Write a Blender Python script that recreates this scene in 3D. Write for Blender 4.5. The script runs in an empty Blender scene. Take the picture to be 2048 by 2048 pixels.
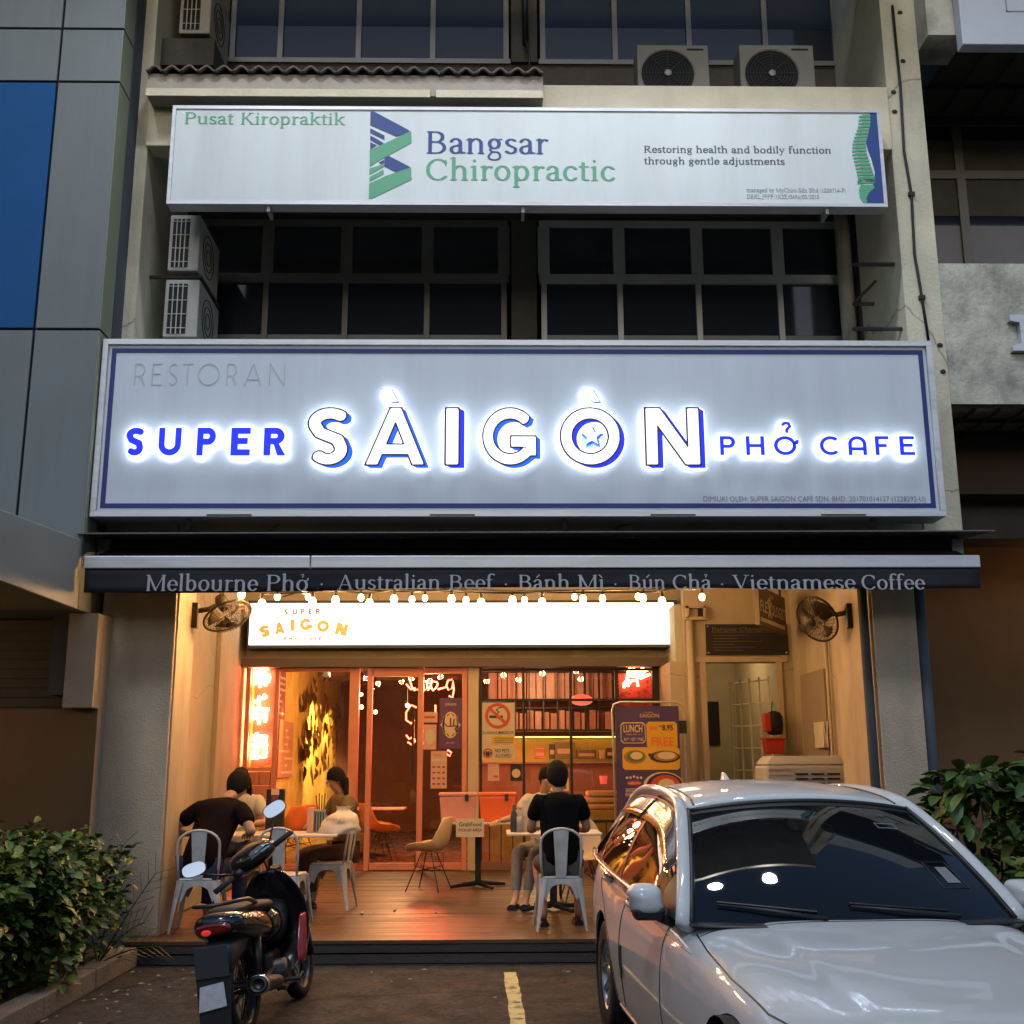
import bpy, bmesh, math, random
import numpy as np
from mathutils import Vector, Matrix, Euler
from math import radians as R, sin, cos, pi, tan, atan2
random.seed(7)
SC = bpy.context.scene
COL = SC.collection

# ---------------------------------------------------------------- camera, world, lights, exposure
CAMH = 1.60
PITCH = math.atan((1528 - 1024) / 2260.0)
YAW = R(1.0)
ROLL = 0.004
cd = bpy.data.cameras.new('camera'); cam = bpy.data.objects.new('camera', cd); COL.objects.link(cam)
cd.sensor_fit = 'HORIZONTAL'; cd.sensor_width = 36.0; cd.lens = 36.0 * 2260 / 2048
cd.clip_start = 0.05; cd.clip_end = 400
_fw = Vector((sin(YAW) * cos(PITCH), cos(YAW) * cos(PITCH), sin(PITCH)))
_rt = Vector((cos(YAW), -sin(YAW), 0)); _up = _rt.cross(_fw)
_r2 = _rt * cos(ROLL) - _up * sin(ROLL) ; _u2 = _rt * sin(ROLL) + _up * cos(ROLL)
cam.matrix_world = Matrix(((_r2.x, _u2.x, -_fw.x, 0), (_r2.y, _u2.y, -_fw.y, 0), (_r2.z, _u2.z, -_fw.z, CAMH), (0, 0, 0, 1)))
SC.camera = cam

w = bpy.data.worlds.new('World'); SC.world = w; w.use_nodes = True
nt = w.node_tree; bg = nt.nodes['Background']
sky = nt.nodes.new('ShaderNodeTexSky'); sky.sky_type = 'NISHITA'; sky.sun_disc = False
SUN_EL, SUN_AZ = R(11.0), R(180.0)
sky.sun_elevation = SUN_EL; sky.sun_rotation = SUN_AZ
sky.air_density = 1.0; sky.dust_density = 1.0; sky.ozone_density = 2.6
nt.links.new(sky.outputs[0], bg.inputs[0]); bg.inputs[1].default_value = 0.15
SUN_E = 0.8

SC.view_settings.view_transform = 'Standard'; SC.view_settings.look = 'None'
SC.view_settings.exposure = 0.0; SC.view_settings.gamma = 1.0
try: SC.view_settings.use_curve_mapping = False
except Exception: pass
SC.cycles.use_denoising = True
SC.cycles.max_bounces = 7; SC.cycles.diffuse_bounces = 3; SC.cycles.glossy_bounces = 4
SC.cycles.transmission_bounces = 6; SC.cycles.transparent_max_bounces = 12
SC.cycles.sample_clamp_indirect = 4.0; SC.cycles.sample_clamp_direct = 0.0
SC.cycles.caustics_reflective = False; SC.cycles.caustics_refractive = False
SC.cycles.use_light_tree = True

# turns a pixel of the 2048 px photograph into a point on the plane at distance Y (used only to read sizes and places off)
def P(px, py, Y):
    a = px - 1024.0; b = 1024.0 - py
    d = _fw * 2260.0 + _r2 * a + _u2 * b
    t = Y / d.y
    return Vector((d.x * t, Y, CAMH + d.z * t))
def PZ(px, py, z):
    a = px - 1024.0; b = 1024.0 - py
    d = _fw * 2260.0 + _r2 * a + _u2 * b
    t = (z - CAMH) / d.z
    return Vector((d.x * t, d.y * t, z))

# ---------------------------------------------------------------- materials
def lin(c):
    return tuple(((x / 255.0) / 12.92 if x / 255.0 <= 0.04045 else ((x / 255.0 + 0.055) / 1.055) ** 2.4) for x in c)
MATS = {}
def mat(name, col, rough=0.6, metal=0.0, var=0.0, vscale=3.0, bump=0.0, bscale=60.0, emit=None, estr=0.0, spec=0.5,
        stain=None, sstr=0.0, sscale=(1, 1, 1), coat=0.0, sample=True, trans=0.0, ior=1.5, sthr=(0.45, 0.7), rvar=0.0, alpha=1.0, sub=0.0):
    if name in MATS: return MATS[name]
    m = bpy.data.materials.new(name); m.use_nodes = True; MATS[name] = m
    n = m.node_tree.nodes; l = m.node_tree.links; b = n['Principled BSDF']
    if len(col) == 3: col = tuple(col) + (1,)
    b.inputs['Base Color'].default_value = col
    b.inputs['Roughness'].default_value = rough; b.inputs['Metallic'].default_value = metal
    b.inputs['Specular IOR Level'].default_value = spec; b.inputs['IOR'].default_value = ior
    b.inputs['Coat Weight'].default_value = coat; b.inputs['Coat Roughness'].default_value = 0.03
    b.inputs['Transmission Weight'].default_value = trans; b.inputs['Alpha'].default_value = alpha
    src = None
    if var > 0 or stain or bump > 0 or rvar > 0:
        tc = n.new('ShaderNodeTexCoord'); oi = n.new('ShaderNodeObjectInfo')
        ad = n.new('ShaderNodeVectorMath'); ad.operation = 'ADD'
        cm = n.new('ShaderNodeCombineXYZ'); mu = n.new('ShaderNodeMath'); mu.operation = 'MULTIPLY'; mu.inputs[1].default_value = 37.0
        l.new(oi.outputs['Random'], mu.inputs[0]); l.new(mu.outputs[0], cm.inputs[0]); l.new(mu.outputs[0], cm.inputs[1])
        l.new(tc.outputs['Object'], ad.inputs[0]); l.new(cm.outputs[0], ad.inputs[1]); src = ad.outputs[0]
    cur = None
    if var > 0:
        no = n.new('ShaderNodeTexNoise'); no.inputs['Scale'].default_value = vscale; no.inputs['Detail'].default_value = 6; no.inputs['Roughness'].default_value = 0.62
        l.new(src, no.inputs['Vector'])
        rp = n.new('ShaderNodeMapRange'); rp.inputs[1].default_value = 0.25; rp.inputs[2].default_value = 0.75
        rp.inputs[3].default_value = 1 - var; rp.inputs[4].default_value = 1 + var; l.new(no.outputs[0], rp.inputs[0])
        mx = n.new('ShaderNodeMix'); mx.data_type = 'RGBA'; mx.blend_type = 'MULTIPLY'; mx.inputs[0].default_value = 1
        mx.inputs[6].default_value = col; l.new(rp.outputs[0], mx.inputs[7]); cur = mx.outputs[2]
    if stain:
        mp = n.new('ShaderNodeMapping'); mp.inputs['Scale'].default_value = sscale; l.new(src, mp.inputs[0])
        no = n.new('ShaderNodeTexNoise'); no.inputs['Scale'].default_value = 1.0; no.inputs['Detail'].default_value = 8; no.inputs['Roughness'].default_value = 0.65
        l.new(mp.outputs[0], no.inputs['Vector'])
        rp = n.new('ShaderNodeMapRange'); rp.inputs[1].default_value = sthr[0]; rp.inputs[2].default_value = sthr[1]
        rp.inputs[3].default_value = 0; rp.inputs[4].default_value = sstr; l.new(no.outputs[0], rp.inputs[0])
        mx = n.new('ShaderNodeMix'); mx.data_type = 'RGBA'; l.new(rp.outputs[0], mx.inputs[0])
        if cur: l.new(cur, mx.inputs[6])
        else: mx.inputs[6].default_value = col
        mx.inputs[7].default_value = tuple(stain) + (1,); cur = mx.outputs[2]
    if cur: l.new(cur, b.inputs['Base Color'])
    if rvar > 0:
        no = n.new('ShaderNodeTexNoise'); no.inputs['Scale'].default_value = 4; no.inputs['Detail'].default_value = 5; l.new(src, no.inputs['Vector'])
        rp = n.new('ShaderNodeMapRange'); rp.inputs[1].default_value = 0.3; rp.inputs[2].default_value = 0.7
        rp.inputs[3].default_value = max(0, rough - rvar); rp.inputs[4].default_value = min(1, rough + rvar)
        l.new(no.outputs[0], rp.inputs[0]); l.new(rp.outputs[0], b.inputs['Roughness'])
    if bump > 0:
        no = n.new('ShaderNodeTexNoise'); no.inputs['Scale'].default_value = bscale; no.inputs['Detail'].default_value = 4; l.new(src, no.inputs['Vector'])
        bp = n.new('ShaderNodeBump'); bp.inputs['Strength'].default_value = bump; bp.inputs['Distance'].default_value = 0.02
        l.new(no.outputs[0], bp.inputs['Height']); l.new(bp.outputs[0], b.inputs['Normal'])
    if emit is not None:
        b.inputs['Emission Color'].default_value = tuple(emit) + (1,); b.inputs['Emission Strength'].default_value = estr
        if not sample: m.cycles.emission_sampling = 'NONE'
    return m
def glass(name, tint=(1, 1, 1), rough=0.0, refl=1.0):
    # thin pane: mostly clear with a Fresnel reflection
    if name in MATS: return MATS[name]
    m = bpy.data.materials.new(name); m.use_nodes = True; MATS[name] = m
    n = m.node_tree.nodes; l = m.node_tree.links; n.clear()
    o = n.new('ShaderNodeOutputMaterial'); mi = n.new('ShaderNodeMixShader'); t = n.new('ShaderNodeBsdfTransparent'); g = n.new('ShaderNodeBsdfGlossy')
    f = n.new('ShaderNodeFresnel'); f.inputs[0].default_value = 1.5
    t.inputs[0].default_value = tuple(tint) + (1,); g.inputs['Roughness'].default_value = rough
    ml = n.new('ShaderNodeMath'); ml.operation = 'MULTIPLY'; ml.inputs[1].default_value = refl
    l.new(f.outputs[0], ml.inputs[0]); l.new(ml.outputs[0], mi.inputs[0]); l.new(t.outputs[0], mi.inputs[1]); l.new(g.outputs[0], mi.inputs[2]); l.new(mi.outputs[0], o.inputs[0])
    return m

# ---------------------------------------------------------------- mesh helpers
def props(o, label=None, cat=None, group=None, kind=None):
    if label: o['label'] = label
    if cat: o['category'] = cat
    if group: o['group'] = group
    if kind: o['kind'] = kind
    return o
def thing(name, label, cat, loc=(0, 0, 0), rz=0.0, group=None, parent=None):
    o = bpy.data.objects.new(name, None); COL.objects.link(o); o.empty_display_size = 0.1
    o.location = loc; o.rotation_euler = (0, 0, rz)
    return props(o, label, cat, group)
class G:
    def __init__(s): s.v = []; s.f = []; s.M = None
    def add(s, vs, fs):
        k = len(s.v)
        if s.M is not None: vs = [s.M @ Vector(v) for v in vs]
        s.v += [tuple(v) for v in vs]; s.f += [tuple(i + k for i in f) for f in fs]; return s
    def box(s, x0, x1, y0, y1, z0, z1):
        return s.add([(x0, y0, z0), (x1, y0, z0), (x1, y1, z0), (x0, y1, z0), (x0, y0, z1), (x1, y0, z1), (x1, y1, z1), (x0, y1, z1)],
                     [(0, 3, 2, 1), (4, 5, 6, 7), (0, 1, 5, 4), (1, 2, 6, 5), (2, 3, 7, 6), (3, 0, 4, 7)])
    def hexa(s, p): # 8 points, bottom 4 ccw then top 4
        return s.add(p, [(0, 3, 2, 1), (4, 5, 6, 7), (0, 1, 5, 4), (1, 2, 6, 5), (2, 3, 7, 6), (3, 0, 4, 7)])
    def quad(s, a, b, c, d): return s.add([a, b, c, d], [(0, 1, 2, 3)])
    def ring(s, c, t, rx, ry, n, ref):
        t = t.normalized(); a = ref - t * ref.dot(t)
        if a.length < 1e-5: a = t.orthogonal()
        a.normalize(); b = t.cross(a)
        return [c + a * (rx * cos(2 * pi * i / n)) + b * (ry * sin(2 * pi * i / n)) for i in range(n)]
    def tube(s, pts, r, n=8, closed=False, caps=True, ref=None, ry=None):
        pts = [Vector(p) for p in pts]; m = len(pts); rs = r if isinstance(r, (list, tuple)) else [r] * m
        rys = ry if isinstance(ry, (list, tuple)) else ([ry] * m if ry is not None else rs)
        ref = Vector(ref) if ref is not None else None; vs = []; fs = []
        prev = None
        for i, p in enumerate(pts):
            if closed: t = pts[(i + 1) % m] - pts[i - 1]
            else: t = pts[min(i + 1, m - 1)] - pts[max(i - 1, 0)]
            if t.length < 1e-9: t = Vector((0, 0, 1))
            t.normalize()
            rf = ref if ref is not None else (prev if prev is not None else (Vector((0, 0, 1)) if abs(t.z) < 0.9 else Vector((1, 0, 0))))
            a = rf - t * rf.dot(t)
            if a.length < 1e-4: a = t.orthogonal()
            a.normalize(); prev = a; b = t.cross(a)
            vs += [p + a * (rs[i] * cos(2 * pi * k / n)) + b * (rys[i] * sin(2 * pi * k / n)) for k in range(n)]
        for i in range(m if closed else m - 1):
            for k in range(n):
                j = (i + 1) % m
                fs.append((i * n + k, i * n + (k + 1) % n, j * n + (k + 1) % n, j * n + k))
        if caps and not closed:
            fs.append(tuple(reversed(range(n)))); fs.append(tuple((m - 1) * n + k for k in range(n)))
        return s.add(vs, fs)
    def cyl(s, p0, p1, r0, r1=None, n=12): return s.tube([p0, p1], [r0, r0 if r1 is None else r1], n)
    def ball(s, c, r, n=10, m=6, sc=(1, 1, 1)):
        c = Vector(c); vs = [c + Vector((0, 0, r * sc[2]))]; fs = []
        for i in range(1, m):
            a = pi * i / m
            for k in range(n): vs.append(c + Vector((r * sc[0] * sin(a) * cos(2 * pi * k / n), r * sc[1] * sin(a) * sin(2 * pi * k / n), r * sc[2] * cos(a))))
        vs.append(c - Vector((0, 0, r * sc[2])))
        for k in range(n):
            fs.append((0, 1 + k, 1 + (k + 1) % n))
            for i in range(m - 2): fs.append((1 + i * n + k, 1 + (i + 1) * n + k, 1 + (i + 1) * n + (k + 1) % n, 1 + i * n + (k + 1) % n))
            fs.append((1 + (m - 2) * n + k, len(vs) - 1, 1 + (m - 2) * n + (k + 1) % n))
        return s.add(vs, fs)
    def lathe(s, prof, c=(0, 0, 0), n=16, axis=None):
        c = Vector(c); vs = []; fs = []; m = len(prof)
        for (r, z) in prof:
            for k in range(n): vs.append(Vector((r * cos(2 * pi * k / n), r * sin(2 * pi * k / n), z)))
        if axis is not None:
            q = Vector((0, 0, 1)).rotation_difference(Vector(axis)); vs = [q @ v for v in vs]
        vs = [c + v for v in vs]
        for i in range(m - 1):
            for k in range(n): fs.append((i * n + k, i * n + (k + 1) % n, (i + 1) * n + (k + 1) % n, (i + 1) * n + k))
        return s.add(vs, fs)
    def grid(s, rows, close=False):
        m = len(rows); n = len(rows[0]); vs = [p for r_ in rows for p in r_]; fs = []
        for i in range(m - 1):
            for k in range(n - (0 if close else 1)):
                fs.append((i * n + k, i * n + (k + 1) % n, (i + 1) * n + (k + 1) % n, (i + 1) * n + k))
        return s.add(vs, fs)
    def prism(s, poly, y0, y1): # polygon in XZ extruded along Y
        n = len(poly); vs = [(x, y0, z) for x, z in poly] + [(x, y1, z) for x, z in poly]
        return s.add(vs, [tuple(range(n)), tuple(reversed(range(n, 2 * n)))] + [(i, i + n, (i + 1) % n + n, (i + 1) % n) for i in range(n)])
    def build(s, name, m, parent=None, smooth=False, bevel=0.0, sub=0, solid=0.0, loc=None, fix=True):
        me = bpy.data.meshes.new(name); me.from_pydata(s.v, [], s.f)
        if fix:
            bm = bmesh.new(); bm.from_mesh(me); bmesh.ops.recalc_face_normals(bm, faces=bm.faces); bm.to_mesh(me); bm.free()
        if m: me.materials.append(m)
        if smooth:
            for p in me.polygons: p.use_smooth = True
        return put(name, me, parent, bevel, sub, solid, loc, smooth)
def put(name, me, parent=None, bevel=0.0, sub=0, solid=0.0, loc=None, smooth=False):
    o = bpy.data.objects.new(name, me); COL.objects.link(o)
    if parent is not None: o.parent = parent
    if loc is not None: o.location = loc
    if solid: md = o.modifiers.new('s', 'SOLIDIFY'); md.thickness = solid; md.offset = 0
    if bevel: md = o.modifiers.new('b', 'BEVEL'); md.width = bevel; md.segments = 2; md.limit_method = 'ANGLE'; md.angle_limit = R(35)
    if sub: md = o.modifiers.new('u', 'SUBSURF'); md.levels = sub; md.render_levels = sub
    return o
def box(name, x0, x1, y0, y1, z0, z1, m, parent=None, bevel=0.0):
    return G().box(x0, x1, y0, y1, z0, z1).build(name, m, parent, bevel=bevel)
def clone(src, name=None, parent='same', loc=None, rz=None):
    c = src.copy(); COL.objects.link(c)
    if parent != 'same': c.parent = parent
    if loc is not None: c.location = loc
    if rz is not None: c.rotation_euler.z = rz
    return c
def copy_tree(o, parent=None, kids=None):
    if kids is None:
        kids = {}
        for q in bpy.data.objects:
            if q.parent: kids.setdefault(q.parent.name, []).append(q)
    c = o.copy(); COL.objects.link(c); c.parent = parent
    for ch in kids.get(o.name, []): copy_tree(ch, c, kids)
    return c

# ---------------------------------------------------------------- lettering
def rdp(p, eps):
    if len(p) < 3: return p
    a, b = np.array(p[0]), np.array(p[-1]); d = b - a; L = math.hypot(*d)
    q = np.array(p)
    if L < 1e-9: ds = np.hypot(q[:, 0] - a[0], q[:, 1] - a[1])
    else: ds = np.abs((q[:, 0] - a[0]) * d[1] - (q[:, 1] - a[1]) * d[0]) / L
    i = int(ds.argmax())
    if ds[i] < eps: return [p[0], p[-1]]
    return rdp(p[:i + 1], eps)[:-1] + rdp(p[i:], eps)
def arc(cx, cy, rx, ry, a0, a1, n=14):
    return [(cx + rx * cos(R(a0 + (a1 - a0) * i / n)), cy + ry * sin(R(a0 + (a1 - a0) * i / n))) for i in range(n + 1)]
def segd(X, Y, a, b):
    dx, dy = b[0] - a[0], b[1] - a[1]; L2 = dx * dx + dy * dy + 1e-12
    t = np.clip(((X - a[0]) * dx + (Y - a[1]) * dy) / L2, 0, 1)
    return np.hypot(X - a[0] - t * dx, Y - a[1] - t * dy)
def boxd(X, Y, a, b, h):
    dx, dy = b[0] - a[0], b[1] - a[1]; L = math.hypot(dx, dy) + 1e-9; ux, uy = dx / L, dy / L
    mx, my = (a[0] + b[0]) / 2, (a[1] + b[1]) / 2
    u = np.abs((X - mx) * ux + (Y - my) * uy) - L / 2; v = np.abs(-(X - mx) * uy + (Y - my) * ux) - h
    return np.hypot(np.maximum(u, 0), np.maximum(v, 0)) + np.minimum(np.maximum(u, v), 0)
def field(prims, X, Y):
    F = np.full(X.shape, 9.0)
    for p in prims:
        if p[0] == 'n':           # elliptical nib
            _, pts, rx, ry = p; k = rx / ry
            for a, b in zip(pts[:-1], pts[1:]):
                F = np.minimum(F, (segd(X, Y * k, (a[0], a[1] * k), (b[0], b[1] * k)) - rx) / k ** 0.5)
        elif p[0] == 'p':         # stroke with square-cut ends
            _, pts, h = p
            for a, b in zip(pts[:-1], pts[1:]): F = np.minimum(F, boxd(X, Y, a, b, h))
            for a in pts[1:-1]: F = np.minimum(F, np.hypot(X - a[0], Y - a[1]) - h)
        elif p[0] == 'h':         # half-plane box (mitred strokes): convex polygon
            pts = p[1]; D = np.full(X.shape, -9.0)
            for a, b in zip(pts, pts[1:] + pts[:1]):
                dx, dy = b[0] - a[0], b[1] - a[1]; L = math.hypot(dx, dy)
                D = np.maximum(D, ((X - a[0]) * dy - (Y - a[1]) * dx) / L)
            F = np.minimum(F, D)
    return F
def contours(prims, iso=0.0, shift=None, res=0.011, eps=0.0022):
    xs = []; ys = []
    for p in prims:
        for q in p[1]: xs.append(q[0]); ys.append(q[1])
    m = 0.24 + iso
    if shift: xs += [x + shift[0] for x in xs]; ys += [y + shift[1] for y in ys]
    gx = np.arange(min(xs) - m, max(xs) + m, res); gy = np.arange(min(ys) - m, max(ys) + m, res)
    X, Y = np.meshgrid(gx, gy); F = field(prims, X, Y)
    if shift:
        for k in range(1, 7): F = np.minimum(F, field(prims, X - shift[0] * k / 6, Y - shift[1] * k / 6))
    F = F - iso; F[F == 0] = 1e-7
    S = F < 0; link = {}
    H, W = F.shape
    amb = S[:-1, :-1].astype(int) + S[:-1, 1:] + S[1:, :-1] + S[1:, 1:]
    for j, i in zip(*np.where((amb > 0) & (amb < 4))):
        c = [(S[j, i], F[j, i]), (S[j, i + 1], F[j, i + 1]), (S[j + 1, i + 1], F[j + 1, i + 1]), (S[j + 1, i], F[j + 1, i])]
        ed = []
        E4 = [((j, i, 0), (gx[i], gy[j]), (gx[i + 1], gy[j])), ((j, i + 1, 1), (gx[i + 1], gy[j]), (gx[i + 1], gy[j + 1])),
              ((j + 1, i, 0), (gx[i + 1], gy[j + 1]), (gx[i], gy[j + 1])), ((j, i, 1), (gx[i], gy[j + 1]), (gx[i], gy[j]))]
        for k in range(4):
            a, b = c[k], c[(k + 1) % 4]
            if a[0] != b[0]:
                t = a[1] / (a[1] - b[1]); e = E4[k]
                ed.append((e[0], (e[1][0] + (e[2][0] - e[1][0]) * t, e[1][1] + (e[2][1] - e[1][1]) * t)))
        if len(ed) == 4 and c[0][0]: ed = [ed[3], ed[0], ed[1], ed[2]]
        for k in range(0, len(ed), 2):
            a, b = ed[k], ed[k + 1]
            link.setdefault(a[0], [a[1], []])[1].append(b[0]); link.setdefault(b[0], [b[1], []])[1].append(a[0])
    out = []; seen = set()
    for s0 in link:
        if s0 in seen: continue
        loop = []; cur = s0; prev = None
        while cur not in seen:
            seen.add(cur); loop.append(link[cur][0])
            nx = [q for q in link[cur][1] if q not in seen]
            if not nx: break
            cur = nx[0]
        if len(loop) > 6:
            h = len(loop) // 2
            l2 = rdp(loop[:h + 1], eps)[:-1] + rdp(loop[h:] + [loop[0]], eps)[:-1]
            if len(l2) > 2: out.append(l2)
    return out
def loops_mesh(loops, name, m, parent, y, depth=0.004, tr=lambda x, z: (x, z)):
    """closed loops drawn in XZ, filled, front face at distance y, thickness depth going away from the street"""
    cu = bpy.data.curves.new('c', 'CURVE'); cu.dimensions = '2D'; cu.fill_mode = 'BOTH'; cu.extrude = depth / 2
    for lp in loops:
        sp = cu.splines.new('POLY'); sp.points.add(len(lp) - 1)
        for k, (x, z) in enumerate(lp):
            X, Z = tr(x, z); sp.points[k].co = (X, Z, 0, 1)
        sp.use_cyclic_u = True
    o = bpy.data.objects.new('c', cu)
    me = bpy.data.meshes.new_from_object(o); bpy.data.objects.remove(o); bpy.data.curves.remove(cu)
    me.name = name
    me.transform(Matrix(((1, 0, 0, 0), (0, 0, -1, y + depth / 2), (0, 1, 0, 0), (0, 0, 0, 1))))
    me.materials.clear(); me.materials.append(m)
    return put(name, me, parent)
W_, H_ = 0.050, 0.019
def nb(pts, a=W_, b=H_): return ('n', pts, a, b)
def stem(x, y0, y1, s0=1, s1=1):
    r = [nb([(x, y0 + .01), (x, y1 - .01)])]
    if s0: r.append(nb([(x - .075 * s0, y0 + .012), (x + .075 * s0, y0 + .012)], .02, .014))
    if s1 == 1: r.append(nb([(x - .075, y1 - .012), (x + .075, y1 - .012)], .02, .014))
    if s1 == 2: r.append(nb([(x - .085, y1 - .045), (x, y1 - .012)], .02, .016))
    return r
XH, CP, AS, DS = .47, .68, .74, -.22
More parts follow.
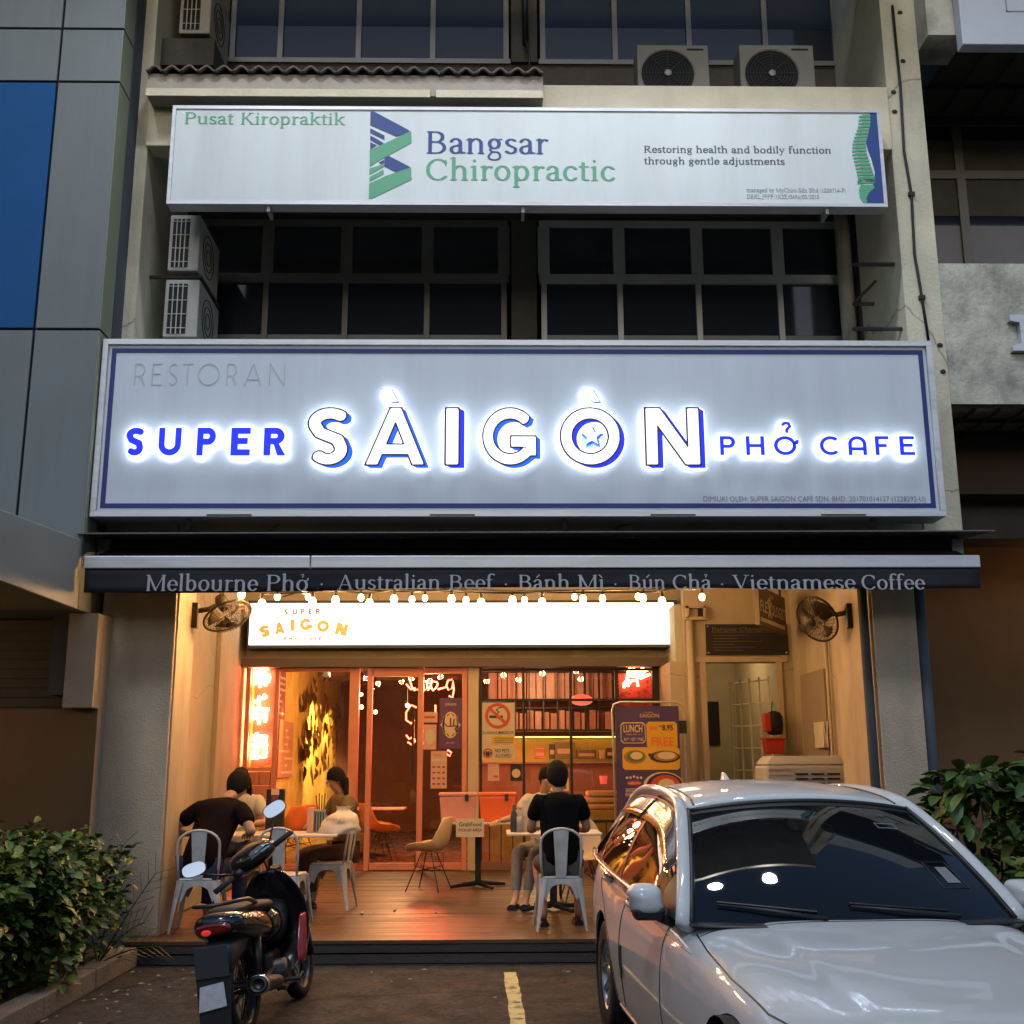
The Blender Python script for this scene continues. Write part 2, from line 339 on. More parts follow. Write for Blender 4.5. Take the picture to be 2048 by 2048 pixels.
SER = {
 'a': (.46, [nb(arc(.2, .33, .125, .13, 165, 0) + [(.325, .08), (.36, .02), (.43, .03)]), nb(arc(.2, .125, .125, .115, 75, 370)), nb([(.325, .28), (.23, .24)])]),
 'b': (.54, stem(.12, 0.02, AS, 0, 2) + [nb(arc(.27, .235, .16, .225, 150, -150, 22))]),
 'c': (.45, [nb(arc(.25, .235, .17, .225, 40, 320, 20))]),
 'd': (.54, stem(.41, 0, AS, 0, 2) + [nb(arc(.26, .235, .16, .225, 30, 330, 22)), nb([(.41, .02), (.49, .02)], .02, .015)]),
 'e': (.46, [nb(arc(.24, .235, .165, .225, 0, 320, 22)), nb([(.08, .25), (.4, .25)], .02, .015)]),
 'f': (.33, stem(.14, 0, .55, 1, 0) + [nb([(.14, .5)] + arc(.26, .58, .12, .15, 180, 40)), nb([(.04, XH - .015), (.28, XH - .015)], .02, .016)]),
 'g': (.48, [nb(arc(.22, .31, .13, .145, 0, 360, 20)), nb([(.14, .19), (.1, .12), (.16, .06), (.32, .05), (.38, -.03)] + arc(.22, -.09, .16, .1, 20, -200, 16) + [(.14, .04)], .03, .02), nb([(.31, .42), (.42, .45)], .02, .018)]),
 'h': (.57, stem(.13, 0, AS, 1, 2) + stem(.43, 0, .32, 1, 0) + [nb([(.13, .34)] + arc(.29, .31, .14, .15, 140, 0) + [(.43, .28)])]),
 'i': (.27, stem(.13, 0, XH, 1, 2) + [nb([(.13, .63), (.131, .631)], .045, .045)]),
 'j': (.26, [nb([(.14, XH - .02), (.14, -.1), (.1, -.18), (.02, -.2)]), nb([(.05, XH - .05), (.14, XH - .012)], .02, .016), nb([(.14, .63), (.141, .631)], .045, .045)]),
 'k': (.54, stem(.13, 0, AS, 1, 2) + [nb([(.15, .2), (.4, .45)], .03, .016), nb([(.24, .28), (.45, .02)], .045, .02), nb([(.32, XH - .012), (.5, XH - .012)], .02, .014), nb([(.38, .012), (.54, .012)], .02, .014)]),
 'l': (.27, stem(.13, 0, AS, 1, 2)),
 'm': (.84, stem(.13, 0, XH, 1, 2) + stem(.42, 0, .32, 1, 0) + stem(.71, 0, .32, 1, 0) + [nb([(.13, .34)] + arc(.28, .31, .14, .15, 140, 0)), nb([(.42, .34)] + arc(.57, .31, .14, .15, 140, 0))]),
 'n': (.57, stem(.13, 0, XH, 1, 2) + stem(.43, 0, .32, 1, 0) + [nb([(.13, .34)] + arc(.29, .31, .14, .15, 140, 0) + [(.43, .28)])]),
 'o': (.5, [nb(arc(.25, .235, .175, .225, 0, 360, 26))]),
 'p': (.55, stem(.13, DS, XH, 1, 2) + [nb(arc(.28, .235, .16, .225, 150, -150, 22))]),
 'q': (.55, stem(.42, DS, XH, 1, 0) + [nb(arc(.26, .235, .16, .225, 30, 330, 22))]),
 'r': (.38, stem(.13, 0, XH, 1, 2) + [nb([(.13, .32), (.2, .42), (.27, .445), (.33, .43)]), nb([(.32, .42), (.321, .42)], .04, .035)]),
 's': (.39, [nb(arc(.2, .345, .12, .105, 35, 190, 10) + [(.13, .27), (.27, .2)] + arc(.19, .125, .13, .11, 30, -155, 12))]),
 't': (.32, [nb([(.14, .58), (.14, .1)] + arc(.22, .09, .08, .075, 180, 300)), nb([(.03, XH - .015), (.28, XH - .015)], .02, .016)]),
 'u': (.57, stem(.13, .12, XH, 0, 2) + stem(.43, .02, XH, 0, 2) + [nb(arc(.27, .15, .14, .135, 180, 330)), nb([(.43, .02), (.5, .02)], .02, .015)]),
 'v': (.5, [nb([(.08, XH - .02), (.25, .02)], .04, .02), nb([(.25, .02), (.4, XH - .02)], .018, .014), nb([(.02, XH - .012), (.16, XH - .012)], .02, .014), nb([(.33, XH - .012), (.47, XH - .012)], .02, .014)]),
 'y': (.5, [nb([(.08, XH - .02), (.25, .04)], .04, .02), nb([(.4, XH - .02), (.25, .04), (.17, -.16), (.06, -.19)], .022, .018), nb([(.02, XH - .012), (.16, XH - .012)], .02, .014), nb([(.33, XH - .012), (.47, XH - .012)], .02, .014)]),
 'A': (.7, [nb([(.34, CP - .01), (.58, .02)], .046, .02), nb([(.34, CP - .01), (.1, .02)], .02, .014), nb([(.18, .22), (.5, .22)], .02, .015), nb([(.02, .012), (.2, .012)], .02, .014), nb([(.48, .012), (.68, .012)], .02, .014)]),
 'B': (.65, stem(.15, 0, CP) + [nb([(.15, CP - .015), (.3, CP - .015)] + arc(.32, .51, .17, .155, 90, -90) + [(.15, .355)]), nb([(.3, .355)] + arc(.34, .185, .2, .17, 90, -90) + [(.15, .015)])]),
 'C': (.67, [nb(arc(.37, .34, .28, .33, 42, 318, 26)), nb([(.58, .64), (.58, .48)], .018, .02)]),
 'D': (.74, stem(.15, 0, CP) + [nb([(.15, CP - .015), (.3, CP - .015)] + arc(.33, .34, .3, .325, 90, -90, 20) + [(.15, .015)])]),
 'G': (.72, [nb(arc(.37, .34, .28, .33, 42, 330, 26)), nb([(.61, .28), (.61, .08)]), nb([(.5, .29), (.7, .29)], .02, .014)]),
 'H': (.76, stem(.16, 0, CP) + stem(.6, 0, CP) + [nb([(.16, .35), (.6, .35)], .02, .015)]),
 'I': (.34, stem(.17, 0, CP)),
 'J': (.36, [nb([(.2, CP - .02), (.2, .0), (.14, -.1), (.04, -.12)]), nb([(.1, CP - .012), (.3, CP - .012)], .02, .014)]),
 'K': (.7, stem(.15, 0, CP) + [nb([(.17, .3), (.52, .66)], .026, .016), nb([(.28, .4), (.58, .02)], .046, .02), nb([(.42, CP - .012), (.62, CP - .012)], .02, .014), nb([(.5, .012), (.7, .012)], .02, .014)]),
 'E': (.6, stem(.15, 0, CP) + [nb([(.15, CP - .015), (.5, CP - .015), (.52, .55)], .02, .016), nb([(.15, .015), (.52, .015), (.55, .14)], .02, .016), nb([(.15, .36), (.42, .36)], .02, .016)]),
 'L': (.6, stem(.15, 0, CP) + [nb([(.15, .015), (.52, .015), (.55, .15)], .02, .016)]),
 'M': (.88, stem(.13, 0, CP, .8, 0) + stem(.74, 0, CP) + [nb([(.13, CP - .02), (.43, .03)], .042, .02), nb([(.43, .03), (.72, CP - .02)], .018, .014), nb([(.03, CP - .012), (.16, CP - .012)], .02, .014)]),
 'P': (.6, stem(.15, 0, CP) + [nb([(.15, CP - .015), (.3, CP - .015)] + arc(.33, .5, .19, .165, 90, -90) + [(.15, .335)])]),
 'R': (.68, stem(.15, 0, CP) + [nb([(.15, CP - .015), (.3, CP - .015)] + arc(.32, .51, .18, .155, 90, -90) + [(.15, .355)]), nb([(.32, .34), (.55, .02)], .046, .02), nb([(.5, .012), (.66, .012)], .02, .014)]),
 'S': (.54, [nb(arc(.27, .505, .17, .155, 35, 190, 12) + [(.16, .38), (.38, .3)] + arc(.26, .185, .19, .165, 30, -155, 14))]),
 'V': (.68, [nb([(.1, CP - .02), (.35, .02)], .046, .02), nb([(.35, .02), (.57, CP - .02)], .018, .014), nb([(.01, CP - .012), (.2, CP - .012)], .02, .014), nb([(.48, CP - .012), (.67, CP - .012)], .02, .014)]),
 '.': (.2, [nb([(.1, .03), (.101, .03)], .045, .045)]), '-': (.3, [nb([(.06, .22), (.24, .22)], .02, .02)]),
 '·': (.34, [nb([(.17, .24), (.171, .24)], .048, .048)]), '/': (.36, [nb([(.04, -.06), (.32, .72)], .02, .02)]),
 '(': (.28, [nb(arc(.3, .28, .18, .42, 125, 235), .022, .02)]), ')': (.28, [nb(arc(-.02, .28, .18, .42, 55, -55), .022, .02)]),
 '0': (.5, [nb(arc(.25, .33, .17, .32, 0, 360, 24))]), '1': (.42, stem(.22, 0, .65, 1, 2)),
 '2': (.5, [nb(arc(.24, .47, .15, .17, 160, -30) + [(.09, .04), (.42, .04)])]),
 '4': (.5, [nb([(.34, .0), (.34, .64), (.05, .2), (.46, .2)], .035, .017)]), '5': (.5, [nb([(.4, .63), (.14, .63), (.12, .38)] + arc(.23, .2, .17, .185, 110, -150), .035, .017)]),
 '6': (.5, [nb([(.38, .62), (.15, .4)] + arc(.25, .2, .16, .19, 160, -200), .035, .017)]), '7': (.46, [nb([(.06, .63), (.4, .63), (.16, .0)], .03, .02)]),
 '8': (.5, [nb(arc(.25, .49, .13, .15, 0, 360), .035, .017), nb(arc(.25, .17, .16, .165, 0, 360), .035, .017)]), '9': (.5, [nb(arc(.25, .45, .16, .19, 0, 360) + [(.41, .4), (.12, .02)], .035, .017)]),
}
ACC = {'á': ('a', [nb([(.17, .56), (.28, .68)], .03, .02)]), 'ú': ('u', [nb([(.25, .56), (.36, .68)], .03, .02)]),
       'ì': ('i', None), 'ả': ('a', [nb([(.16, .68), (.24, .7), (.26, .64), (.21, .6), (.21, .57)], .02, .018)]),
       'ở': ('o', [nb([(.2, .68), (.28, .7), (.3, .64), (.25, .6), (.25, .57)], .02, .018), nb([(.38, .42), (.46, .46), (.47, .53)], .026, .022)])}
_gc = {}
def serif_loops(ch):
    if ch in _gc: return _gc[ch]
    if ch in ACC:
        base, ex = ACC[ch]; adv, pr = SER[base]
        pr = (stem(.13, 0, XH, 1, 2) + [nb([(.04, .68), (.15, .56)], .03, .02)]) if ch == 'ì' else pr + ex
    else: adv, pr = SER[ch]
    _gc[ch] = (adv, contours(pr, res=0.018, eps=0.004)); return _gc[ch]
def serif(text, x0, x1, z, h, name, m, parent, y, depth=0.004, track=0.0, zslope=0.0):
    """serif lettering from x0 to x1 on baseline z with cap height h"""
    pen = 0; words = [[]]
    for ch in text:
        if ch == ' ': pen += .27; words.append([]); continue
        adv, lp = serif_loops(ch)
        words[-1] += [[(p[0] + pen, p[1]) for p in l_] for l_ in lp]; pen += adv + track
    sx = (x1 - x0) / pen; sz = h / CP
    for wl in words: r = loops_mesh(wl, name, m, parent, y, depth, lambda a, b: (x0 + a * sx, z + b * sz))
    return r
def sans(text, x0, x1, z, h, name, m, parent, y, depth=0.003, off=0.0, shear=0.0):
    """plain sans lettering from the built-in font fitted to x0..x1, baseline z, capital height h"""
    cu = bpy.data.curves.new('t', 'FONT'); cu.body = text; cu.size = 1.0; cu.extrude = 0.0; cu.resolution_u = 2; cu.offset = off
    o = bpy.data.objects.new('t', cu); me = bpy.data.meshes.new_from_object(o); bpy.data.objects.remove(o); bpy.data.curves.remove(cu)
    co = np.array([v.co[:] for v in me.vertices])
    a, b = co[:, 0].min(), co[:, 0].max(); k = h / 0.729; kx = (x1 - x0) / (b - a)
    me.transform(Matrix(((kx, shear, 0, x0 - a * kx), (0, 0, 1, y), (0, k, 0, z), (0, 0, 0, 1))))
    me.name = name; me.materials.clear(); me.materials.append(m)
    return put(name, me, parent)
# ---------------------------------------------------------------- distances of the main planes from the camera (metres)
YF, YS, YW, YG, YD = 10.2, 9.75, 11.7, 16.1, 9.85
DZ = 0.19
def X(px, py, Y): return P(px, py, Y).x
def Z(px, py, Y): return P(px, py, Y).z

M = dict(
 cream=mat('cream_render', (.56, .53, .42), .85, var=.12, vscale=2.2, bump=.35, bscale=35, stain=(.13, .12, .10), sstr=.75, sscale=(1.2, 1.2, .35), sthr=(.52, .8)),
 creamclean=mat('cream_paint', (.60, .55, .43), .8, var=.1, vscale=2.5, bump=.25, bscale=45, stain=(.24, .19, .13), sstr=.6, sscale=(2, 2, .5), sthr=(.52, .85)),
 soiled=mat('soiled_render', (.50, .49, .43), .9, var=.18, vscale=5, bump=.5, bscale=28, stain=(.13, .13, .12), sstr=.75, sscale=(2.6, 2.6, 2.0), sthr=(.42, .68)),
 pillar=mat('grey_roughcast', (.52, .42, .31), .9, var=.14, vscale=3, bump=.7, bscale=55, stain=(.26, .22, .18), sstr=.4, sscale=(1.5, 1.5, .4)),
 terracewall=mat('terrace_wall', (.42, .36, .27), .8, var=.14, vscale=1.6, bump=.12, bscale=40, stain=(.2, .15, .1), sstr=.65, sscale=(1.8, 1.8, .35), sthr=(.5, .85)),
 ceil=mat('ceiling_white', (.5, .47, .42), .9, var=.1),
 acp=mat('grey_composite', (.155, .178, .188), .5, spec=.3, var=.06, vscale=1.2, rvar=.06, stain=(.12, .135, .135), sstr=.55, sscale=(7, 7, .5), sthr=(.45, .8)), acpblue=mat('blue_composite', (.006, .075, .24), .6, spec=.2, var=.06, vscale=2),
 acpside=mat('olive_composite', (.17, .19, .14), .45, var=.06), dark=mat('joint_black', (.01, .01, .012), .8),
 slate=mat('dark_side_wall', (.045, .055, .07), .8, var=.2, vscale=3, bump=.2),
 metal=mat('painted_metal_grey', (.30, .31, .32), .45, .3, var=.1), mullion=mat('window_alloy', (.16, .155, .15), .5, .3, var=.15),
 mullbright=mat('window_alloy_pale', (.42, .42, .43), .5, .3, var=.12),
 black=mat('black_metal', (.012, .012, .013), .5, .2), iron=mat('rusty_iron', (.03, .026, .024), .8, var=.4, vscale=12),
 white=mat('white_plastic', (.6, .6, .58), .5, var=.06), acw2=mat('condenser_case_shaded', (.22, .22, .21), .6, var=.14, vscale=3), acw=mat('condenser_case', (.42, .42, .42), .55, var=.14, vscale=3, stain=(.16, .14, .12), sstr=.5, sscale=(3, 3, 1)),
 tile=mat('dark_clay_tile', (.10, .085, .075), .85, var=.35, vscale=6, bump=.4, bscale=30),
 upane=mat('dark_window_glass', (.018, .021, .034), .07, spec=.6), dim=mat('office_dark', (.02, .02, .025), .9, var=.3),
 sky_band=mat('painted_sky_band', (.016, .028, .058), .85, var=.15), frost=mat('frosted_film', (.2, .19, .22), .6, var=.12, vscale=2),
 brown=mat('brown_wall', (.14, .075, .032), .85, var=.2, vscale=1.5), brownD=mat('brown_wall_dark', (.075, .045, .03), .85, var=.2, vscale=1.5),
 shutter=mat('dark_shutter', (.035, .035, .04), .6, var=.2),
 asphalt=mat('asphalt', (.023, .022, .021), .8, var=.75, vscale=2.6, bump=1.0, bscale=120, stain=(.012, .011, .010), sstr=.8, sscale=(.9, .9, .9), rvar=.12),
 kerb=mat('kerb_concrete', (.17, .15, .13), .85, var=.25, vscale=4, bump=.5, bscale=50, stain=(.06, .055, .05), sstr=.7, sscale=(4, 4, 4)),
 soil=mat('soil', (.03, .022, .016), .95, var=.4, vscale=8, bump=.8, bscale=30),
 paint=mat('worn_yellow_paint', (.52, .46, .20), .7, var=.2, vscale=10, stain=(.045, .04, .035), sstr=1.0, sscale=(9, 9, 9), sthr=(.52, .62)),
 awn=mat('navy_awning', (.007, .007, .013), .75, var=.2, vscale=4, bump=.15, bscale=200), awntxt=mat('awning_lettering', (.42, .40, .45), .8, var=.1),
 alu=mat('aluminium', (.55, .57, .62), .4, .5, var=.06, stain=(.25, .25, .27), sstr=.4, sscale=(1, 1, 14)),
)

# ---------------------------------------------------------------- ground
def cracks(m, scale, width, dark):
    n = m.node_tree.nodes; l = m.node_tree.links; b = n['Principled BSDF']; old = b.inputs['Base Color'].links[0].from_socket
    tc = n.new('ShaderNodeTexCoord'); nz = n.new('ShaderNodeTexNoise'); nz.inputs['Scale'].default_value = 2.5; nz.inputs['Detail'].default_value = 5
    mv = n.new('ShaderNodeMix'); mv.data_type = 'VECTOR'; mv.inputs[0].default_value = .25; l.new(tc.outputs['Object'], nz.inputs['Vector']); l.new(tc.outputs['Object'], mv.inputs[4]); l.new(nz.outputs['Color'], mv.inputs[5])
    vo = n.new('ShaderNodeTexVoronoi'); vo.feature = 'DISTANCE_TO_EDGE'; vo.inputs['Scale'].default_value = scale; l.new(mv.outputs[1], vo.inputs['Vector'])
    rp = n.new('ShaderNodeMapRange'); rp.inputs[1].default_value = 0; rp.inputs[2].default_value = width; rp.inputs[3].default_value = dark; rp.inputs[4].default_value = 1; l.new(vo.outputs['Distance'], rp.inputs[0])
    mx = n.new('ShaderNodeMix'); mx.data_type = 'RGBA'; mx.blend_type = 'MULTIPLY'; mx.inputs[0].default_value = 1; l.new(old, mx.inputs[6]); l.new(rp.outputs[0], mx.inputs[7]); l.new(mx.outputs[2], b.inputs['Base Color'])
def speckle(m, scale, lo, hi):
    n = m.node_tree.nodes; l = m.node_tree.links; b = n['Principled BSDF']; old = b.inputs['Base Color'].links[0].from_socket
    tc = n.new('ShaderNodeTexCoord'); vo = n.new('ShaderNodeTexVoronoi'); vo.inputs['Scale'].default_value = scale; l.new(tc.outputs['Object'], vo.inputs['Vector'])
    sx = n.new('ShaderNodeSeparateColor'); l.new(vo.outputs['Color'], sx.inputs[0]); rp = n.new('ShaderNodeMapRange'); rp.inputs[3].default_value = lo; rp.inputs[4].default_value = hi; l.new(sx.outputs[0], rp.inputs[0])
    mx = n.new('ShaderNodeMix'); mx.data_type = 'RGBA'; mx.blend_type = 'MULTIPLY'; mx.inputs[0].default_value = 1; l.new(old, mx.inputs[6]); l.new(rp.outputs[0], mx.inputs[7]); l.new(mx.outputs[2], b.inputs['Base Color'])
speckle(M['asphalt'], 34, .35, 1.9); cracks(M['asphalt'], .9, .02, .25); cracks(M['cream'], .35, .004, .45); cracks(M['terracewall'], .5, .003, .6)
g = G(); n = 60
rows = []
for j in range(n + 1):
    y = -30 + 60.0 * j / n
    rows.append([(-40 + 80.0 * i / 40, y, 0.0) for i in range(41)])
props(g.grid(rows).build('road', M['asphalt']), kind='structure')
# worn painted bay line
g = G(); a0 = PZ(1015, 1911, .004); a1 = PZ(1037, 2047, .004); dx = (a1.x - a0.x) / (a1.y - a0.y)
ys = np.linspace(9.45, 5.2, 40); rr = []
for y in ys:
    xc = a0.x + dx * (y - a0.y); rr.append([(xc - .05 + random.uniform(-.006, .006), y, .004), (xc + .05 + random.uniform(-.006, .006), y, .004)])
props(g.grid(rr).build('parking_line', M['paint']), kind='structure')

# opposite side of the street, behind the camera: it shades and is mirrored in the glass
bo = thing('shop_row', 'plain dark row of shops across the street behind the viewer', 'building', (0, -24, 0))
G().box(-34, 34, -8, 0, 0, 9.2).build('wall', mat('far_wall', (.16, .16, .17), .9, var=.2), bo)
for i in range(14):
    for k in range(2):
        f = box('window', -32 + i * 4.6, -28.6 + i * 4.6, .0, .06, 3.6 + k * 3.1, 5.5 + k * 3.1, M['black'], bo)

# ---------------------------------------------------------------- the shophouse
sh = thing('shophouse', 'cream three storey shophouse carrying the white and blue signs', 'building', (0, YF, 0))
def sp(o):
    o.location.y -= YF; return o      # parts are written in world coordinates
def B(name, x0, x1, y0, y1, z0, z1, m, bevel=0.0, root=None, ry=YF):
    root = root or sh
    o = box(name, x0, x1, y0 - ry, y1 - ry, z0, z1, m, root, bevel); return o
XL0, XL1 = -3.60, -3.42            # left fin
XR0, XR1 = 4.0, 4.36
BZ = 3.60
B('fin_wall', XL0, XL1, YF, YW + .3, BZ, 13.5, M['cream'])
B('fin_wall', XR0, XR1, YF, YW + .3, BZ, 13.5, M['cream'])
B('spandrel', XL1 + .002, XR0 - .002, YF + .02, YF + .3, BZ, 5.25, M['cream'])
B('floor_slab', XL1 + .002, XR0 - .002, YF + .302, YW + .3, 5.0, 5.2, M['soiled'])
B('beam', X(292, 300, YF), XR0 - .002, YF - .03, YF + .2, 7.58, 8.28, M['creamclean'], .01)
B('roof_slab', XL1 + .002, XR0 - .002, YF + .202, YW, 7.70, 8.24, M['soiled'])
B('shade_eave', XL1 + .002, XR0 - .002, 8.55, YF + .25, 10.0, 10.25, M['creamclean'])  # unseen overhang, its reach set to shade the upper storey
B('roof_slab', XL1 + .002, XR0 - .002, YF + .252, YW + .3, 11.3, 11.5, M['soiled'])
# upper window walls
def win_wall(zb, zt, zsill, ztop, ztr, groups, paley):
    wallm = M['recess_shade']
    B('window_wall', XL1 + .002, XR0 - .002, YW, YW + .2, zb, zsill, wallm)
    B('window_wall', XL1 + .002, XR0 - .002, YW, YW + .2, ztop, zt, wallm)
    for gi, xs in enumerate(groups):
        fm = M['mullion'] if gi == 0 or not ztr else M['mullbright']
        f = G()
        f.box(xs[0] - .05, xs[-1] + .05, YW - .03 - YF, YW + .06 - YF, zsill, zsill + .06)
        f.box(xs[0] - .05, xs[-1] + .05, YW - .03 - YF, YW + .06 - YF, ztop - .07, ztop)
        if ztr: f.box(xs[0] - .05, xs[-1] + .05, YW - .035 - YF, YW + .06 - YF, ztr - .05, ztr + .05)
        for x in xs:
            ww = .05 if ztr and x not in (xs[0], xs[-1]) else .03
            f.box(x - .03, x + .03, YW - .028 - YF, YW + .055 - YF, zsill + .06, (ztr - .05) if ztr else ztop - .07)
            if ztr: f.box(x - .065, x + .065, YW - .028 - YF, YW + .055 - YF, ztr + .05, ztop - .07)
        fr = f.build('window', fm, sh)
        for a, b in zip(xs[:-1], xs[1:]):
            if ztr:
                box('pane', a + .065, b - .065, YW + .012 - YF, YW + .02 - YF, ztr + .05, ztop - .07, M['upane'], fr)
                box('pane', a + .03, b - .03, YW + .012 - YF, YW + .02 - YF, zsill + .25, ztr - .05, M['upane'], fr)
                box('film', a + .03, b - .03, YW + .012 - YF, YW + .02 - YF, zsill + .06, zsill + .248, M['frost'], fr)
            else:
                box('pane', a + .03, b - .03, YW + .012 - YF, YW + .02 - YF, zsill + .06, paley, M['upane'], fr)
                box('sky_band', a + .03, b - .03, YW + .010 - YF, YW + .02 - YF, paley + .002, ztop - .07, M['sky_band'], fr)  # upper panes coloured blue in place of reflected sky
M['recess_shade'] = mat('shaded_render', (.07, .062, .055), .9, var=.2, vscale=4, bump=.3, bscale=40, stain=(.05, .045, .04), sstr=.6, sscale=(2, 2, .6))  # shade of the recesses is put into this darker render colour
def XX(l, y): return [X(p, y, YW) for p in l]
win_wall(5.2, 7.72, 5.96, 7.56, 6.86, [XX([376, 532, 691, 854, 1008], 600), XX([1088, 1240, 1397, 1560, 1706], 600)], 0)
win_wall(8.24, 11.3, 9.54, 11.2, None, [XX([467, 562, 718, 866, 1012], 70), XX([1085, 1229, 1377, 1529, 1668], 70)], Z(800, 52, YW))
for yy, zb, zt in ((600, 5.96, 7.56), (70, 9.54, 11.2)):
    B('mullion_pier', X(1012, yy, YW) + .06, X(1084, yy, YW) - .06, YW - .06, YW + .2, zb + .002, zt - .002, M['recess_shade'])
B('mullion_pier', XL1 + .002, X(467, 70, YW) - .06, YW, YW + .2, 9.542, 11.198, M['recess_shade'])
B('mullion_pier', X(1668, 70, YW) + .06, XR0 - .002, YW, YW + .2, 9.542, 11.198, M['recess_shade'])
B('back_room', XL1 + .01, XR0 - .01, YW + .3, YW + .35, 5.2, 11.2, M['dim'])
# fascia board and clay tiles over the ledge
fx0, fx1 = X(294, 180, YF - .25), X(1086, 180, YF - .25)
B('fascia_board', fx0, fx1, YF - .27, YF - .032, 7.99, 8.215, mat('fascia_paint', (.36, .33, .29), .8, var=.1, bump=.2, stain=(.2, .18, .15), sstr=.5, sscale=(2, 2, 2)))
B('lit_fascia_strip', fx0, X(860, 200, YF - .27), YF - .285, YF - .272, 7.97, 8.05, M['creamclean'])  # paler strips paint the lit lower edge below the tile shadow
B('lit_fascia_strip', X(872, 200, YF - .27), fx1, YF - .285, YF - .272, 7.97, 8.05, M['creamclean'])
nt_ = 23; tw = (fx1 - fx0) / nt_
g = G(); m_ = 9
rws = []
for j in range(3):
    yy = -.33 + j * .26; zz = 8.235 + j * .10
    rws.append([(tw * (i / (m_ - 1.0)) - tw / 2, yy, zz + .055 * cos(2 * pi * (i / (m_ - 1.0) - .5)) * .5) for i in range(m_)])
t0 = g.grid(rws).build('roof_tile', M['tile'], sh, smooth=True, solid=.022, loc=(fx0 + tw / 2, 0, 0))
for i in range(1, nt_):
    c = clone(t0, loc=(fx0 + tw * (i + .5), random.uniform(-.008, .008), random.uniform(-.004, .004)))
# downpipes and cables on the upper walls
def pipe(name, pts, r, m, root=None, ry=YF, n=8):
    g = G(); g.tube([(p[0], p[1] - ry, p[2]) for p in pts], r, n); return g.build(name, m, root or sh, smooth=True)
pw = mat('stained_pipe', (.38, .37, .34), .6, var=.2, vscale=5, stain=(.12, .11, .1), sstr=.7, sscale=(8, 8, 2))
pipe('downpipe', [(X(1694, 600, 11.5), 11.5, 5.3), (X(1694, 600, 11.5), 11.5, 7.7)], .085, pw)
pipe('downpipe', [(X(1722, 600, 11.45), 11.45, 5.3), (X(1722, 600, 11.45), 11.45, 7.7)], .055, M['black'])
pipe('downpipe', [(X(1712, 100, 11.5), 11.5, 8.3), (X(1712, 100, 11.5), 11.5, 11.3)], .045, M['black'])
pipe('downpipe', [(X(1050, 60, 11.6), 11.55, 9.35 + .35), (X(1050, 60, 11.6), 11.55, 11.3)], .035, M['black'])
pipe('cable', [(X(1052, 90, 11.5), 11.5, 9.72), (X(1060, 110, 11.5), 11.5, 9.5), (X(1054, 140, 11.5), 11.4, 9.1), (X(1050, 160, 11.5), 11.2, 8.6)], .012, M['black'])
cb = [P(1785, 11, YF - .02), P(1801, 174, YF - .02), P(1808, 301, YF - .02), P(1823, 388, YF - .02), P(1829, 507, YF - .02), P(1844, 595, YF - .02), P(1857, 681, YF - .02)]
pipe('cable', cb, .014, M['black'], n=6)
for q in (3, 5): B('cable_clip', cb[q].x - .03, cb[q].x + .03, YF - .035, YF, cb[q].z - .02, cb[q].z + .02, M['black'])
for (px, py) in ((1806, 122), (1800, 25), (1787, 184), (1789, 223), (1624, 210), (1880, 690), (1886, 743)):
    q = P(px, py, YF - .005); G().ball((q.x, q.y - YF, q.z), .03, 7, 4, (1, .3, .8)).build('render_pit', M['iron'], sh)
# lower pillars
B('pillar', -3.52, -2.86, YF, YF + .6, 0.0, BZ - .002, M['pillar'], .012)
B('pillar', 3.46, 3.86, YF, YF + 1.1, 0.0, BZ - .002, M['pillar'], .012)
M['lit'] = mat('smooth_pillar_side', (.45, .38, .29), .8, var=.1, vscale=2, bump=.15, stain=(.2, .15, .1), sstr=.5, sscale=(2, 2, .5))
B('pillar_lining', -2.858, -2.845, YF + .04, YF + .6, DZ, BZ - .004, M['lit'])
B('pillar_lining', 3.440, 3.458, YF + .2, YF + 1.1, DZ, BZ - .004, M['lit'])
pipe('downpipe', [(3.40, YF + .07, .05), (3.40, YF + .07, BZ)], .045, M['slate'])
pipe('downpipe', [(3.93, YF + .1, .0), (3.93, YF + .1, BZ)], .06, mat('blue_grey_pipe', (.06, .075, .10), .6, var=.3))
# terrace shell
B('terrace_ceiling', -3.5, 3.98, YF + .32, YG + .2, 4.35, 4.45, M['ceil'])
B('side_wall', -3.62, -3.5, YF + .6, YG + .2, 0, 4.35, M['terracewall'])
B('side_wall', 3.98, 4.1, YF + 1.1, 15.2, 0, 4.35, M['terracewall'])
B('wall_pier', -3.498, -3.44, 14.4, 15.4, DZ, 4.349, M['lit'])
B('head_wall', -3.498, 2.45, YG + .02, YG + .2, 3.02, 3.60, M['terracewall'])
B('head_wall', -3.498, X(1373, 1200, 15.6), 15.72, YG + .2, 3.60, 4.349, M['terracewall'])
B('head_beam', X(470, 1300, YG), X(1373, 1300, 15.9), 15.86, YG + .01, 2.93, 3.05, mat('shop_head_beam', (.10, .08, .075), .6, var=.1))
xd0, xd1 = X(1404, 1400, 15.0), X(1563, 1400, 15.0)      # stairway opening
ztop = Z(1480, 1325, 15.0)
B('stair_wall', X(1373, 1400, 15.0), xd0, 15.0, 15.15, DZ, 4.349, M['terracewall'])
B('stair_wall', xd0 + .001, xd1 - .001, 15.0, 15.15, ztop, 4.349, M['terracewall'])
B('stair_wall', xd1, 3.979, 15.0, 15.15, DZ, 4.349, M['terracewall'])
B('wall_pier', X(1334, 1400, 15.4), X(1373, 1400, 15.0) - .002, 15.05, YG, DZ, 2.92, M['terracewall'])
f = G()
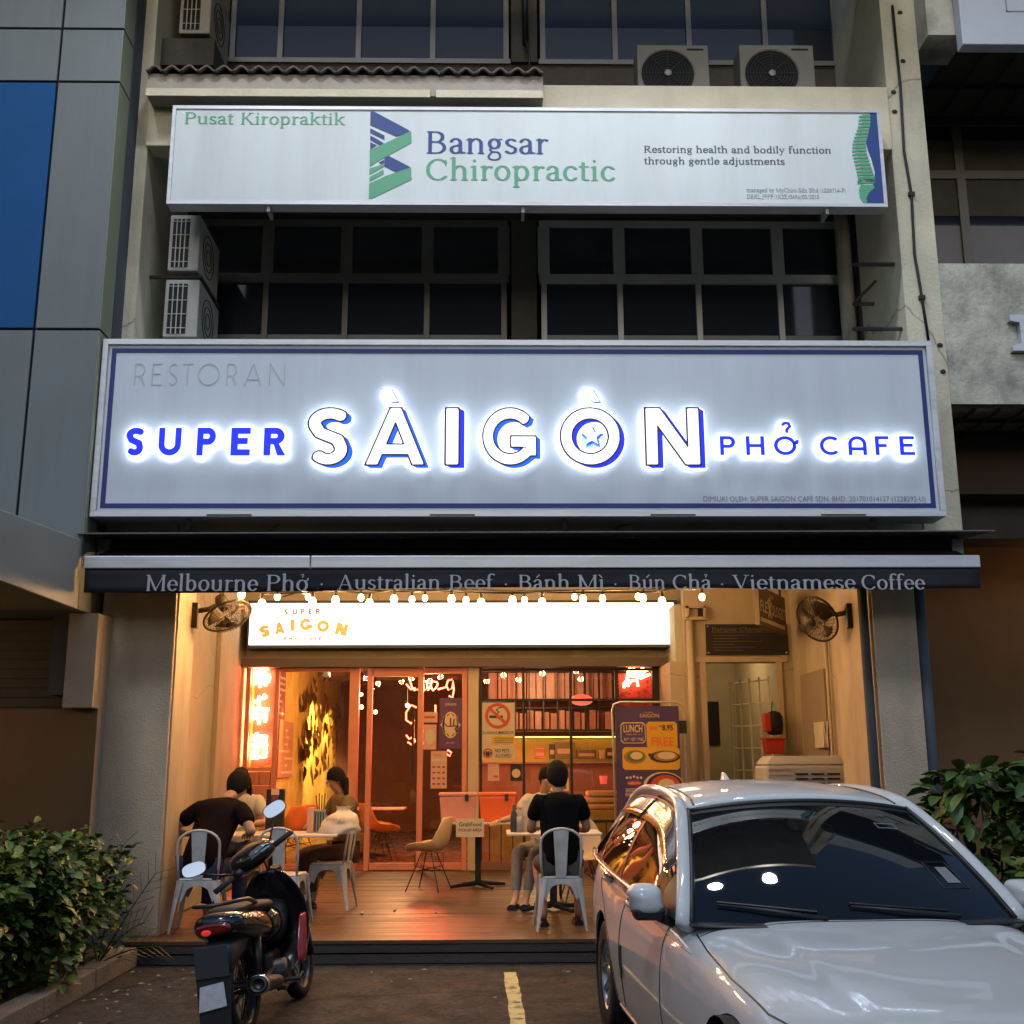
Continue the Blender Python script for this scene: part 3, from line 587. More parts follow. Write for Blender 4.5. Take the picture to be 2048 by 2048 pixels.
for a, b, c, d in ((xd0 - .02, xd0 + .06, DZ, ztop), (xd1 - .06, xd1 + .02, DZ, ztop), (xd0 - .1, xd1 + .1, ztop, ztop + .07)):
    f.box(a, b, 14.95 - YF, 14.998 - YF, c, d)
f.build('door_frame', M['lit'], sh, bevel=.006)
# stair hall behind the opening
hall = mat('stair_hall', (.46, .44, .34), .85, var=.12)
B('hall_wall', xd0 - .3, xd0 - .2, 15.16, 19, DZ, 3.6, hall); B('hall_wall', xd1 + .25, xd1 + .35, 15.16, 19, DZ, 3.6, hall)
B('hall_wall', xd0 - .3, xd1 + .3, 19, 19.1, DZ, 3.6, hall); B('hall_ceiling', xd0 - .3, xd1 + .3, 15.16, 19, 3.6, 3.7, hall)
for i in range(9):
    B('stair_step', xd0 - .19, xd0 + .62, 16.4 + i * .26, 16.7 + i * .26, DZ + .002, DZ + .17 * (i + 1), mat('stair_dark', (.06, .04, .035), .7))
box_ = B('hall_picture', xd0 + .75, xd0 + 1.0, 18.95, 18.98, 1.9, 2.6, M['dim'])
# folding grille on the right of the stair opening
gx = xd1 - .07; g = G()
for i in range(5):
    x = gx - i * .085; y = 15.35 + i * .22
    g.box(x - .012, x + .012, y - YF - .012, y - YF + .012, DZ, ztop - .15)
    for z in np.arange(.6, ztop - .2, .3):
        if i < 4: g.tube([(x, y - YF, z), (x - .085, y - YF + .22, z)], .010, 5)
g.build('door_grille', mat('cream_grille', (.7, .68, .58), .5), sh)
# plumbing and duct on terrace walls
pcx = X(1386, 1400, 14.9)
pipe('drainpipe', [(pcx, 14.93, DZ), (pcx, 14.93, Z(1386, 1236, 14.9))], .05, M['lit'])
pipe('conduit', [(X(1597, 1300, 14.9), 14.92, Z(1597, 1290, 14.9)), (X(1597, 1300, 14.9), 14.92, DZ)], .03, M['lit'])
pipe('conduit', [(3.93, 13.3, 3.2), (3.93, 13.3, DZ)], .022, M['lit'])
B('wall_door', 3.955, 3.979, 13.55, 14.6, DZ, 2.7, mat('wall_door_brown', (.26, .21, .16), .7, var=.1))
for i in range(13):
    z = .65 + i * .115
    B('louvre', 3.94, 3.98, 11.75, 12.55, z, z + .02, M['alu'])
B('louvre_opening', 3.975, 3.982, 11.7, 12.6, .55, 2.2, M['dark'])
# wall-mounted box and notices
b3 = thing('junction_box', 'small open white box on top of the wall pipe right of the light box sign', 'box', (0, 0, 0))
q0, q1 = P(1372, 1212, 14.9), P(1411, 1237, 14.9)
G().box(q0.x, q1.x, 14.96, 14.998, q1.z, q0.z).build('back_panel', M['lit'], b3)
f = G()
for a, b, c, d in ((q0.x, q1.x, q0.z - .03, q0.z), (q0.x - .02, q1.x + .02, q1.z - .02, q1.z + .02), (q0.x, q0.x + .03, q1.z, q0.z), (q1.x - .03, q1.x, q1.z, q0.z)): f.box(a, b, 14.86, 14.96, c, d)
f.build('frame', M['lit'], b3)
G().box(q1.x - .09, q1.x - .04, 14.9, 14.955, q1.z + .02, q1.z + .14).build('switch', M['black'], b3)

# ---------------------------------------------------------------- timber deck
dk = thing('timber_deck', 'low brown timber deck of long planks in front of the café', 'deck', (0, YD, 0))
dxl, dxr = X(243, 1883, YD), 4.35
wood = mat('deck_timber', (.082, .044, .020), .40, var=.3, vscale=2.5, bump=.35, bscale=22, stain=(.10, .055, .03), sstr=.7, sscale=(1, 14, 1), rvar=.12)
woodD = mat('riser_timber', (.045, .035, .032), .6, var=.3, vscale=3, bump=.3)
pl = G().box(0, 1, 0, .136, DZ - .028, DZ); me0 = pl.build('plank', wood, dk)
me0.scale.x = dxr - dxl; me0.location = (dxl, 0, 0); yy = .14
while YD + yy < YG - .02:
    c = clone(me0, loc=(dxl, yy, random.uniform(-.0015, .0015))); yy += .14
    if YD + yy > YF and YD + yy < YF + .6: pass
for i in range(2):
    B('riser_board', dxl + .03 * i, dxr, YD + .012 + .006 * i, YD + .04, .008 + .084 * (1 - i), .078 + .084 * (1 - i), woodD, root=dk, ry=YD)
B('joists', dxl + .05, dxr, YD + .06, YG, .0, DZ - .03, M['dark'], root=dk, ry=YD)

# ---------------------------------------------------------------- kerb and planting bed (left)
kx = KX = PZ(273, 1896, .15).x
kb = thing('planter_kerb', 'long dark concrete kerb edging the planting bed at left', 'kerb', (kx, 0, 0))
k0 = G().box(-.17, 0, 0, .985, 0, .15).build('kerb_block', M['kerb'], kb, bevel=.012); k0.location.y = 8.86
for i in range(1, 7): clone(k0, loc=(random.uniform(-.004, .004), 8.86 - i * .99, random.uniform(-.003, .003)))
g = G(); rr = []
for j in range(24):
    rr.append([(-6.5 + i * (6.5 + kx - .172) / 16.0, 3.0 + j * 7.1 / 23.0, .10 + .03 * random.random()) for i in range(17)])
props(g.grid(rr).build('planting_bed', M['soil']), kind='structure')

# ---------------------------------------------------------------- left neighbour: panelled office block
lb = thing('panelled_building', 'grey panelled office building with a bright blue band at left', 'building', (-3.6, 9.65, 0))
YA = 9.65
def pan(px0, px1, y0, y1, m, deep=.03):
    # bounds given at the panel plane
    return B('cladding_panel', px0, px1, YA, YA + deep, y0, y1, m, .004, root=lb_, ry=0)
lb_ = lb; lb.location = (0, 0, 0)
xa = X(197, 658, YA)              # arris
xj = [X(128, 30, YA), X(66, 658, YA)]
xj1 = X(128, 20, YA)
zs = [Z(66, 1100, YA), Z(66, 658, YA) , Z(100, 163, YA), Z(120, 57, YA), 10.6, 12.5]
gp = .012
for r_ in range(5):
    z0, z1 = zs[r_] + gp, zs[r_ + 1] - gp
    pan(xj1 + gp, xa, z0, z1, M['acp'])
    pan(xj1 - 1.6, xj1 - gp, z0, z1, M['acpblue'] if r_ == 1 else M['acp'])
    pan(xj1 - 3.3, xj1 - 1.6 - 2 * gp, z0, z1, M['acpblue'] if r_ == 1 else M['acp'])
    B('return_panel', xa + .001, xa + .012, YA + .002, YA + .30, z0, z1, M['acpside'], root=lb, ry=0)
B('core_wall', xj1 - 3.3, xa - .002, YA + .032, YA + .28, zs[0], 12.5, M['dark'], root=lb, ry=0)
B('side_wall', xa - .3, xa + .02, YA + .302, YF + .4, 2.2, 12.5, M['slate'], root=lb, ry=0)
# porch box with the slanting soffit
xp = -3.535
g = G()
z_b = 2.90
g.hexa([(-7.5, 7.2, z_b), (xp, 7.2, z_b), (xp, 9.64, z_b), (-7.5, 9.64, z_b), (-7.5, 7.2, 3.36), (xp, 7.2, 3.36), (xp, 9.64, 3.50), (-7.5, 9.64, 3.50)])
g.build('porch_fascia', mat('porch_cladding', (.24, .235, .21), .5, var=.08, vscale=1), lb, bevel=.01)
B('porch_beam', -5.0, xp - .002, 9.643, 10.18, 2.902, 3.49, M['acp'], root=lb, ry=0)
B('porch_slab', -7.5, xp - .05, 10.182, 12, 2.9, 3.4, M['brownD'], root=lb, ry=0)
xc0, xc1 = X(137, 1300, 9.9), X(197, 1300, 9.9)
B('porch_column', xc0, xc1, 9.85, 10.19, 2.082, 2.898, mat('porch_column', (.36, .30, .24), .75, var=.15, vscale=2.5, bump=.2), .01, root=lb, ry=0)
B('shutter', -7.5, xc0 - .01, 10.4, 10.5, 2.1, 2.9, M['shutter'], root=lb, ry=0)
for i in range(9): B('shutter_slat', -7.5, xc0 - .01, 10.38, 10.399, 2.12 + i * .085, 2.19 + i * .085, M['shutter'], root=lb, ry=0)
B('lower_wall', -7.5, xc1, 9.99, 10.05, 0, 2.08, M['brown'], root=lb, ry=0)
B('side_pier', xc1 + .002, -3.523, 10.0, 10.8, 0, 2.9, M['pillar'], root=lb, ry=0)

# ---------------------------------------------------------------- right neighbour
rb = thing('neighbour_shophouse', 'weathered cream shophouse with stained concrete at right edge', 'building', (0, 0, 0))
def BR(name, *a, **k): return B(name, *a, root=rb, ry=0, **k)
x1 = XR1 + .002
BR('parapet_wall', x1, 8.5, YF - .0, YF + .25, Z(1950, 808, YF), Z(1950, 527, YF), M['soiled'])
BR('floor_slab', x1, 8.5, YF + .252, YW, 5.0, 5.2, M['recess_shade'])
zb_ = Z(1900, 76, 10.0)
BR('ledge_wall', X(1849, 40, 10.0), X(1926, 40, 10.0), 9.95, YF + .25, zb_, 12, M['soiled'])
BR('ledge_slab', X(1926, 40, 10.0) + .002, 8.5, YF, YW, zb_ + .1, 9.6, M['recess_shade'])
BR('window_wall', x1, 8.5, YW, YW + .2, 7.65, 8.6, M['recess_shade'])
BR('window_wall', x1, 8.5, YW, YW + .2, 5.2, 5.5, M['recess_shade'])
f = G(); xw = [x1 + .06, X(1926, 420, YW), X(2090, 420, YW), 7.5]
zt_, zm_, zl_ = Z(1950, 245, YW), Z(1950, 352, YW), Z(1950, 540, YW)
for x in xw: f.box(x - .05, x + .05, YW - .03, YW + .05, 5.5, zt_)
for z in (zt_, zm_, 5.52): f.box(x1, 8.0, YW - .034, YW + .05, z - .05, z + .05)
fr = f.build('window', M['mullion'], rb)
for a, b in zip(xw[:-1], xw[1:]):
    box('pane', a + .05, b - .05, YW + .012, YW + .02, zm_ + .05, zt_ - .05, M['upane'], fr)
    box('pane', a + .05, b - .05, YW + .012, YW + .02, Z(1950, 450, YW), zm_ - .05, M['upane'], fr)
    box('film', a + .05, b - .05, YW + .012, YW + .02, 5.57, Z(1950, 450, YW) - .002, M['frost'], fr)
def lattice(z, ya, yb, x0, x1_, st, mm):
    g = G(); x = x0
    while x < x1_: g.tube([(x, ya, z), (x, yb, z)], .016, 5); x += st
    for y in (ya, (ya + yb) / 2, yb): g.tube([(x0, y, z + .02), (x1_, y, z + .02)], .02 if y != yb else .04, 5)
    return g.build('grille', mm, rb)
lattice(zb_ + .04, YF + .1, YW - .1, x1 + .05, 8, .34, M['iron'])
lattice(4.90, YF + .05, YF + 1.0, x1 + .02, 8, .24, M['iron'])
BR('soffit', x1, 8.5, YF + .26, YF + 1.05, 4.95, 4.998, M['metal'])
BR('soffit_beam', 3.94, 8.5, YF + 1.06, YF + 1.5, 4.3, 5.0, M['brownD'])
BR('soffit_beam', 3.94, 8.5, YF + 1.4, YF + 1.9, 3.9, 4.298, M['recess_shade'])
BR('lower_wall', 4.11, 8.5, 12.9, 13.0, 0, 4.3, M['brown'])
# light box on the ledge and serif letter on the parapet
ls = thing('light_box_sign', 'plain white light box sign on the ledge at the top right corner', 'sign', (0, 0, 0))
q = P(1926, 88, 9.8)
G().box(q.x, q.x + 2.6, 9.8, 9.94, q.z, q.z + 1.2).build('sign_case', mat('pale_sign', (.50, .55, .66), .4, var=.05), ls, bevel=.01)
g = G(); u0, u1 = P(2012, 20, 9.8), P(2048, 24, 9.8)
g.box(u0.x, u0.x + .012, 9.794, 9.798, u1.z, u1.z + .4); g.box(u0.x, u0.x + 1.0, 9.794, 9.798, u1.z, u1.z + .012)
g.build('printed_line', mat('grey_line', (.25, .28, .36), .5), ls)
a_, b_ = P(1928, 700, YF - .03), P(1952, 628, YF - .03)
le = thing('metal_letter', 'large pale metal letter fixed on stained parapet at the right edge', 'letter', (0, 0, 0))
t_ = P(2019, 629, YF - .07); b_ = P(2019, 701, YF - .07); h_ = t_.z - b_.z
G().prism([(t_.x, t_.z), (t_.x + .42, t_.z), (t_.x + .42, t_.z - .06), (t_.x + .32, t_.z - .08), (t_.x + .32, b_.z + .08), (t_.x + .42, b_.z + .05), (t_.x + .42, b_.z), (t_.x, b_.z), (t_.x, b_.z + .05), (t_.x + .09, b_.z + .08), (t_.x + .09, t_.z - .08), (t_.x, t_.z - .06)], YF - .07, YF - .002).build('stem', M['alu'], le)

# ---------------------------------------------------------------- flood lamps fixed above the upper windows (seen mirrored in the windscreen)
def flood(x, z, lab):
    t = thing('flood_light', lab, 'lamp', (x, 8.12, z), group='flood lights on arms above the signs')
    G().tube([(0, 2.2, -.3), (0, 1.0, .1), (0, .05, .25), (0, 0, .06)], .03, 8).build('arm', M['black'], t)
    G().lathe([(.02, .10), (.08, .09), (.11, .0), (.12, -.05), (.11, -.05)], (0, 0, 0), 16).build('lamp_shade', M['metal'], t, smooth=True)
    G().lathe([(.0, -.025), (.075, -.025)], (0, 0, 0), 16).build('lamp_glass', mat('flood_glass', (.8, .8, .8), .4, emit=(.85, .92, 1.0), estr=60.0, sample=False), t)
    ld = bpy.data.lights.new('flood_lamp', 'SPOT'); ld.energy = 330; ld.color = (.93, .97, 1.0); ld.spot_size = R(150); ld.spot_blend = .9; ld.shadow_soft_size = .22
    lo = bpy.data.objects.new('flood_lamp', ld); COL.objects.link(lo); lo.parent = t; lo.location = (0, .0, -.07); lo.rotation_euler = (R(10), 0, 0)
    return t
flood(-2.3, 10.6, 'round flood light on the arm above the left side of the signs')
flood(.75, 10.6, 'round flood light on the arm above the centre right')
flood(2.45, 10.6, 'round flood light on the arm nearest the neighbouring shop')
# ---------------------------------------------------------------- upper sign (chiropractic)
blueP = mat('print_blue', (.008, .045, .22), .5); greenP = mat('print_green', (.085, .33, .20), .5); inkP = mat('print_ink', (.05, .065, .11), .5); greyP = mat('print_grey', (.30, .31, .33), .5)
YC = 9.95
cs = thing('upper_signboard', 'long white signboard reading Bangsar Chiropractic with a green spine', 'sign', (0, YC, 0))
a, b = P(333, 410, YC), P(1775, 413, YC); zt = Z(1050, 216, YC); zb = (a.z + b.z) / 2
sx0, sx1 = a.x, b.x
face = mat('sign_face_white', (.60, .66, .70), .45, var=.05, vscale=.8, stain=(.48, .50, .53), sstr=.6, sscale=(2.0, 1, .3))
def LB(name, x0, x1, y0, y1, z0, z1, m, root, bevel=0.0): return box(name, x0, x1, y0, y1, z0, z1, m, root, bevel)
LB('sign_panel', sx0 + .035, sx1 - .035, 0, .14, zb + .035, zt - .035, face, cs)
for nm, q in (('frame_rail', (sx0, sx1, -.012, .15, zb, zb + .034)), ('frame_rail', (sx0, sx1, -.012, .15, zt - .034, zt)), ('frame_stile', (sx0, sx0 + .034, -.012, .15, zb + .035, zt - .035)), ('frame_stile', (sx1 - .034, sx1, -.012, .15, zb + .035, zt - .035))):
    LB(nm, *q, M['alu'], cs)
def line(text, fn, px0, px1, base, top, nm, m, root, Y, off=.004, **k):
    q0, q1 = P(px0, base, Y), P(px1, base, Y); t = P(px0, top, Y)
    return fn(text, q0.x, q1.x, q0.z, t.z - q0.z, nm, m, root, -off, **k)
line('Pusat Kiropraktik', serif, 367, 690, 248, 225, 'green_lettering', greenP, cs, YC)
line('Bangsar', serif, 849, 1098, 307, 263, 'blue_lettering', blueP, cs, YC)
line('Chiropractic', serif, 849, 1232, 360, 318, 'green_lettering', greenP, cs, YC)
line('Restoring health and bodily function', serif, 1287, 1663, 305, 292, 'ink_lettering', inkP, cs, YC)
line('through gentle adjustments', serif, 1288, 1570, 328, 315, 'ink_lettering', inkP, cs, YC)
line('managed by MyChiro Sdn Bhd (1028714-P)', serif, 1493, 1692, 384, 376, 'grey_lettering', greyP, cs, YC)
line('DBKL.JPPP/1K2E/0496/05/2015', serif, 1493, 1639, 397, 389, 'grey_lettering', greyP, cs, YC)['kind'] = 'stuff'
def logo(pts, nm, m, root, Y, off=.004, z7=(680, 190, 600 / 1932.)):
    lp = [[(lambda q: (q.x, q.z))(P(z7[0] + u * z7[2], z7[1] + v * z7[2], Y)) for u, v in pl_] for pl_ in pts]
    return loops_mesh(lp, nm, m, root, -off, .003)
logo([[(197, 108), (215, 105), (440, 225), (455, 240), (362, 268), (195, 195)], [(195, 215), (287, 262), (287, 290), (195, 245)], [(195, 262), (240, 285), (283, 312), (255, 325), (195, 290)], [(195, 305), (238, 325), (195, 352)],
      [(287, 395), (305, 388), (440, 458), (455, 468), (368, 502), (285, 460)], [(250, 435), (284, 418), (284, 440), (262, 445)]], 'logo_blue', blueP, cs, YC)
logo([[(192, 356), (290, 312), (458, 232), (461, 308), (240, 430), (192, 462)], [(190, 475), (282, 445), (283, 462), (190, 515)], [(190, 530), (280, 480), (282, 510), (190, 558)], [(188, 572), (300, 520), (330, 510), (458, 468), (460, 545), (205, 668), (186, 668)]], 'logo_green', greenP, cs, YC, off=.005)
# spine and blue edge (pixels of the right-hand detail)
zz = (1348, 0, 700 / 1932.)
logo([[(1080, 621), (1118, 621), (1166, 1128), (1062, 1128), (1060, 1098), (1085, 1050), (1098, 1020), (1106, 990), (1108, 950), (1092, 890), (1070, 830), (1060, 790), (1072, 740), (1084, 680)]], 'edge_blue', blueP, cs, YC, z7=zz)
sp_ = []
cpt = [(1052, 640), (1050, 690), (1035, 740), (1022, 790), (1022, 840), (1036, 890), (1050, 940), (1062, 985), (1060, 1005)]
for i in range(22):
    t = i / 21.0 * (len(cpt) - 1.001); k = int(t); f_ = t - k
    cx_ = cpt[k][0] * (1 - f_) + cpt[k + 1][0] * f_; cy_ = cpt[k][1] * (1 - f_) + cpt[k + 1][1] * f_
    hh = 7.4; w1 = 30 + i * .8
    sp_.append([(cx_ - w1 * .3, cy_ - hh), (cx_ + w1 + 2, cy_ - hh + 3), (cx_ + w1, cy_ + hh), (cx_ - w1 * .2, cy_ + hh - 1), (cx_ - w1, cy_ + hh + 5), (cx_ - w1 - 3, cy_ + hh - 5), (cx_ - w1 * .5, cy_ - 2)])
sp_.append([(1030, 1020), (1098, 1022), (1108, 1036), (1080, 1060), (1062, 1090), (1066, 1122), (1045, 1122), (1025, 1090), (1020, 1050)])
logo(sp_, 'spine_drawing', greenP, cs, YC, off=.006, z7=zz)
for px in (533, 1043, 1652): LB('bracket', X(px, 412, YC), X(px, 412, YC) + .03, .02, .2, zb - .06, zb, M['metal'], cs)

# ---------------------------------------------------------------- main café sign
ms = thing('main_signboard', 'huge white signboard with glowing letters Super Saigon Pho Cafe in blue border', 'sign', (0, YS, 0))
a, b = P(181, 1034, YS), P(1891, 1033, YS); zb = a.z; zt = Z(1035, 682, YS); mx0, mx1 = a.x, b.x
face2 = mat('main_sign_face', (.56, .62, .71), .45, var=.035, vscale=1.0, stain=(.45, .48, .58), sstr=.5, sscale=(3.0, 1, .25))
LB('sign_panel', mx0 + .05, mx1 - .05, 0, .28, zb + .05, zt - .05, face2, ms)
for nm, q in (('frame_rail', (mx0, mx1, -.03, .30, zb, zb + .048)), ('frame_rail', (mx0, mx1, -.03, .30, zt - .048, zt)), ('frame_stile', (mx0, mx0 + .048, -.03, .30, zb + .05, zt - .05)), ('frame_stile', (mx1 - .048, mx1, -.03, .30, zb + .05, zt - .05))):
    LB(nm, *q, M['alu'], ms)
navy = mat('border_navy', (.008, .018, .16), .5)
o0, o1 = P(225, 697, YS), P(1872, 1016, YS); bx0 = P(200, 1017, YS).x; bx1 = o1.x; bz0 = o1.z; bz1 = o0.z; tb = .042
for nm, q in (('border_line', (bx0, bx1, bz0, bz0 + tb)), ('border_line', (bx0, bx1, bz1 - tb, bz1)), ('border_line', (bx0, bx0 + tb, bz0 + tb, bz1 - tb)), ('border_line', (bx1 - tb, bx1, bz0 + tb, bz1 - tb))):
    LB(nm, q[0], q[1], -.004, -.001, q[2], q[3], navy, ms)
line('DIMILIKI OLEH: SUPER SAIGON CAFÉ SDN. BHD. 201701014127 (1228292-U)', sans, 1407, 1851, 1003, 992, 'grey_lettering', mat('print_grey_dark', (.16, .17, .2), .5), ms, YS)
# monoline capitals (unit cap height 1, stroke half width h)
def mono(ch, h):
    S_ = {'U': (.84, [('p', [(h, 1), (h, .38)] + arc(.42, .40, .42 - h, .40 - h, 180, 360, 16)[1:] + [(.84 - h, 1)], h)]),
     'S': (.62, [('p', arc(.33, .73, .25 - h * .2, .27 - h, 38, 205, 14) + [(.18, .56), (.45, .44)] + arc(.31, .27, .29 - h, .27 - h, 30, -145, 14)[1:], h)]),
     'P': (.68, [('p', [(h, 0), (h, 1)], h), ('p', [(h, 1 - h), (.40, 1 - h)] + arc(.40, .69, .28 - h, .31 - h, 90, -90, 14)[1:] + [(h, .38 + h)], h)]),
     'R': (.70, [('p', [(h, 0), (h, 1)], h), ('p', [(h, 1 - h), (.38, 1 - h)] + arc(.38, .70, .29 - h, .30 - h, 90, -90, 14)[1:] + [(h, .40 + h)], h), ('h', [(.30, .46), (.48, .46), (.72, .0), (.72 - 2.4 * h, .0)][::1])]),
     'E': (.62, [('p', [(h, 0), (h, 1)], h), ('p', [(h, 1 - h), (.62, 1 - h)], h), ('p', [(h, h), (.62, h)], h), ('p', [(h, .52), (.54, .52)], h)]),
     'F': (.60, [('p', [(h, 0), (h, 1)], h), ('p', [(h, 1 - h), (.60, 1 - h)], h), ('p', [(h, .50), (.50, .50)], h)]),
     'H': (.80, [('p', [(h, 0), (h, 1)], h), ('p', [(.80 - h, 0), (.80 - h, 1)], h), ('p', [(h, .5), (.80 - h, .5)], h)]),
     'T': (.62, [('p', [(.31, 0), (.31, 1)], h), ('p', [(0, 1 - h), (.62, 1 - h)], h)]),
     'O': (1.0, [('p', arc(.5, .5, .5 - h, .5 - h, 0, 360, 36), h), ('p', [(1 - h, .49), (1 - h, .51)], h)]),
     'C': (.86, [('p', arc(.5, .5, .5 - h, .5 - h, 48, 312, 28), h)]),
     'G': (1.0, [('p', arc(.51, .5, .51 - h, .5 - h, 42, 322, 30), h), ('p', [(.90, .5), (.90, .16)], h), ('p', [(.52, .5 - h), (1.0 - 0.02, .5 - h)], h)]),
     'I': (2 * h, [('p', [(h, 0), (h, 1)], h)]),
     'N': (.86, [('h', [(0, 1), (2 * h, 1), (2 * h, 0), (0, 0)]), ('h', [(.86 - 2 * h, 1), (.86, 1), (.86, 0), (.86 - 2 * h, 0)]), ('h', [(0, 1), (2.5 * h, 1), (.86, 0), (.86 - 2.5 * h, 0)])]),
     'A': (1.0, [('h', [(.5 - h * 1.0, 1), (.5 + h * 1.0, 1), (2.2 * h, 0), (0, 0)]), ('h', [(.5 - h, 1), (.5 + h, 1), (1, 0), (1 - 2.2 * h, 0)]), ('p', [(.2, .27), (.8, .27)], h * .92)]),
     'a': (.84, [('p', [(h, 0), (h, .58)] + arc(.42, .58, .42 - h, .42 - h, 180, 0, 16)[1:] + [(.84 - h, 0)], h), ('p', [(h, .33), (.84 - h, .33)], h)]),
    }
    adv, pr = S_[ch]
    out = []
    for p in pr:
        if p[0] == 'h':      # make polygons clockwise for the half plane test
            q = p[1]; A_ = sum(q[i][0] * q[(i + 1) % len(q)][1] - q[(i + 1) % len(q)][0] * q[i][1] for i in range(len(q)))
            out.append(('h', q if A_ > 0 else q[::-1]))
        else: out.append(p)
    return adv, out
glow = mat('led_glow', (.9, .9, .9), .5, emit=(.80, .88, 1.0), estr=26.0)
side = mat('acrylic_lit_side', (.85, .85, .85), .35, emit=(.90, .95, 1.0), estr=1.1)
faceW = mat('acrylic_lit_face', (.8, .8, .8), .35, emit=(1.0, 1.0, .99), estr=.9)
blueL = mat('lit_blue', (.0, .02, .6), .4, emit=(.0, .012, .75), estr=1.0); blueM = mat('lit_mid_blue', (.0, .06, .7), .4, emit=(.0, .12, .75), estr=.9)
inkL = mat('letter_outline', (.03, .02, .08), .5)
def led_letter(prims, adv, x0, x1, z0, h, big, wide=None):
    root = ms; kx = (x1 - x0) / adv
    tr = lambda a, b: (x0 + a * kx, z0 + b * h)
    res = .022; cc = 1.0
    if big:
        sh_ = (.075, -.05)
        body = contours(prims, .026, sh_, res, .004); back = contours(prims, -.02, None, res, .006)
        o = loops_mesh(body, 'letter', side, root, -.085, .055, tr)
        loops_mesh(back, 'led_backing', glow, o, -.022, .012, tr)
        s2 = contours(prims, .006, sh_, res, .003)
        loops_mesh(s2, 'letter_shadow', blueL if big == 1 else blueM, o, -.0885, .003, tr)
        loops_mesh(contours(prims, .020, None, res, .003), 'letter_outline', inkL, o, -.0915, .0025, tr)
        loops_mesh(contours(prims, -.006, None, res, .003), 'letter_face', faceW, o, -.0945, .0025, tr)
    else:
        body = contours(prims, .045, None, res, .005); back = contours(prims, .0, None, res, .008)
        o = loops_mesh(body, 'letter', side, root, -.075, .048, tr)
        loops_mesh(back, 'led_backing', glow, o, -.022, .012, tr)
        loops_mesh(contours(prims, -.004, None, res, .003), 'letter_face', blueL, o, -.0785, .003, tr)
    return o
def place(ch, px0, px1, py0, py1, h, big=0):
    adv, pr = mono(ch, h); YL = YS - .08
    q0, q1 = P(px0, py0, YL), P(px1, py1, YL)
    return led_letter(pr, adv, q0.x, q1.x, q0.z, q1.z - q0.z, big)
for ch, a, b in (('S', 250, 290), ('U', 315, 364), ('P', 392, 433), ('E', 460, 502), ('R', 526, 572)): place(ch, a, b, 911, 855, .115)
for ch, a, b in (('P', 1441, 1470), ('H', 1493, 1528), ('O', 1549, 1592), ('C', 1641, 1676), ('a', 1698, 1732), ('F', 1752, 1777), ('E', 1801, 1828)): place(ch, a, b, 910, 872, .085)
YL = YS - .08
q = P(1590, 882, YL); r = P(1573, 872, YL)
hz = P(0, 872, YL).z - P(0, 910, YL).z
led_letter([('p', [(0, .0), (.12, .08), (.14, .24)], .07)], .14, q.x - .015, q.x + .02, q.z - .03, hz, 0)
led_letter([('p', [(.0, .55), (.14, .68), (.36, .66), (.42, .48), (.24, .30), (.24, .12)], .08)], .45, r.x - .035, r.x + .04, r.z + .01, hz * .95, 0)
for ch, a, b, bg_ in (('S', 614, 700, 2), ('A', 731, 850, 2), ('I', 891, 918, 1), ('G', 966, 1072, 2), ('O', 1122, 1238, 1), ('N', 1293, 1396, 1)):
    place(ch, a, b, 930, 817, .094, bg_)
for px in (763, 1165):
    q0, q1 = P(px, 808, YL), P(px + 34, 779, YL)
    led_letter([('h', [(0, 1), (.62, 1), (1.05, .12), (.62, .12)][::-1])], 1.05, q0.x, q1.x, q0.z, q1.z - q0.z, 1)
c_ = P(1186, 875, YS - .08); st_ = []
for k in range(10):
    rr_ = .105 if k % 2 == 0 else .048; st_.append((c_.x + rr_ * sin(pi * k / 5), c_.z + rr_ * cos(pi * k / 5)))
o = loops_mesh([st_], 'star', blueM, ms, -.0885, .05)
loops_mesh([[(c_.x - .012 + (x - c_.x) * .88, c_.z + .012 + (z - c_.z) * .88) for x, z in st_]], 'star_face', faceW, o, -.0925, .003)
# faint unlit thin letters RESTORAN
thin = mat('unlit_letter', (.44, .46, .53), .5)
for ch, a, b in (('R', 268, 292), ('E', 303, 325), ('S', 336, 357), ('T', 364, 387), ('O', 395, 441), ('R', 453, 475), ('A', 488, 525), ('N', 538, 571)):
    adv, pr = mono(ch, .028 if ch != 'N' else .02); q0, q1 = P(a, 771, YS), P(b, 727, YS)
    kx = (q1.x - q0.x) / adv; kz = q1.z - q0.z
    loops_mesh(contours(pr, 0, None, .016, .004), 'thin_letter', thin, ms, -.004, .003, lambda u, v: (q0.x + u * kx, q0.z + v * kz))
# stays beneath the sign
for px in (372, 1130, 1752):
    x = X(px, 1040, YS)
    G().tube([(x, .05, zb + .02), (x, .1, zb - .08), (x + .14, .42, zb - .17)], .025, 6).build('stay', M['iron'], ms)
for px in (415, 860, 1300, 1640): LB('stain_strip', X(px, 1030, YS), X(px + 90, 1030, YS), -.033, -.031, zb + .004, zb + .018, M['iron'], ms)

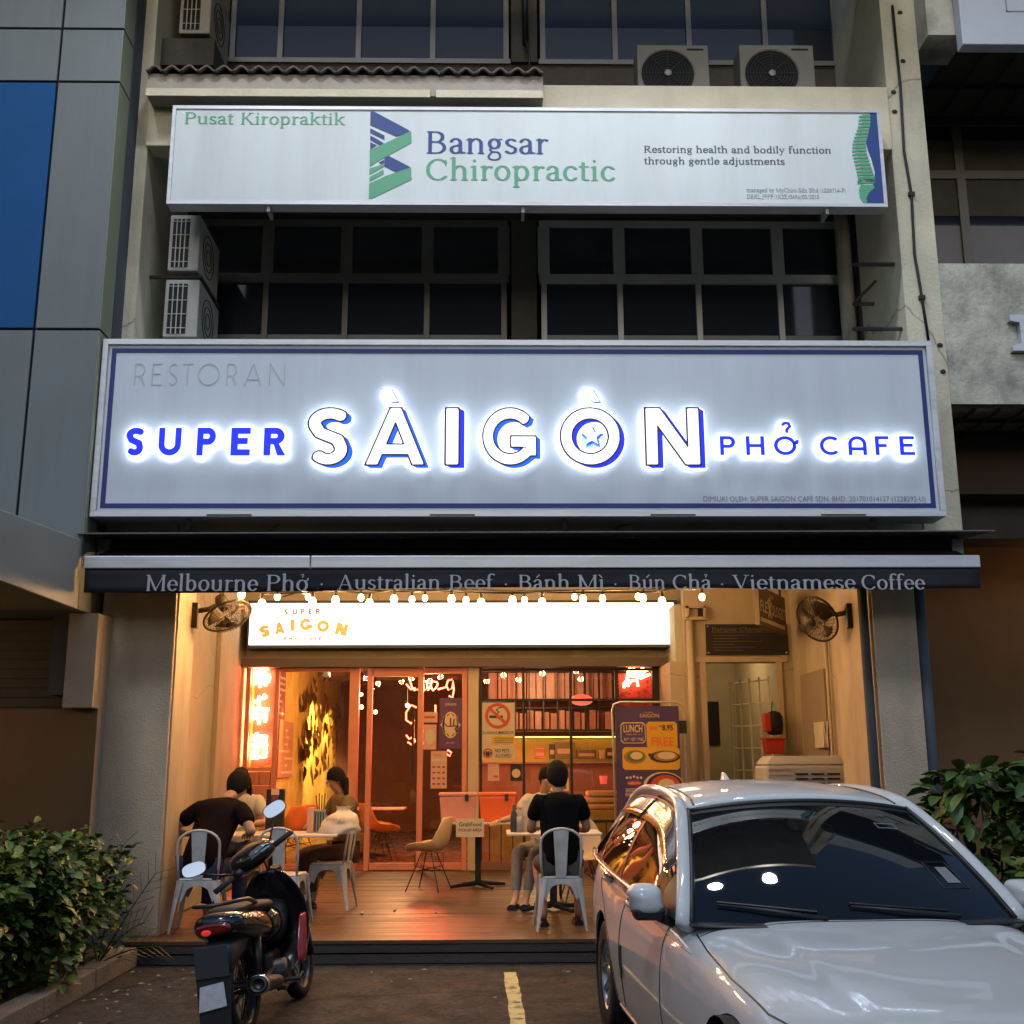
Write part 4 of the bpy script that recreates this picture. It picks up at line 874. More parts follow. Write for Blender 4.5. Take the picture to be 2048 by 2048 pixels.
# ---------------------------------------------------------------- flashing and awning
fl = thing('flashing', 'thin grey metal flashing running over the awning', 'flashing', (0, 0, 0))
f0, f1 = X(152, 1070, 9.6), X(1988, 1062, 9.6)
g = G(); g.hexa([(f0, 9.58, 3.545), (f1, 9.58, 3.565), (f1, 10.19, 3.62), (f0, 10.19, 3.62), (f0, 9.58, 3.555), (f1, 9.58, 3.575), (f1, 10.19, 3.635), (f0, 10.19, 3.635)])
g.build('sheet', mat('flashing_metal', (.16, .15, .15), .6, .4, var=.2, vscale=5), fl)
aw = thing('awning', 'black retractable awning with white front bar and serif menu words', 'awning', (0, 0, 0))
YB = 9.55
ax0, ax1 = X(170, 1125, YB), X(1958, 1125, YB); zt_b, zb_b = Z(1000, 1112, YB), Z(1000, 1137, YB)
rx0, rx1 = X(215, 1089, 10.1), X(1906, 1089, 10.1)
g = G(); rows = []
for j in range(6):
    t = j / 5.0; y = YB + .04 + t * .55; x0_ = ax0 + .02 + (rx0 - ax0) * t; x1_ = ax1 - .02 + (rx1 - ax1) * t
    rows.append([(x0_ + (x1_ - x0_) * i / 40.0, y, zt_b - .03 + t * (3.56 - zt_b) + .006 * sin(i * 1.7) * t) for i in range(41)])
g.grid(rows).build('canopy', M['awn'], aw, solid=.006, smooth=True)
xm = X(622, 1120, YB)
box('front_bar', ax0, xm - .003, YB - .03, YB + .05, zb_b, zt_b, M['alu'], aw, .008); box('front_bar', xm + .003, ax1, YB - .03, YB + .05, zb_b, zt_b, M['alu'], aw, .008)
vx = np.linspace(ax0 + .01, ax1 - .01, 90)
def vbot(x):
    t = (x - ax0) / (ax1 - ax0); return Z(1000, 1184 - 7 * max(0, min(1, (t - .12) / .25)) + 2.2 * sin(t * 9) , YB)
def vy(x, z): return YB - .012 + .012 * sin(x * 3.1) * (zb_b - z) / .2
rows = [[(x, vy(x, zb_b - .2 * k / 4), zb_b + (vbot(x) - zb_b) * k / 4) for x in vx] for k in range(5)]
G().grid(rows).build('valance', M['awn'], aw, solid=.003, smooth=True)
def line2(text, px0, px1, base, top):
    q0, q1 = P(px0, base, YB - .03), P(px1, base, YB - .03); t = P(px0, top, YB - .03)
    return serif(text, q0.x, q1.x, q0.z, t.z - q0.z, 'valance_lettering', M['awntxt'], aw, YB - .034, .003)
for tx_, a_, b_ in (('Melbourne', 290, 516), ('Phở', 530, 617), ('·', 636, 650), ('Australian', 674, 882), ('Beef', 896, 987), ('·', 1004, 1020), ('Bánh', 1035, 1141), ('Mì', 1155, 1210), ('·', 1224, 1238), ('Bún', 1256, 1332), ('Chả', 1344, 1424), ('·', 1437, 1452), ('Vietnamese', 1465, 1712), ('Coffee', 1722, 1851)):
    line2(tx_, a_, b_, 1179 if a_ > 600 else 1182, 1150)
box('rear_housing', rx0 - .05, rx1 + .05, 10.06, 10.19, 3.40, 3.60, M['black'], aw)
for px in (420, 840, 1260, 1660):
    x = X(px, 1080, 9.9); G().tube([(x, 10.05, 3.38), (x + .02, 9.85, 3.32), (x, YB + .06, zt_b - .10)], .018, 6).build('folding_arm', M['metal'], aw)
for x, s in ((rx0, 1), (rx1, -1)):
    box('end_bracket', x - .05, x + .05, 10.0, 10.18, 3.42, 3.58, M['metal'], aw)

# ---------------------------------------------------------------- string lights
bulbs = [(483, 1188, 10.7), (524, 1206, 10.6), (555, 1192, 12.6), (610, 1180, 12.6), (616, 1193, 14.6), (625, 1202, 10.7), (671, 1199, 10.9), (722, 1194, 13.4), (739, 1205, 10.8),
 (788, 1197, 11.0), (824, 1198, 13.4), (850, 1195, 14.6), (903, 1197, 11.0), (932, 1199, 13.4), (962, 1204, 10.8), (1025, 1199, 11.2), (1049, 1199, 13.4), (1084, 1203, 10.9),
 (1149, 1193, 14.6), (1166, 1197, 11.3), (1205, 1196, 12.6), (1276, 1192, 13.8), (1286, 1195, 11.4), (1324, 1201, 10.9), (1404, 1193, 12.8)]
warm = (1.0, .53, .19)
bm_ = mat('bulb_glass', (.9, .8, .6), .2, emit=(1.0, .66, .30), estr=14.0, sample=False)
sock = G().cyl((0, 0, .03), (0, 0, .085), .018, .016, 8)
sl = {}
proto = None
for i, (px, py, Y) in enumerate(bulbs):
    q = P(px, py, Y)
    lab = ('first second third fourth fifth sixth seventh eighth ninth tenth eleventh twelfth thirteenth fourteenth fifteenth sixteenth seventeenth eighteenth nineteenth twentieth twenty-first twenty-second twenty-third twenty-fourth last'.split() + ['x'])[i]
    t = thing('string_bulb', ('glowing round bulb under the awning, ' + lab + ' from the left in the string') if i < 24 else ('glowing bulb hanging alone right of the light box sign' if i == 24 else 'glowing bulb tucked behind the awning corner by the left porch'), 'light bulb', q, group='string light bulbs under the awning')
    if proto is None:
        G().lathe([(0, -.050), (.022, -.044), (.035, -.020), (.036, 0), (.027, .024), (.016, .035)], n=12).build('bulb', bm_, t, smooth=True)
        sock.build('socket', M['black'], t); proto = [c for c in bpy.data.objects if c.parent == t]
    else:
        for c in proto: d = c.copy(); COL.objects.link(d); d.parent = t
    ld = sl.get('l')
    if i == 1:
        ld = bpy.data.lights.new('bulb_lamp', 'POINT'); ld.energy = 130; ld.color = warm; ld.shadow_soft_size = .05
    elif ld is None:
        ld = sl['l'] = bpy.data.lights.new('bulb_lamp', 'POINT'); ld.energy = 46; ld.color = warm; ld.shadow_soft_size = .05
    lo = bpy.data.objects.new('bulb_lamp', ld); COL.objects.link(lo); lo.parent = t
sc_ = thing('light_cable', 'thin black cable carrying the string of bulbs under the awning', 'cable', (0, 0, 0))
for lo_, hi_ in ((10.5, 11.1), (11.1, 12.9), (12.9, 14.8)):
    pts = sorted([b for b in bulbs if lo_ <= b[2] < hi_]); path = []
    ends = [P(470, 1165, pts[0][2])]
    pv = Vector((-2.84, pts[0][2], 3.7)); path = [pv]
    for b in pts:
        q = P(*b); q.z += .085; mid = (path[-1] + q) / 2; mid.z += .0; path += [mid, q]
    path += [Vector((3.44, pts[-1][2] - .1, 3.75))]
    G().tube(path, .009, 5).build('wire', M['black'], sc_)
for px in (495, 625, 740, 1320):
    q = P(px, 1172, 10.8); G().tube([(q.x, q.y, q.z + .3), (q.x, q.y, q.z)], .005, 4).build('hanger', M['black'], sc_)

# ---------------------------------------------------------------- lit box sign over the shop front
YI = 15.62
ib = thing('light_box_sign', 'glowing white light box sign with gold Super Saigon logo over the café window', 'sign', (0, YI, 0))
a, b = P(497, 1290, YI), P(1350, 1291, YI); zt = Z(900, 1206, YI)
LB('case', a.x - .03, b.x + .05, .02, .40, a.z - .04, zt + .04, M['slate'], ib)
LB('lit_panel', a.x, b.x, 0, .018, a.z, zt, mat('lit_panel', (.8, .8, .78), .5, emit=(1.0, .93, .80), estr=2.0), ib)
gold = mat('gold_print', (.62, .40, .12), .5, emit=(.50, .27, .07), estr=1.0, sample=False); gr = mat('grey_print_lit', (.2, .17, .15), .5, emit=(.12, .10, .09), estr=1, sample=False)
z7 = lambda u, v: (470 + u * 500 / 1932., 1180 + v * 500 / 1932.)
def small_letters(txt, pos, hpx, m, hw, rots=None, extra=0):
    for k, (ch, (u, v, wd)) in enumerate(zip(txt, pos)):
        adv, pr = mono(ch, hw); p0 = P(*z7(u, v), YI); p1 = P(*z7(u + wd, v - hpx), YI)
        kx = (p1.x - p0.x) / adv; kz = p1.z - p0.z; r_ = rots[k] if rots else 0; cx_, cz_ = (p0.x + p1.x) / 2, (p0.z + p1.z) / 2
        def tr(x, z):
            X_, Z_ = p0.x + x * kx - cx_, p0.z + z * kz - cz_
            return (cx_ + X_ * cos(r_) - Z_ * sin(r_), cz_ + X_ * sin(r_) + Z_ * cos(r_))
        loops_mesh(contours(pr, extra, None, .02, .005), 'printed_letter', m, ib, -.004, .003, tr)
small_letters('SUPER', [(380, 192, 32), (445, 190, 38), (508, 188, 32), (568, 188, 30), (622, 190, 38)], 45, gr, .12)
small_letters('SAIGON', [(190, 365, 80), (305, 340, 78), (428, 318, 34), (500, 312, 95), (632, 326, 98), (778, 350, 92)], 92, gold, .15, [R(14), R(9), R(3), 0, R(-5), R(-13)])
small_letters('PHOCaFE', [(378, 388, 22), (418, 388, 26), (460, 388, 34), (532, 388, 26), (572, 388, 24), (612, 388, 20), (648, 388, 20)], 24, gr, .14)
line('201701014127', sans, 1315, 1342, 1282, 1278, 'small_print', gr, ib, YI)
# ---------------------------------------------------------------- dining room behind the glass
yel = mat('mustard_wall', (.72, .48, .10), .7, var=.25, vscale=3, bump=.9, bscale=18, stain=(.35, .18, .04), sstr=.5, sscale=(2, 2, 1))
rdk = mat('room_dark', (.20, .10, .07), .8, var=.2)
neonred = mat('neon_red_frame', (.62, .24, .17), .45, var=.1, vscale=4); creamp = mat('cream_frame', (.50, .42, .30), .5, var=.1)  # left frames carry the red neon glow in their base colour
props(box('room_floor', -3.5, 2.6, YG + .02, 25.7, .0, DZ + .012, mat('room_floor', (.16, .09, .05), .25, var=.3, vscale=2, rvar=.1)), kind='structure')
xr_ = 2.45
rm = thing('dining_room', 'warm lit café dining room behind the shop window', 'room', (0, YG, 0))
def I(name, x0, x1, y0, y1, z0, z1, m, bevel=0.0, root=None): return box(name, x0, x1, y0 - YG, y1 - YG, z0, z1, m, root or rm, bevel)
I('left_wall', -3.5, -3.42, YG + .2, 25.2, DZ, 3.6, yel); I('left_wall', -3.5, -3.15, 25.21, 25.6, DZ, 3.6, rdk)
I('back_wall', -3.5, xr_, 25.6, 25.7, DZ, 3.6, rdk); I('right_wall', xr_, xr_ + .08, YG + .2, 25.6, DZ, 3.6, rdk)
I('room_ceiling', -3.5, xr_, YG + .2, 25.7, 3.45, 3.55, mat('room_ceiling', (.22, .13, .08), .8, var=.1))
for i in range(7): I('ceiling_beam', -3.4, xr_, YG + 1.0 + i * 1.3, YG + 1.12 + i * 1.3, 3.3, 3.449, rdk)
for x, yy in ((-2.9, 17.2), (-2.85, 18.6), (-2.2, 17.5)): I('ceiling_speaker', x, x + .18, yy, yy + .2, 3.0, 3.3, M['black'])
def lamp(name, kind, loc, e, col, size=.1, parent=None, rot=None, spot=60):
    ld = bpy.data.lights.new(name, kind); ld.energy = e; ld.color = col
    if kind == 'AREA': ld.size = size
    else: ld.shadow_soft_size = size
    if kind == 'SPOT': ld.spot_size = R(spot); ld.spot_blend = .5
    o = bpy.data.objects.new(name, ld); COL.objects.link(o); o.location = loc
    if parent: o.parent = parent
    if rot: o.rotation_euler = rot
    return o
cone = mat('spot_glow', (.9, .8, .6), .3, emit=(1, .72, .42), estr=22, sample=False)
def spot(x, y, z, tgt, e=60, lab='', s=70, col=(1, .62, .28), grp='ceiling spotlights in the café'):
    t = thing('spotlight', lab, 'lamp', (x, y, z), group=grp)
    d = (Vector(tgt) - Vector((x, y, z))).normalized()
    G().lathe([(.035, -.09), (.05, .03), (.045, .03)], n=12, axis=d).build('lamp_shade', M['black'], t, smooth=True)
    G().ball(tuple(d * .02), .032, 8, 5).build('lamp_glass', cone, t, smooth=True)
    G().cyl((0, 0, .03), (0, 0, 3.45 - z), .012, None, 6).build('stem', M['black'], t)
    q = Vector((0, 0, -1)).rotation_difference(d)
    lo = lamp('spot_lamp', 'SPOT', tuple(d * .06), e, col, .05, t, None, s); lo.rotation_mode = 'QUATERNION'; lo.rotation_quaternion = q
spot(-2.6, 18.6, 3.2, (-3.45, 19.2, 1.7), 800, 'black ceiling spotlight aimed at the front of the mustard wall')
spot(-2.5, 21.4, 3.2, (-3.45, 22.0, 1.7), 1000, 'black ceiling spotlight aimed at the leaf wall ornament')
spot(-2.4, 23.3, 3.15, (-3.45, 23.9, 1.6), 500, 'black ceiling spotlight aimed at the far end of the mustard wall')
q = P(1038, 1319, 18.2); spot(q.x, 18.2, q.z, (q.x, 18.6, 0), 60, 'lit ceiling spotlight behind the left pane of the black window')
q = P(1179, 1319, 18.2); spot(q.x, 18.2, q.z, (q.x, 18.6, 0), 60, 'lit ceiling spotlight behind the middle pane of the black window')
for i, (px, py, Y) in enumerate(((723, 1414, 20), (751, 1424, 20.5), (722, 1389, 21), (815, 1411, 19.5))):
    q = P(px, py, Y); t = thing('pendant_lamp', ['small glowing pendant beside the red post', 'small glowing pendant left of the door', 'higher glowing pendant beside the red post', 'small glowing pendant by the door handle'][i], 'lamp', q, group='pendant lamps deep in the café')
    G().ball((0, 0, 0), .038, 10, 6).build('globe', mat('pendant_glow', (.9, .8, .6), .3, emit=(1, .75, .38), estr=9, sample=False), t, smooth=True)
    G().cyl((0, 0, .05), (0, 0, 3.4 - q.z), .006, None, 5).build('cord', M['black'], t)
lamp('room_lamp', 'POINT', (-1.6, 3.2, 2.7), 150, (1, .55, .25), .25, rm); lamp('room_lamp', 'POINT', (.8, 2.6, 2.9), 80, (1, .58, .3), .25, rm)
# brass leaf ornament
lf = thing('leaf_ornament', 'brass ornament of drooping leaves on the mustard wall', 'ornament', (-3.40, 22.7, 2.15))
brass = mat('brass', (.30, .17, .04), .3, .9, var=.3)
lo_ = None
for i in range(58):
    y = random.uniform(-2.5, 2.3); z = random.gauss(.05, .48); L = random.uniform(.18, .34)
    if lo_ is None:
        g = G(); prof = [(0, 0), (.25, .5), (.5, .75), (.75, .55), (1, 0)]
        rws = [[(0.01 + .03 * sin(pi * t), -w * .15, -t), (.0, 0, -t), (0.01 + .03 * sin(pi * t), w * .15, -t)] for t, w in prof]
        lo_ = g.grid(rws).build('leaf', brass, lf, solid=.01); o = lo_
    else: o = clone(lo_)
    o.location = (random.uniform(.0, .06), y, z + .2); o.scale = (1, 1, L); o.rotation_euler = (random.uniform(-.5, .5), random.uniform(-.25, .1), random.uniform(-.3, .3))
# posters on the mustard wall
for i, (y, z, w_, h_, c) in enumerate(((18.3, 2.7, .9, .75, (.28, .06, .05)), (19.0, 1.85, 1.3, .9, (.50, .22, .10)))):
    t = thing('wall_poster', ['dark red wall poster above near the front of the mustard wall', 'tall orange lettered poster low on the mustard wall'][i], 'poster', (-3.405, y, z))
    G().box(0, .012, -w_ / 2, w_ / 2, -h_ / 2, h_ / 2).build('sheet', mat('poster%d' % i, c, .6, var=.4, vscale=14), t)
    g = G()
    for k in range(7): g.box(.013, .016, random.uniform(-w_ / 2, -.05), random.uniform(.02, w_ / 2), -h_ / 2 + .06 + k * h_ / 8, -h_ / 2 + .1 + k * h_ / 8)
    g.build('print', mat('poster_print', (.65, .5, .3), .6), t)

# ---------------------------------------------------------------- shop front
sf = thing('shopfront', 'glazed café front with red door frame and black window bars', 'shopfront', (0, YG, 0))
def S(name, px0, px1, z0, z1, m, y0=-.04, y1=.04, py=1500):
    return box(name, X(px0, py, YG), X(px1, py, YG), y0, y1, z0, z1, m, sf, .004)
ZT = 2.93
gl = glass('shop_glass', (.93, .92, .88), .0, 1.0)
S('post', 487, 496, DZ, ZT, neonred); S('mullion', 545, 554, DZ, ZT, neonred); S('post', 697, 716, DZ, ZT, neonred, -.06, .06)
S('door_post', 733, 743, DZ, ZT, neonred, -.07, .05); S('door_stile', 835, 846, DZ, ZT, neonred, -.06, .05)
S('post', 936, 957, DZ, ZT, creamp, -.07, .07); S('post', 924, 934, DZ, ZT, neonred)
S('top_rail', 744, 834, ZT - .12, ZT - .002, neonred); S('top_rail', 847, 923, ZT - .08, ZT - .002, neonred); S('top_rail', 555, 696, ZT - .05, ZT - .002, neonred)
S('bottom_rail', 744, 834, DZ + .01, DZ + .1, neonred); S('bottom_rail', 847, 923, DZ + .01, DZ + .1, neonred); S('bottom_rail', 555, 696, DZ + .01, DZ + .09, neonred); S('transom', 497, 544, 1.52, 1.57, neonred)
hd = box('door_handle', X(824, 1500, YG), X(829, 1500, YG), -.12, -.09, 1.45, 2.35, M['black'], sf)
for a, b, z0, z1 in ((497, 544, 1.575, ZT), (555, 696, DZ + .09, ZT - .05), (717, 732, DZ, ZT), (744, 834, DZ + .1, ZT - .12), (847, 923, DZ + .1, ZT - .08)):
    S('glass_pane', a, b, z0 + .002, z1 - .002, gl, -.004, .004)
# block wall under the first window
brk = mat('painted_block', (.55, .2, .12), .7, var=.12, vscale=5, bump=.3)
x0_, x1_ = X(497, 1500, YG), X(544, 1500, YG); nb_ = 0
pb = G().box(0, 1, -.05, .05, 0, .178).build('block', brk, sf, bevel=.006)
first = True
for r_ in range(7):
    z = DZ + .004 + r_ * .189; cuts = [x0_, x0_ + (.2 if r_ % 2 else .38) * (x1_ - x0_) / .36 * .5, x1_]
    for a, b in zip(cuts[:-1], cuts[1:]):
        o = pb if first else clone(pb); first = False
        o.location = (a + .003, random.uniform(-.003, .003), z); o.scale = (b - a - .008, 1, 1)
# black window grid
for px in (959, 1045, 1140, 1232, 1308):
    S('mullion', px, px + (5 if px != 1308 else 24), DZ + .12, ZT, M['black'], -.03, .03)
zz_ = Z(1100, 1400, YG); zl_ = Z(1100, 1643, YG)
for z in (zz_, zl_, ZT - .03): S('transom', 960, 1330, z - .018, z + .018, M['black'], -.028, .028)
S('sill', 958, 1332, DZ + .002, DZ + .12, rdk, -.08, .06)
for px in range(978, 1300, 23): S('guard_bar', px, px + 2, DZ + .12, zl_, M['black'], -.02, -.008)
for a, b in ((964, 1045), (1050, 1140), (1145, 1232), (1237, 1308)): S('glass_pane', a, b, DZ + .125, ZT - .05, gl, -.004, .004)
I('bench_front', X(960, 1600, 16.9), xr_, 16.5, 16.6, DZ, .95, mat('bench_yellow', (.55, .36, .07), .6, var=.15)); 
lamp('bench_lamp', 'POINT', (.7, .2, 1.15), 9, (1, .7, .3), .1, rm)
# neon clusters in the first window
def neon(name, lab, paths, Y, m, r=.012, glow_=None, e=0, col=(1, .12, .05)):
    c = Vector((0, 0, 0)); allp = [P(u, v, Y) for p in paths for u, v in p]
    for q in allp: c += q / len(allp)
    t = thing(name, lab, 'neon sign', c)
    for p in paths:
        pts = [P(u, v, Y) - c for u, v in p]
        if len(pts) > 1: G().tube(pts, r, 6).build('neon_tube', m, t, smooth=True)
    if e: lamp('neon_lamp', 'POINT', (0, -.12, 0), e, col, .12, t)
    return t
nW = mat('neon_hot', (1, .6, .4), .3, emit=(1.0, .62, .36), estr=16.0); nR = mat('neon_red', (1, .3, .2), .3, emit=(1.0, .22, .13), estr=4.5, sample=False)
def scrib(x0, y0, x1, y1, n, seed):
    rr = random.Random(seed); out = []
    for i in range(n):
        a = (rr.uniform(x0, x1), rr.uniform(y0, y1)); b = (rr.uniform(x0, x1), a[1] + rr.uniform(-5, 5)) if rr.random() < .6 else (a[0] + rr.uniform(-3, 3), rr.uniform(y0, y1))
        out.append([a, ((a[0] + b[0]) / 2 + rr.uniform(-2, 2), (a[1] + b[1]) / 2), b])
    return out
nq = thing('neon_back_board', 'red board behind the glowing neon in the first window', 'board', (X(521, 1450, 16.45), 16.45, 2.25))
G().box(-.22, .22, 0, .02, -.65, .68).build('board', mat('red_board', (.65, .10, .06), .6), nq)
for i, (a, b, c, d, pos) in enumerate(((500, 1330, 540, 1371, 'top'), (498, 1392, 538, 1445, 'middle'), (492, 1465, 535, 1515, 'lowest'))):
    neon('neon_sign', pos + ' of the three hot white neon characters in the left window', scrib(a, b, c, d, 15, i) + [[(a, (b + d) / 2), (c, (b + d) / 2)], [((a + c) / 2, b), ((a + c) / 2, d + 4)]], 16.38, nW, .022, None, 55)
g1 = [[(818, 1343), (817, 1348), (820, 1363), (824, 1375), (829, 1381), (834, 1379), (830, 1376), (822, 1379), (814, 1370), (812, 1368)],
      [(853, 1364), (847, 1361), (846, 1372), (850, 1381), (855, 1375), (853, 1364)], [(873, 1364), (864, 1362), (861, 1372), (866, 1381), (872, 1376), (876, 1368), (873, 1363)],
      [(905, 1359), (896, 1361), (893, 1371), (897, 1380), (904, 1377), (906, 1362), (908, 1380), (905, 1395), (898, 1392)], [(846, 1372), (838, 1380), (834, 1379)], [(861, 1374), (855, 1381)], [(893, 1374), (876, 1379)]]
neon('neon_sign', 'thin pink script neon spelling good back to front behind the door', g1, 16.9, nR, .013, None, 200)
g2 = [[(833, 1415), (822, 1410), (812, 1425), (812, 1440), (822, 1447), (829, 1440)], [(871, 1410), (871, 1424)], [(812, 1470), (818, 1478), (826, 1474), (830, 1482), (824, 1490), (815, 1484)], [(850, 1470), (860, 1478), (858, 1490), (848, 1488), (850, 1474)], [(895, 1500), (903, 1505), (900, 1512), (893, 1508)]]
neon('neon_sign', 'lower pink script neon line partly hidden by the door handle', g2, 16.9, nR, .013, None, 90)
z8 = lambda u, v: (920 + u * 500 / 1932., 1180 + v * 500 / 1932.)
hb = thing('neon_back_board', 'dark red patterned board behind the right window neon', 'board', (X(1273, 1350, 16.4), 16.4, 2.55))
G().box(-.26, .24, 0, .02, -.29, .32).build('board', mat('leafy_board', (.25, .03, .02), .7, var=.9, vscale=22), hb)
neon('neon_sign', 'hot red white hand shaped neon in the upper right pane', [[z8(*p) for p in q] for q in ([(1265, 755), (1290, 690), (1300, 620), (1340, 565)], [(1300, 620), (1380, 640), (1465, 615)], [(1310, 660), (1400, 680), (1470, 650)], [(1290, 700), (1370, 700), (1375, 745)], [(1260, 720), (1300, 740), (1320, 700)], [(1340, 570), (1350, 640), (1420, 600)], [(1320, 640), (1440, 660)], [(1275, 740), (1300, 660)])], 16.3, nW, .017, None, 12)
# flat things stuck on the glass
def sticker(name, lab, cat, px0, py0, px1, py1, m, Y=YG - .02):
    a = P(px0, py1, Y); b = P(px1, py0, Y); t = thing(name, lab, cat, ((a.x + b.x) / 2, Y, a.z)); w2 = (b.x - a.x) / 2; h = b.z - a.z
    G().box(-w2, w2, -.002, .002, 0, h).build('sheet', m, t)
    return t, w2, h
def ringm(t, cx, cz, rx, rz, w_, m, off=-.006, n=28):
    lp = [[(cx + rx * cos(2 * pi * k / n), cz + rz * sin(2 * pi * k / n)) for k in range(n)]]
    if w_: lp.append([(cx + (rx - w_) * cos(2 * pi * k / n), cz + (rz - w_) * sin(2 * pi * k / n)) for k in range(n)])
    return loops_mesh(lp, 'printed_ring', m, t, off, .002)
purp = mat('poster_purple', (.09, .025, .14), .5); cream_i = mat('poster_cream', (.62, .48, .30), .5); redi = mat('print_red', (.50, .06, .03), .5); inkb = mat('print_black', (.03, .025, .02), .5); paper = mat('paper', (.55, .50, .42), .6, var=.05)
t, w2, h = sticker('halal_poster', 'purple halal poster with cream oval emblem on the door glass', 'poster', 878, 1396, 924, 1498, purp)
ringm(t, 0, h * .47, w2 * .72, h * .26, .022, cream_i)
st8 = [((.11 if k % 2 else .145) * cos(pi * k / 8), h * .47 + (.13 if k % 2 else .165) * sin(pi * k / 8)) for k in range(16)]
loops_mesh([st8], 'emblem_star', cream_i, t, -.006, .002)
loops_mesh(contours([('n', [(-.085, .06), (-.05, .02), (.0, .02), (.0, .13)], .010, .008), ('n', [(0, .02), (.04, .02), (.05, .12)], .010, .008), ('n', [(.05, .03), (.09, .02), (.06, -.02), (.09, -.05)], .010, .008)], 0, None, .006, .002), 'arabic_lettering', purp, t, -.009, .002, lambda a, b: (a, b + h * .47 - .04))
sans('SUPER SÀIGÒN', -w2 * .5, w2 * .5, h * .85, .035, 'lettering', cream_i, t, -.006); sans('EST. 2017', -w2 * .35, w2 * .35, h * .10, .028, 'lettering', cream_i, t, -.006)
pk = mat('pink_paper', (.60, .36, .30), .6, var=.1)
t, w2, h = sticker('menu_sheet', 'long pink menu sheet with food icons below the halal poster', 'poster', 861, 1502, 894, 1577, pk)
for i in range(12): G().ball(((i % 3 - 1) * w2 * .6, -.004, h * (.12 + .15 * (i // 3))), .024, 8, 4, (1, .1, .6)).build('food_icon', mat('icon_brown', (.28, .08, .06), .6), t)
sans('PHO', -w2 * .7, w2 * .2, h * .86, .035, 'lettering', redi, t, -.006); loops_mesh([[(-w2 * .9, h * .72), (w2 * .9, h * .72), (w2 * .9, h * .8), (-w2 * .9, h * .8)]], 'heading_band', paper, t, -.005, .002)
t, w2, h = sticker('menu_sheet', 'pink notice with pale round drawing left of the halal poster', 'poster', 847, 1449, 873, 1499, pk)
ringm(t, 0, h * .5, w2 * .7, h * .3, 0, paper)
t, w2, h = sticker('menu_sheet', 'small pink notice above the round drawing notice', 'poster', 844, 1424, 875, 1445, pk)
loops_mesh([[(-w2 * .7, h * .4), (w2 * .7, h * .4), (w2 * .7, h * .6), (-w2 * .7, h * .6)]], 'printed_band', redi, t, -.005, .002)
t, w2, h = sticker('no_smoking_sign', 'white no smoking sign with red ring and yellow lower part', 'sign', *z8(160, 870), *z8(422, 1205), paper)
ringm(t, 0, h * .69, w2 * .75, w2 * .75, .045, redi)
loops_mesh([[(-.15, h * .69 + .11), (-.12, h * .69 + .14), (.15, h * .69 - .11), (.12, h * .69 - .14)]], 'diagonal_bar', redi, t, -.010, .002)
loops_mesh([[(-w2 * .5, h * .64), (w2 * .3, h * .64), (w2 * .3, h * .70), (-w2 * .5, h * .70)]], 'cigarette', inkb, t, -.007, .002)
loops_mesh(contours([('n', [(0, 0), (.04, .03), (0, .06), (.04, .09), (.1, .1)], .007, .007)], 0, None, .006, .002), 'smoke', inkb, t, -.007, .002, lambda a, b: (a - .02, b + h * .73))
sans('DILARANG MEROKOK', -w2 * .95, w2 * .95, h * .27, .042, 'lettering', inkb, t, -.006, off=.01)
loops_mesh([[(-w2 * .36, h * .04), (w2 * .98, h * .04), (w2 * .98, h * .23), (-w2 * .36, h * .23)]], 'yellow_panel', mat('sign_yellow', (.62, .42, .06), .5), t, -.006, .002)
for k in range(3): loops_mesh([[(-w2 * .2, h * (.07 + .05 * k)), (w2 * .9, h * (.07 + .05 * k)), (w2 * .9, h * (.085 + .05 * k)), (-w2 * .2, h * (.085 + .05 * k))]], 'small_print', inkb, t, -.009, .002)
t, w2, h = sticker('no_pets_sign', 'white sign reading no pets allowed with a paw in a red ring', 'sign', *z8(158, 1210), *z8(425, 1312), paper)
ringm(t, -w2 * .58, h * .5, h * .38, h * .38, .02, redi); ringm(t, -w2 * .58, h * .42, .035, .03, 0, inkb, n=10)
for k in range(4): ringm(t, -w2 * .58 + (k - 1.5) * .03, h * .62 - abs(k - 1.5) * .012, .012, .017, 0, inkb, n=8)
sans('NO PETS', -w2 * .15, w2 * .68, h * .56, .05, 'lettering', inkb, t, -.006, off=.012); sans('ALLOWED', -w2 * .15, w2 * .78, h * .17, .05, 'lettering', inkb, t, -.006, off=.012)
t, w2, h = sticker('notice', 'small pale notice with red print under the no pets sign', 'notice', *z8(215, 1345), *z8(302, 1475), pk)
loops_mesh([[(0, h * .2), (w2 * .8, h * .2), (w2 * .8, h * .32), (0, h * .32)]], 'red_print', redi, t, -.006, .002)
t, w2, h = sticker('notice', 'small black framed notice with yellow disc right of the pale notice', 'notice', *z8(390, 1345), *z8(478, 1475), M['black'])
ringm(t, 0, h * .45, w2 * .75, w2 * .75, 0, cream_i)
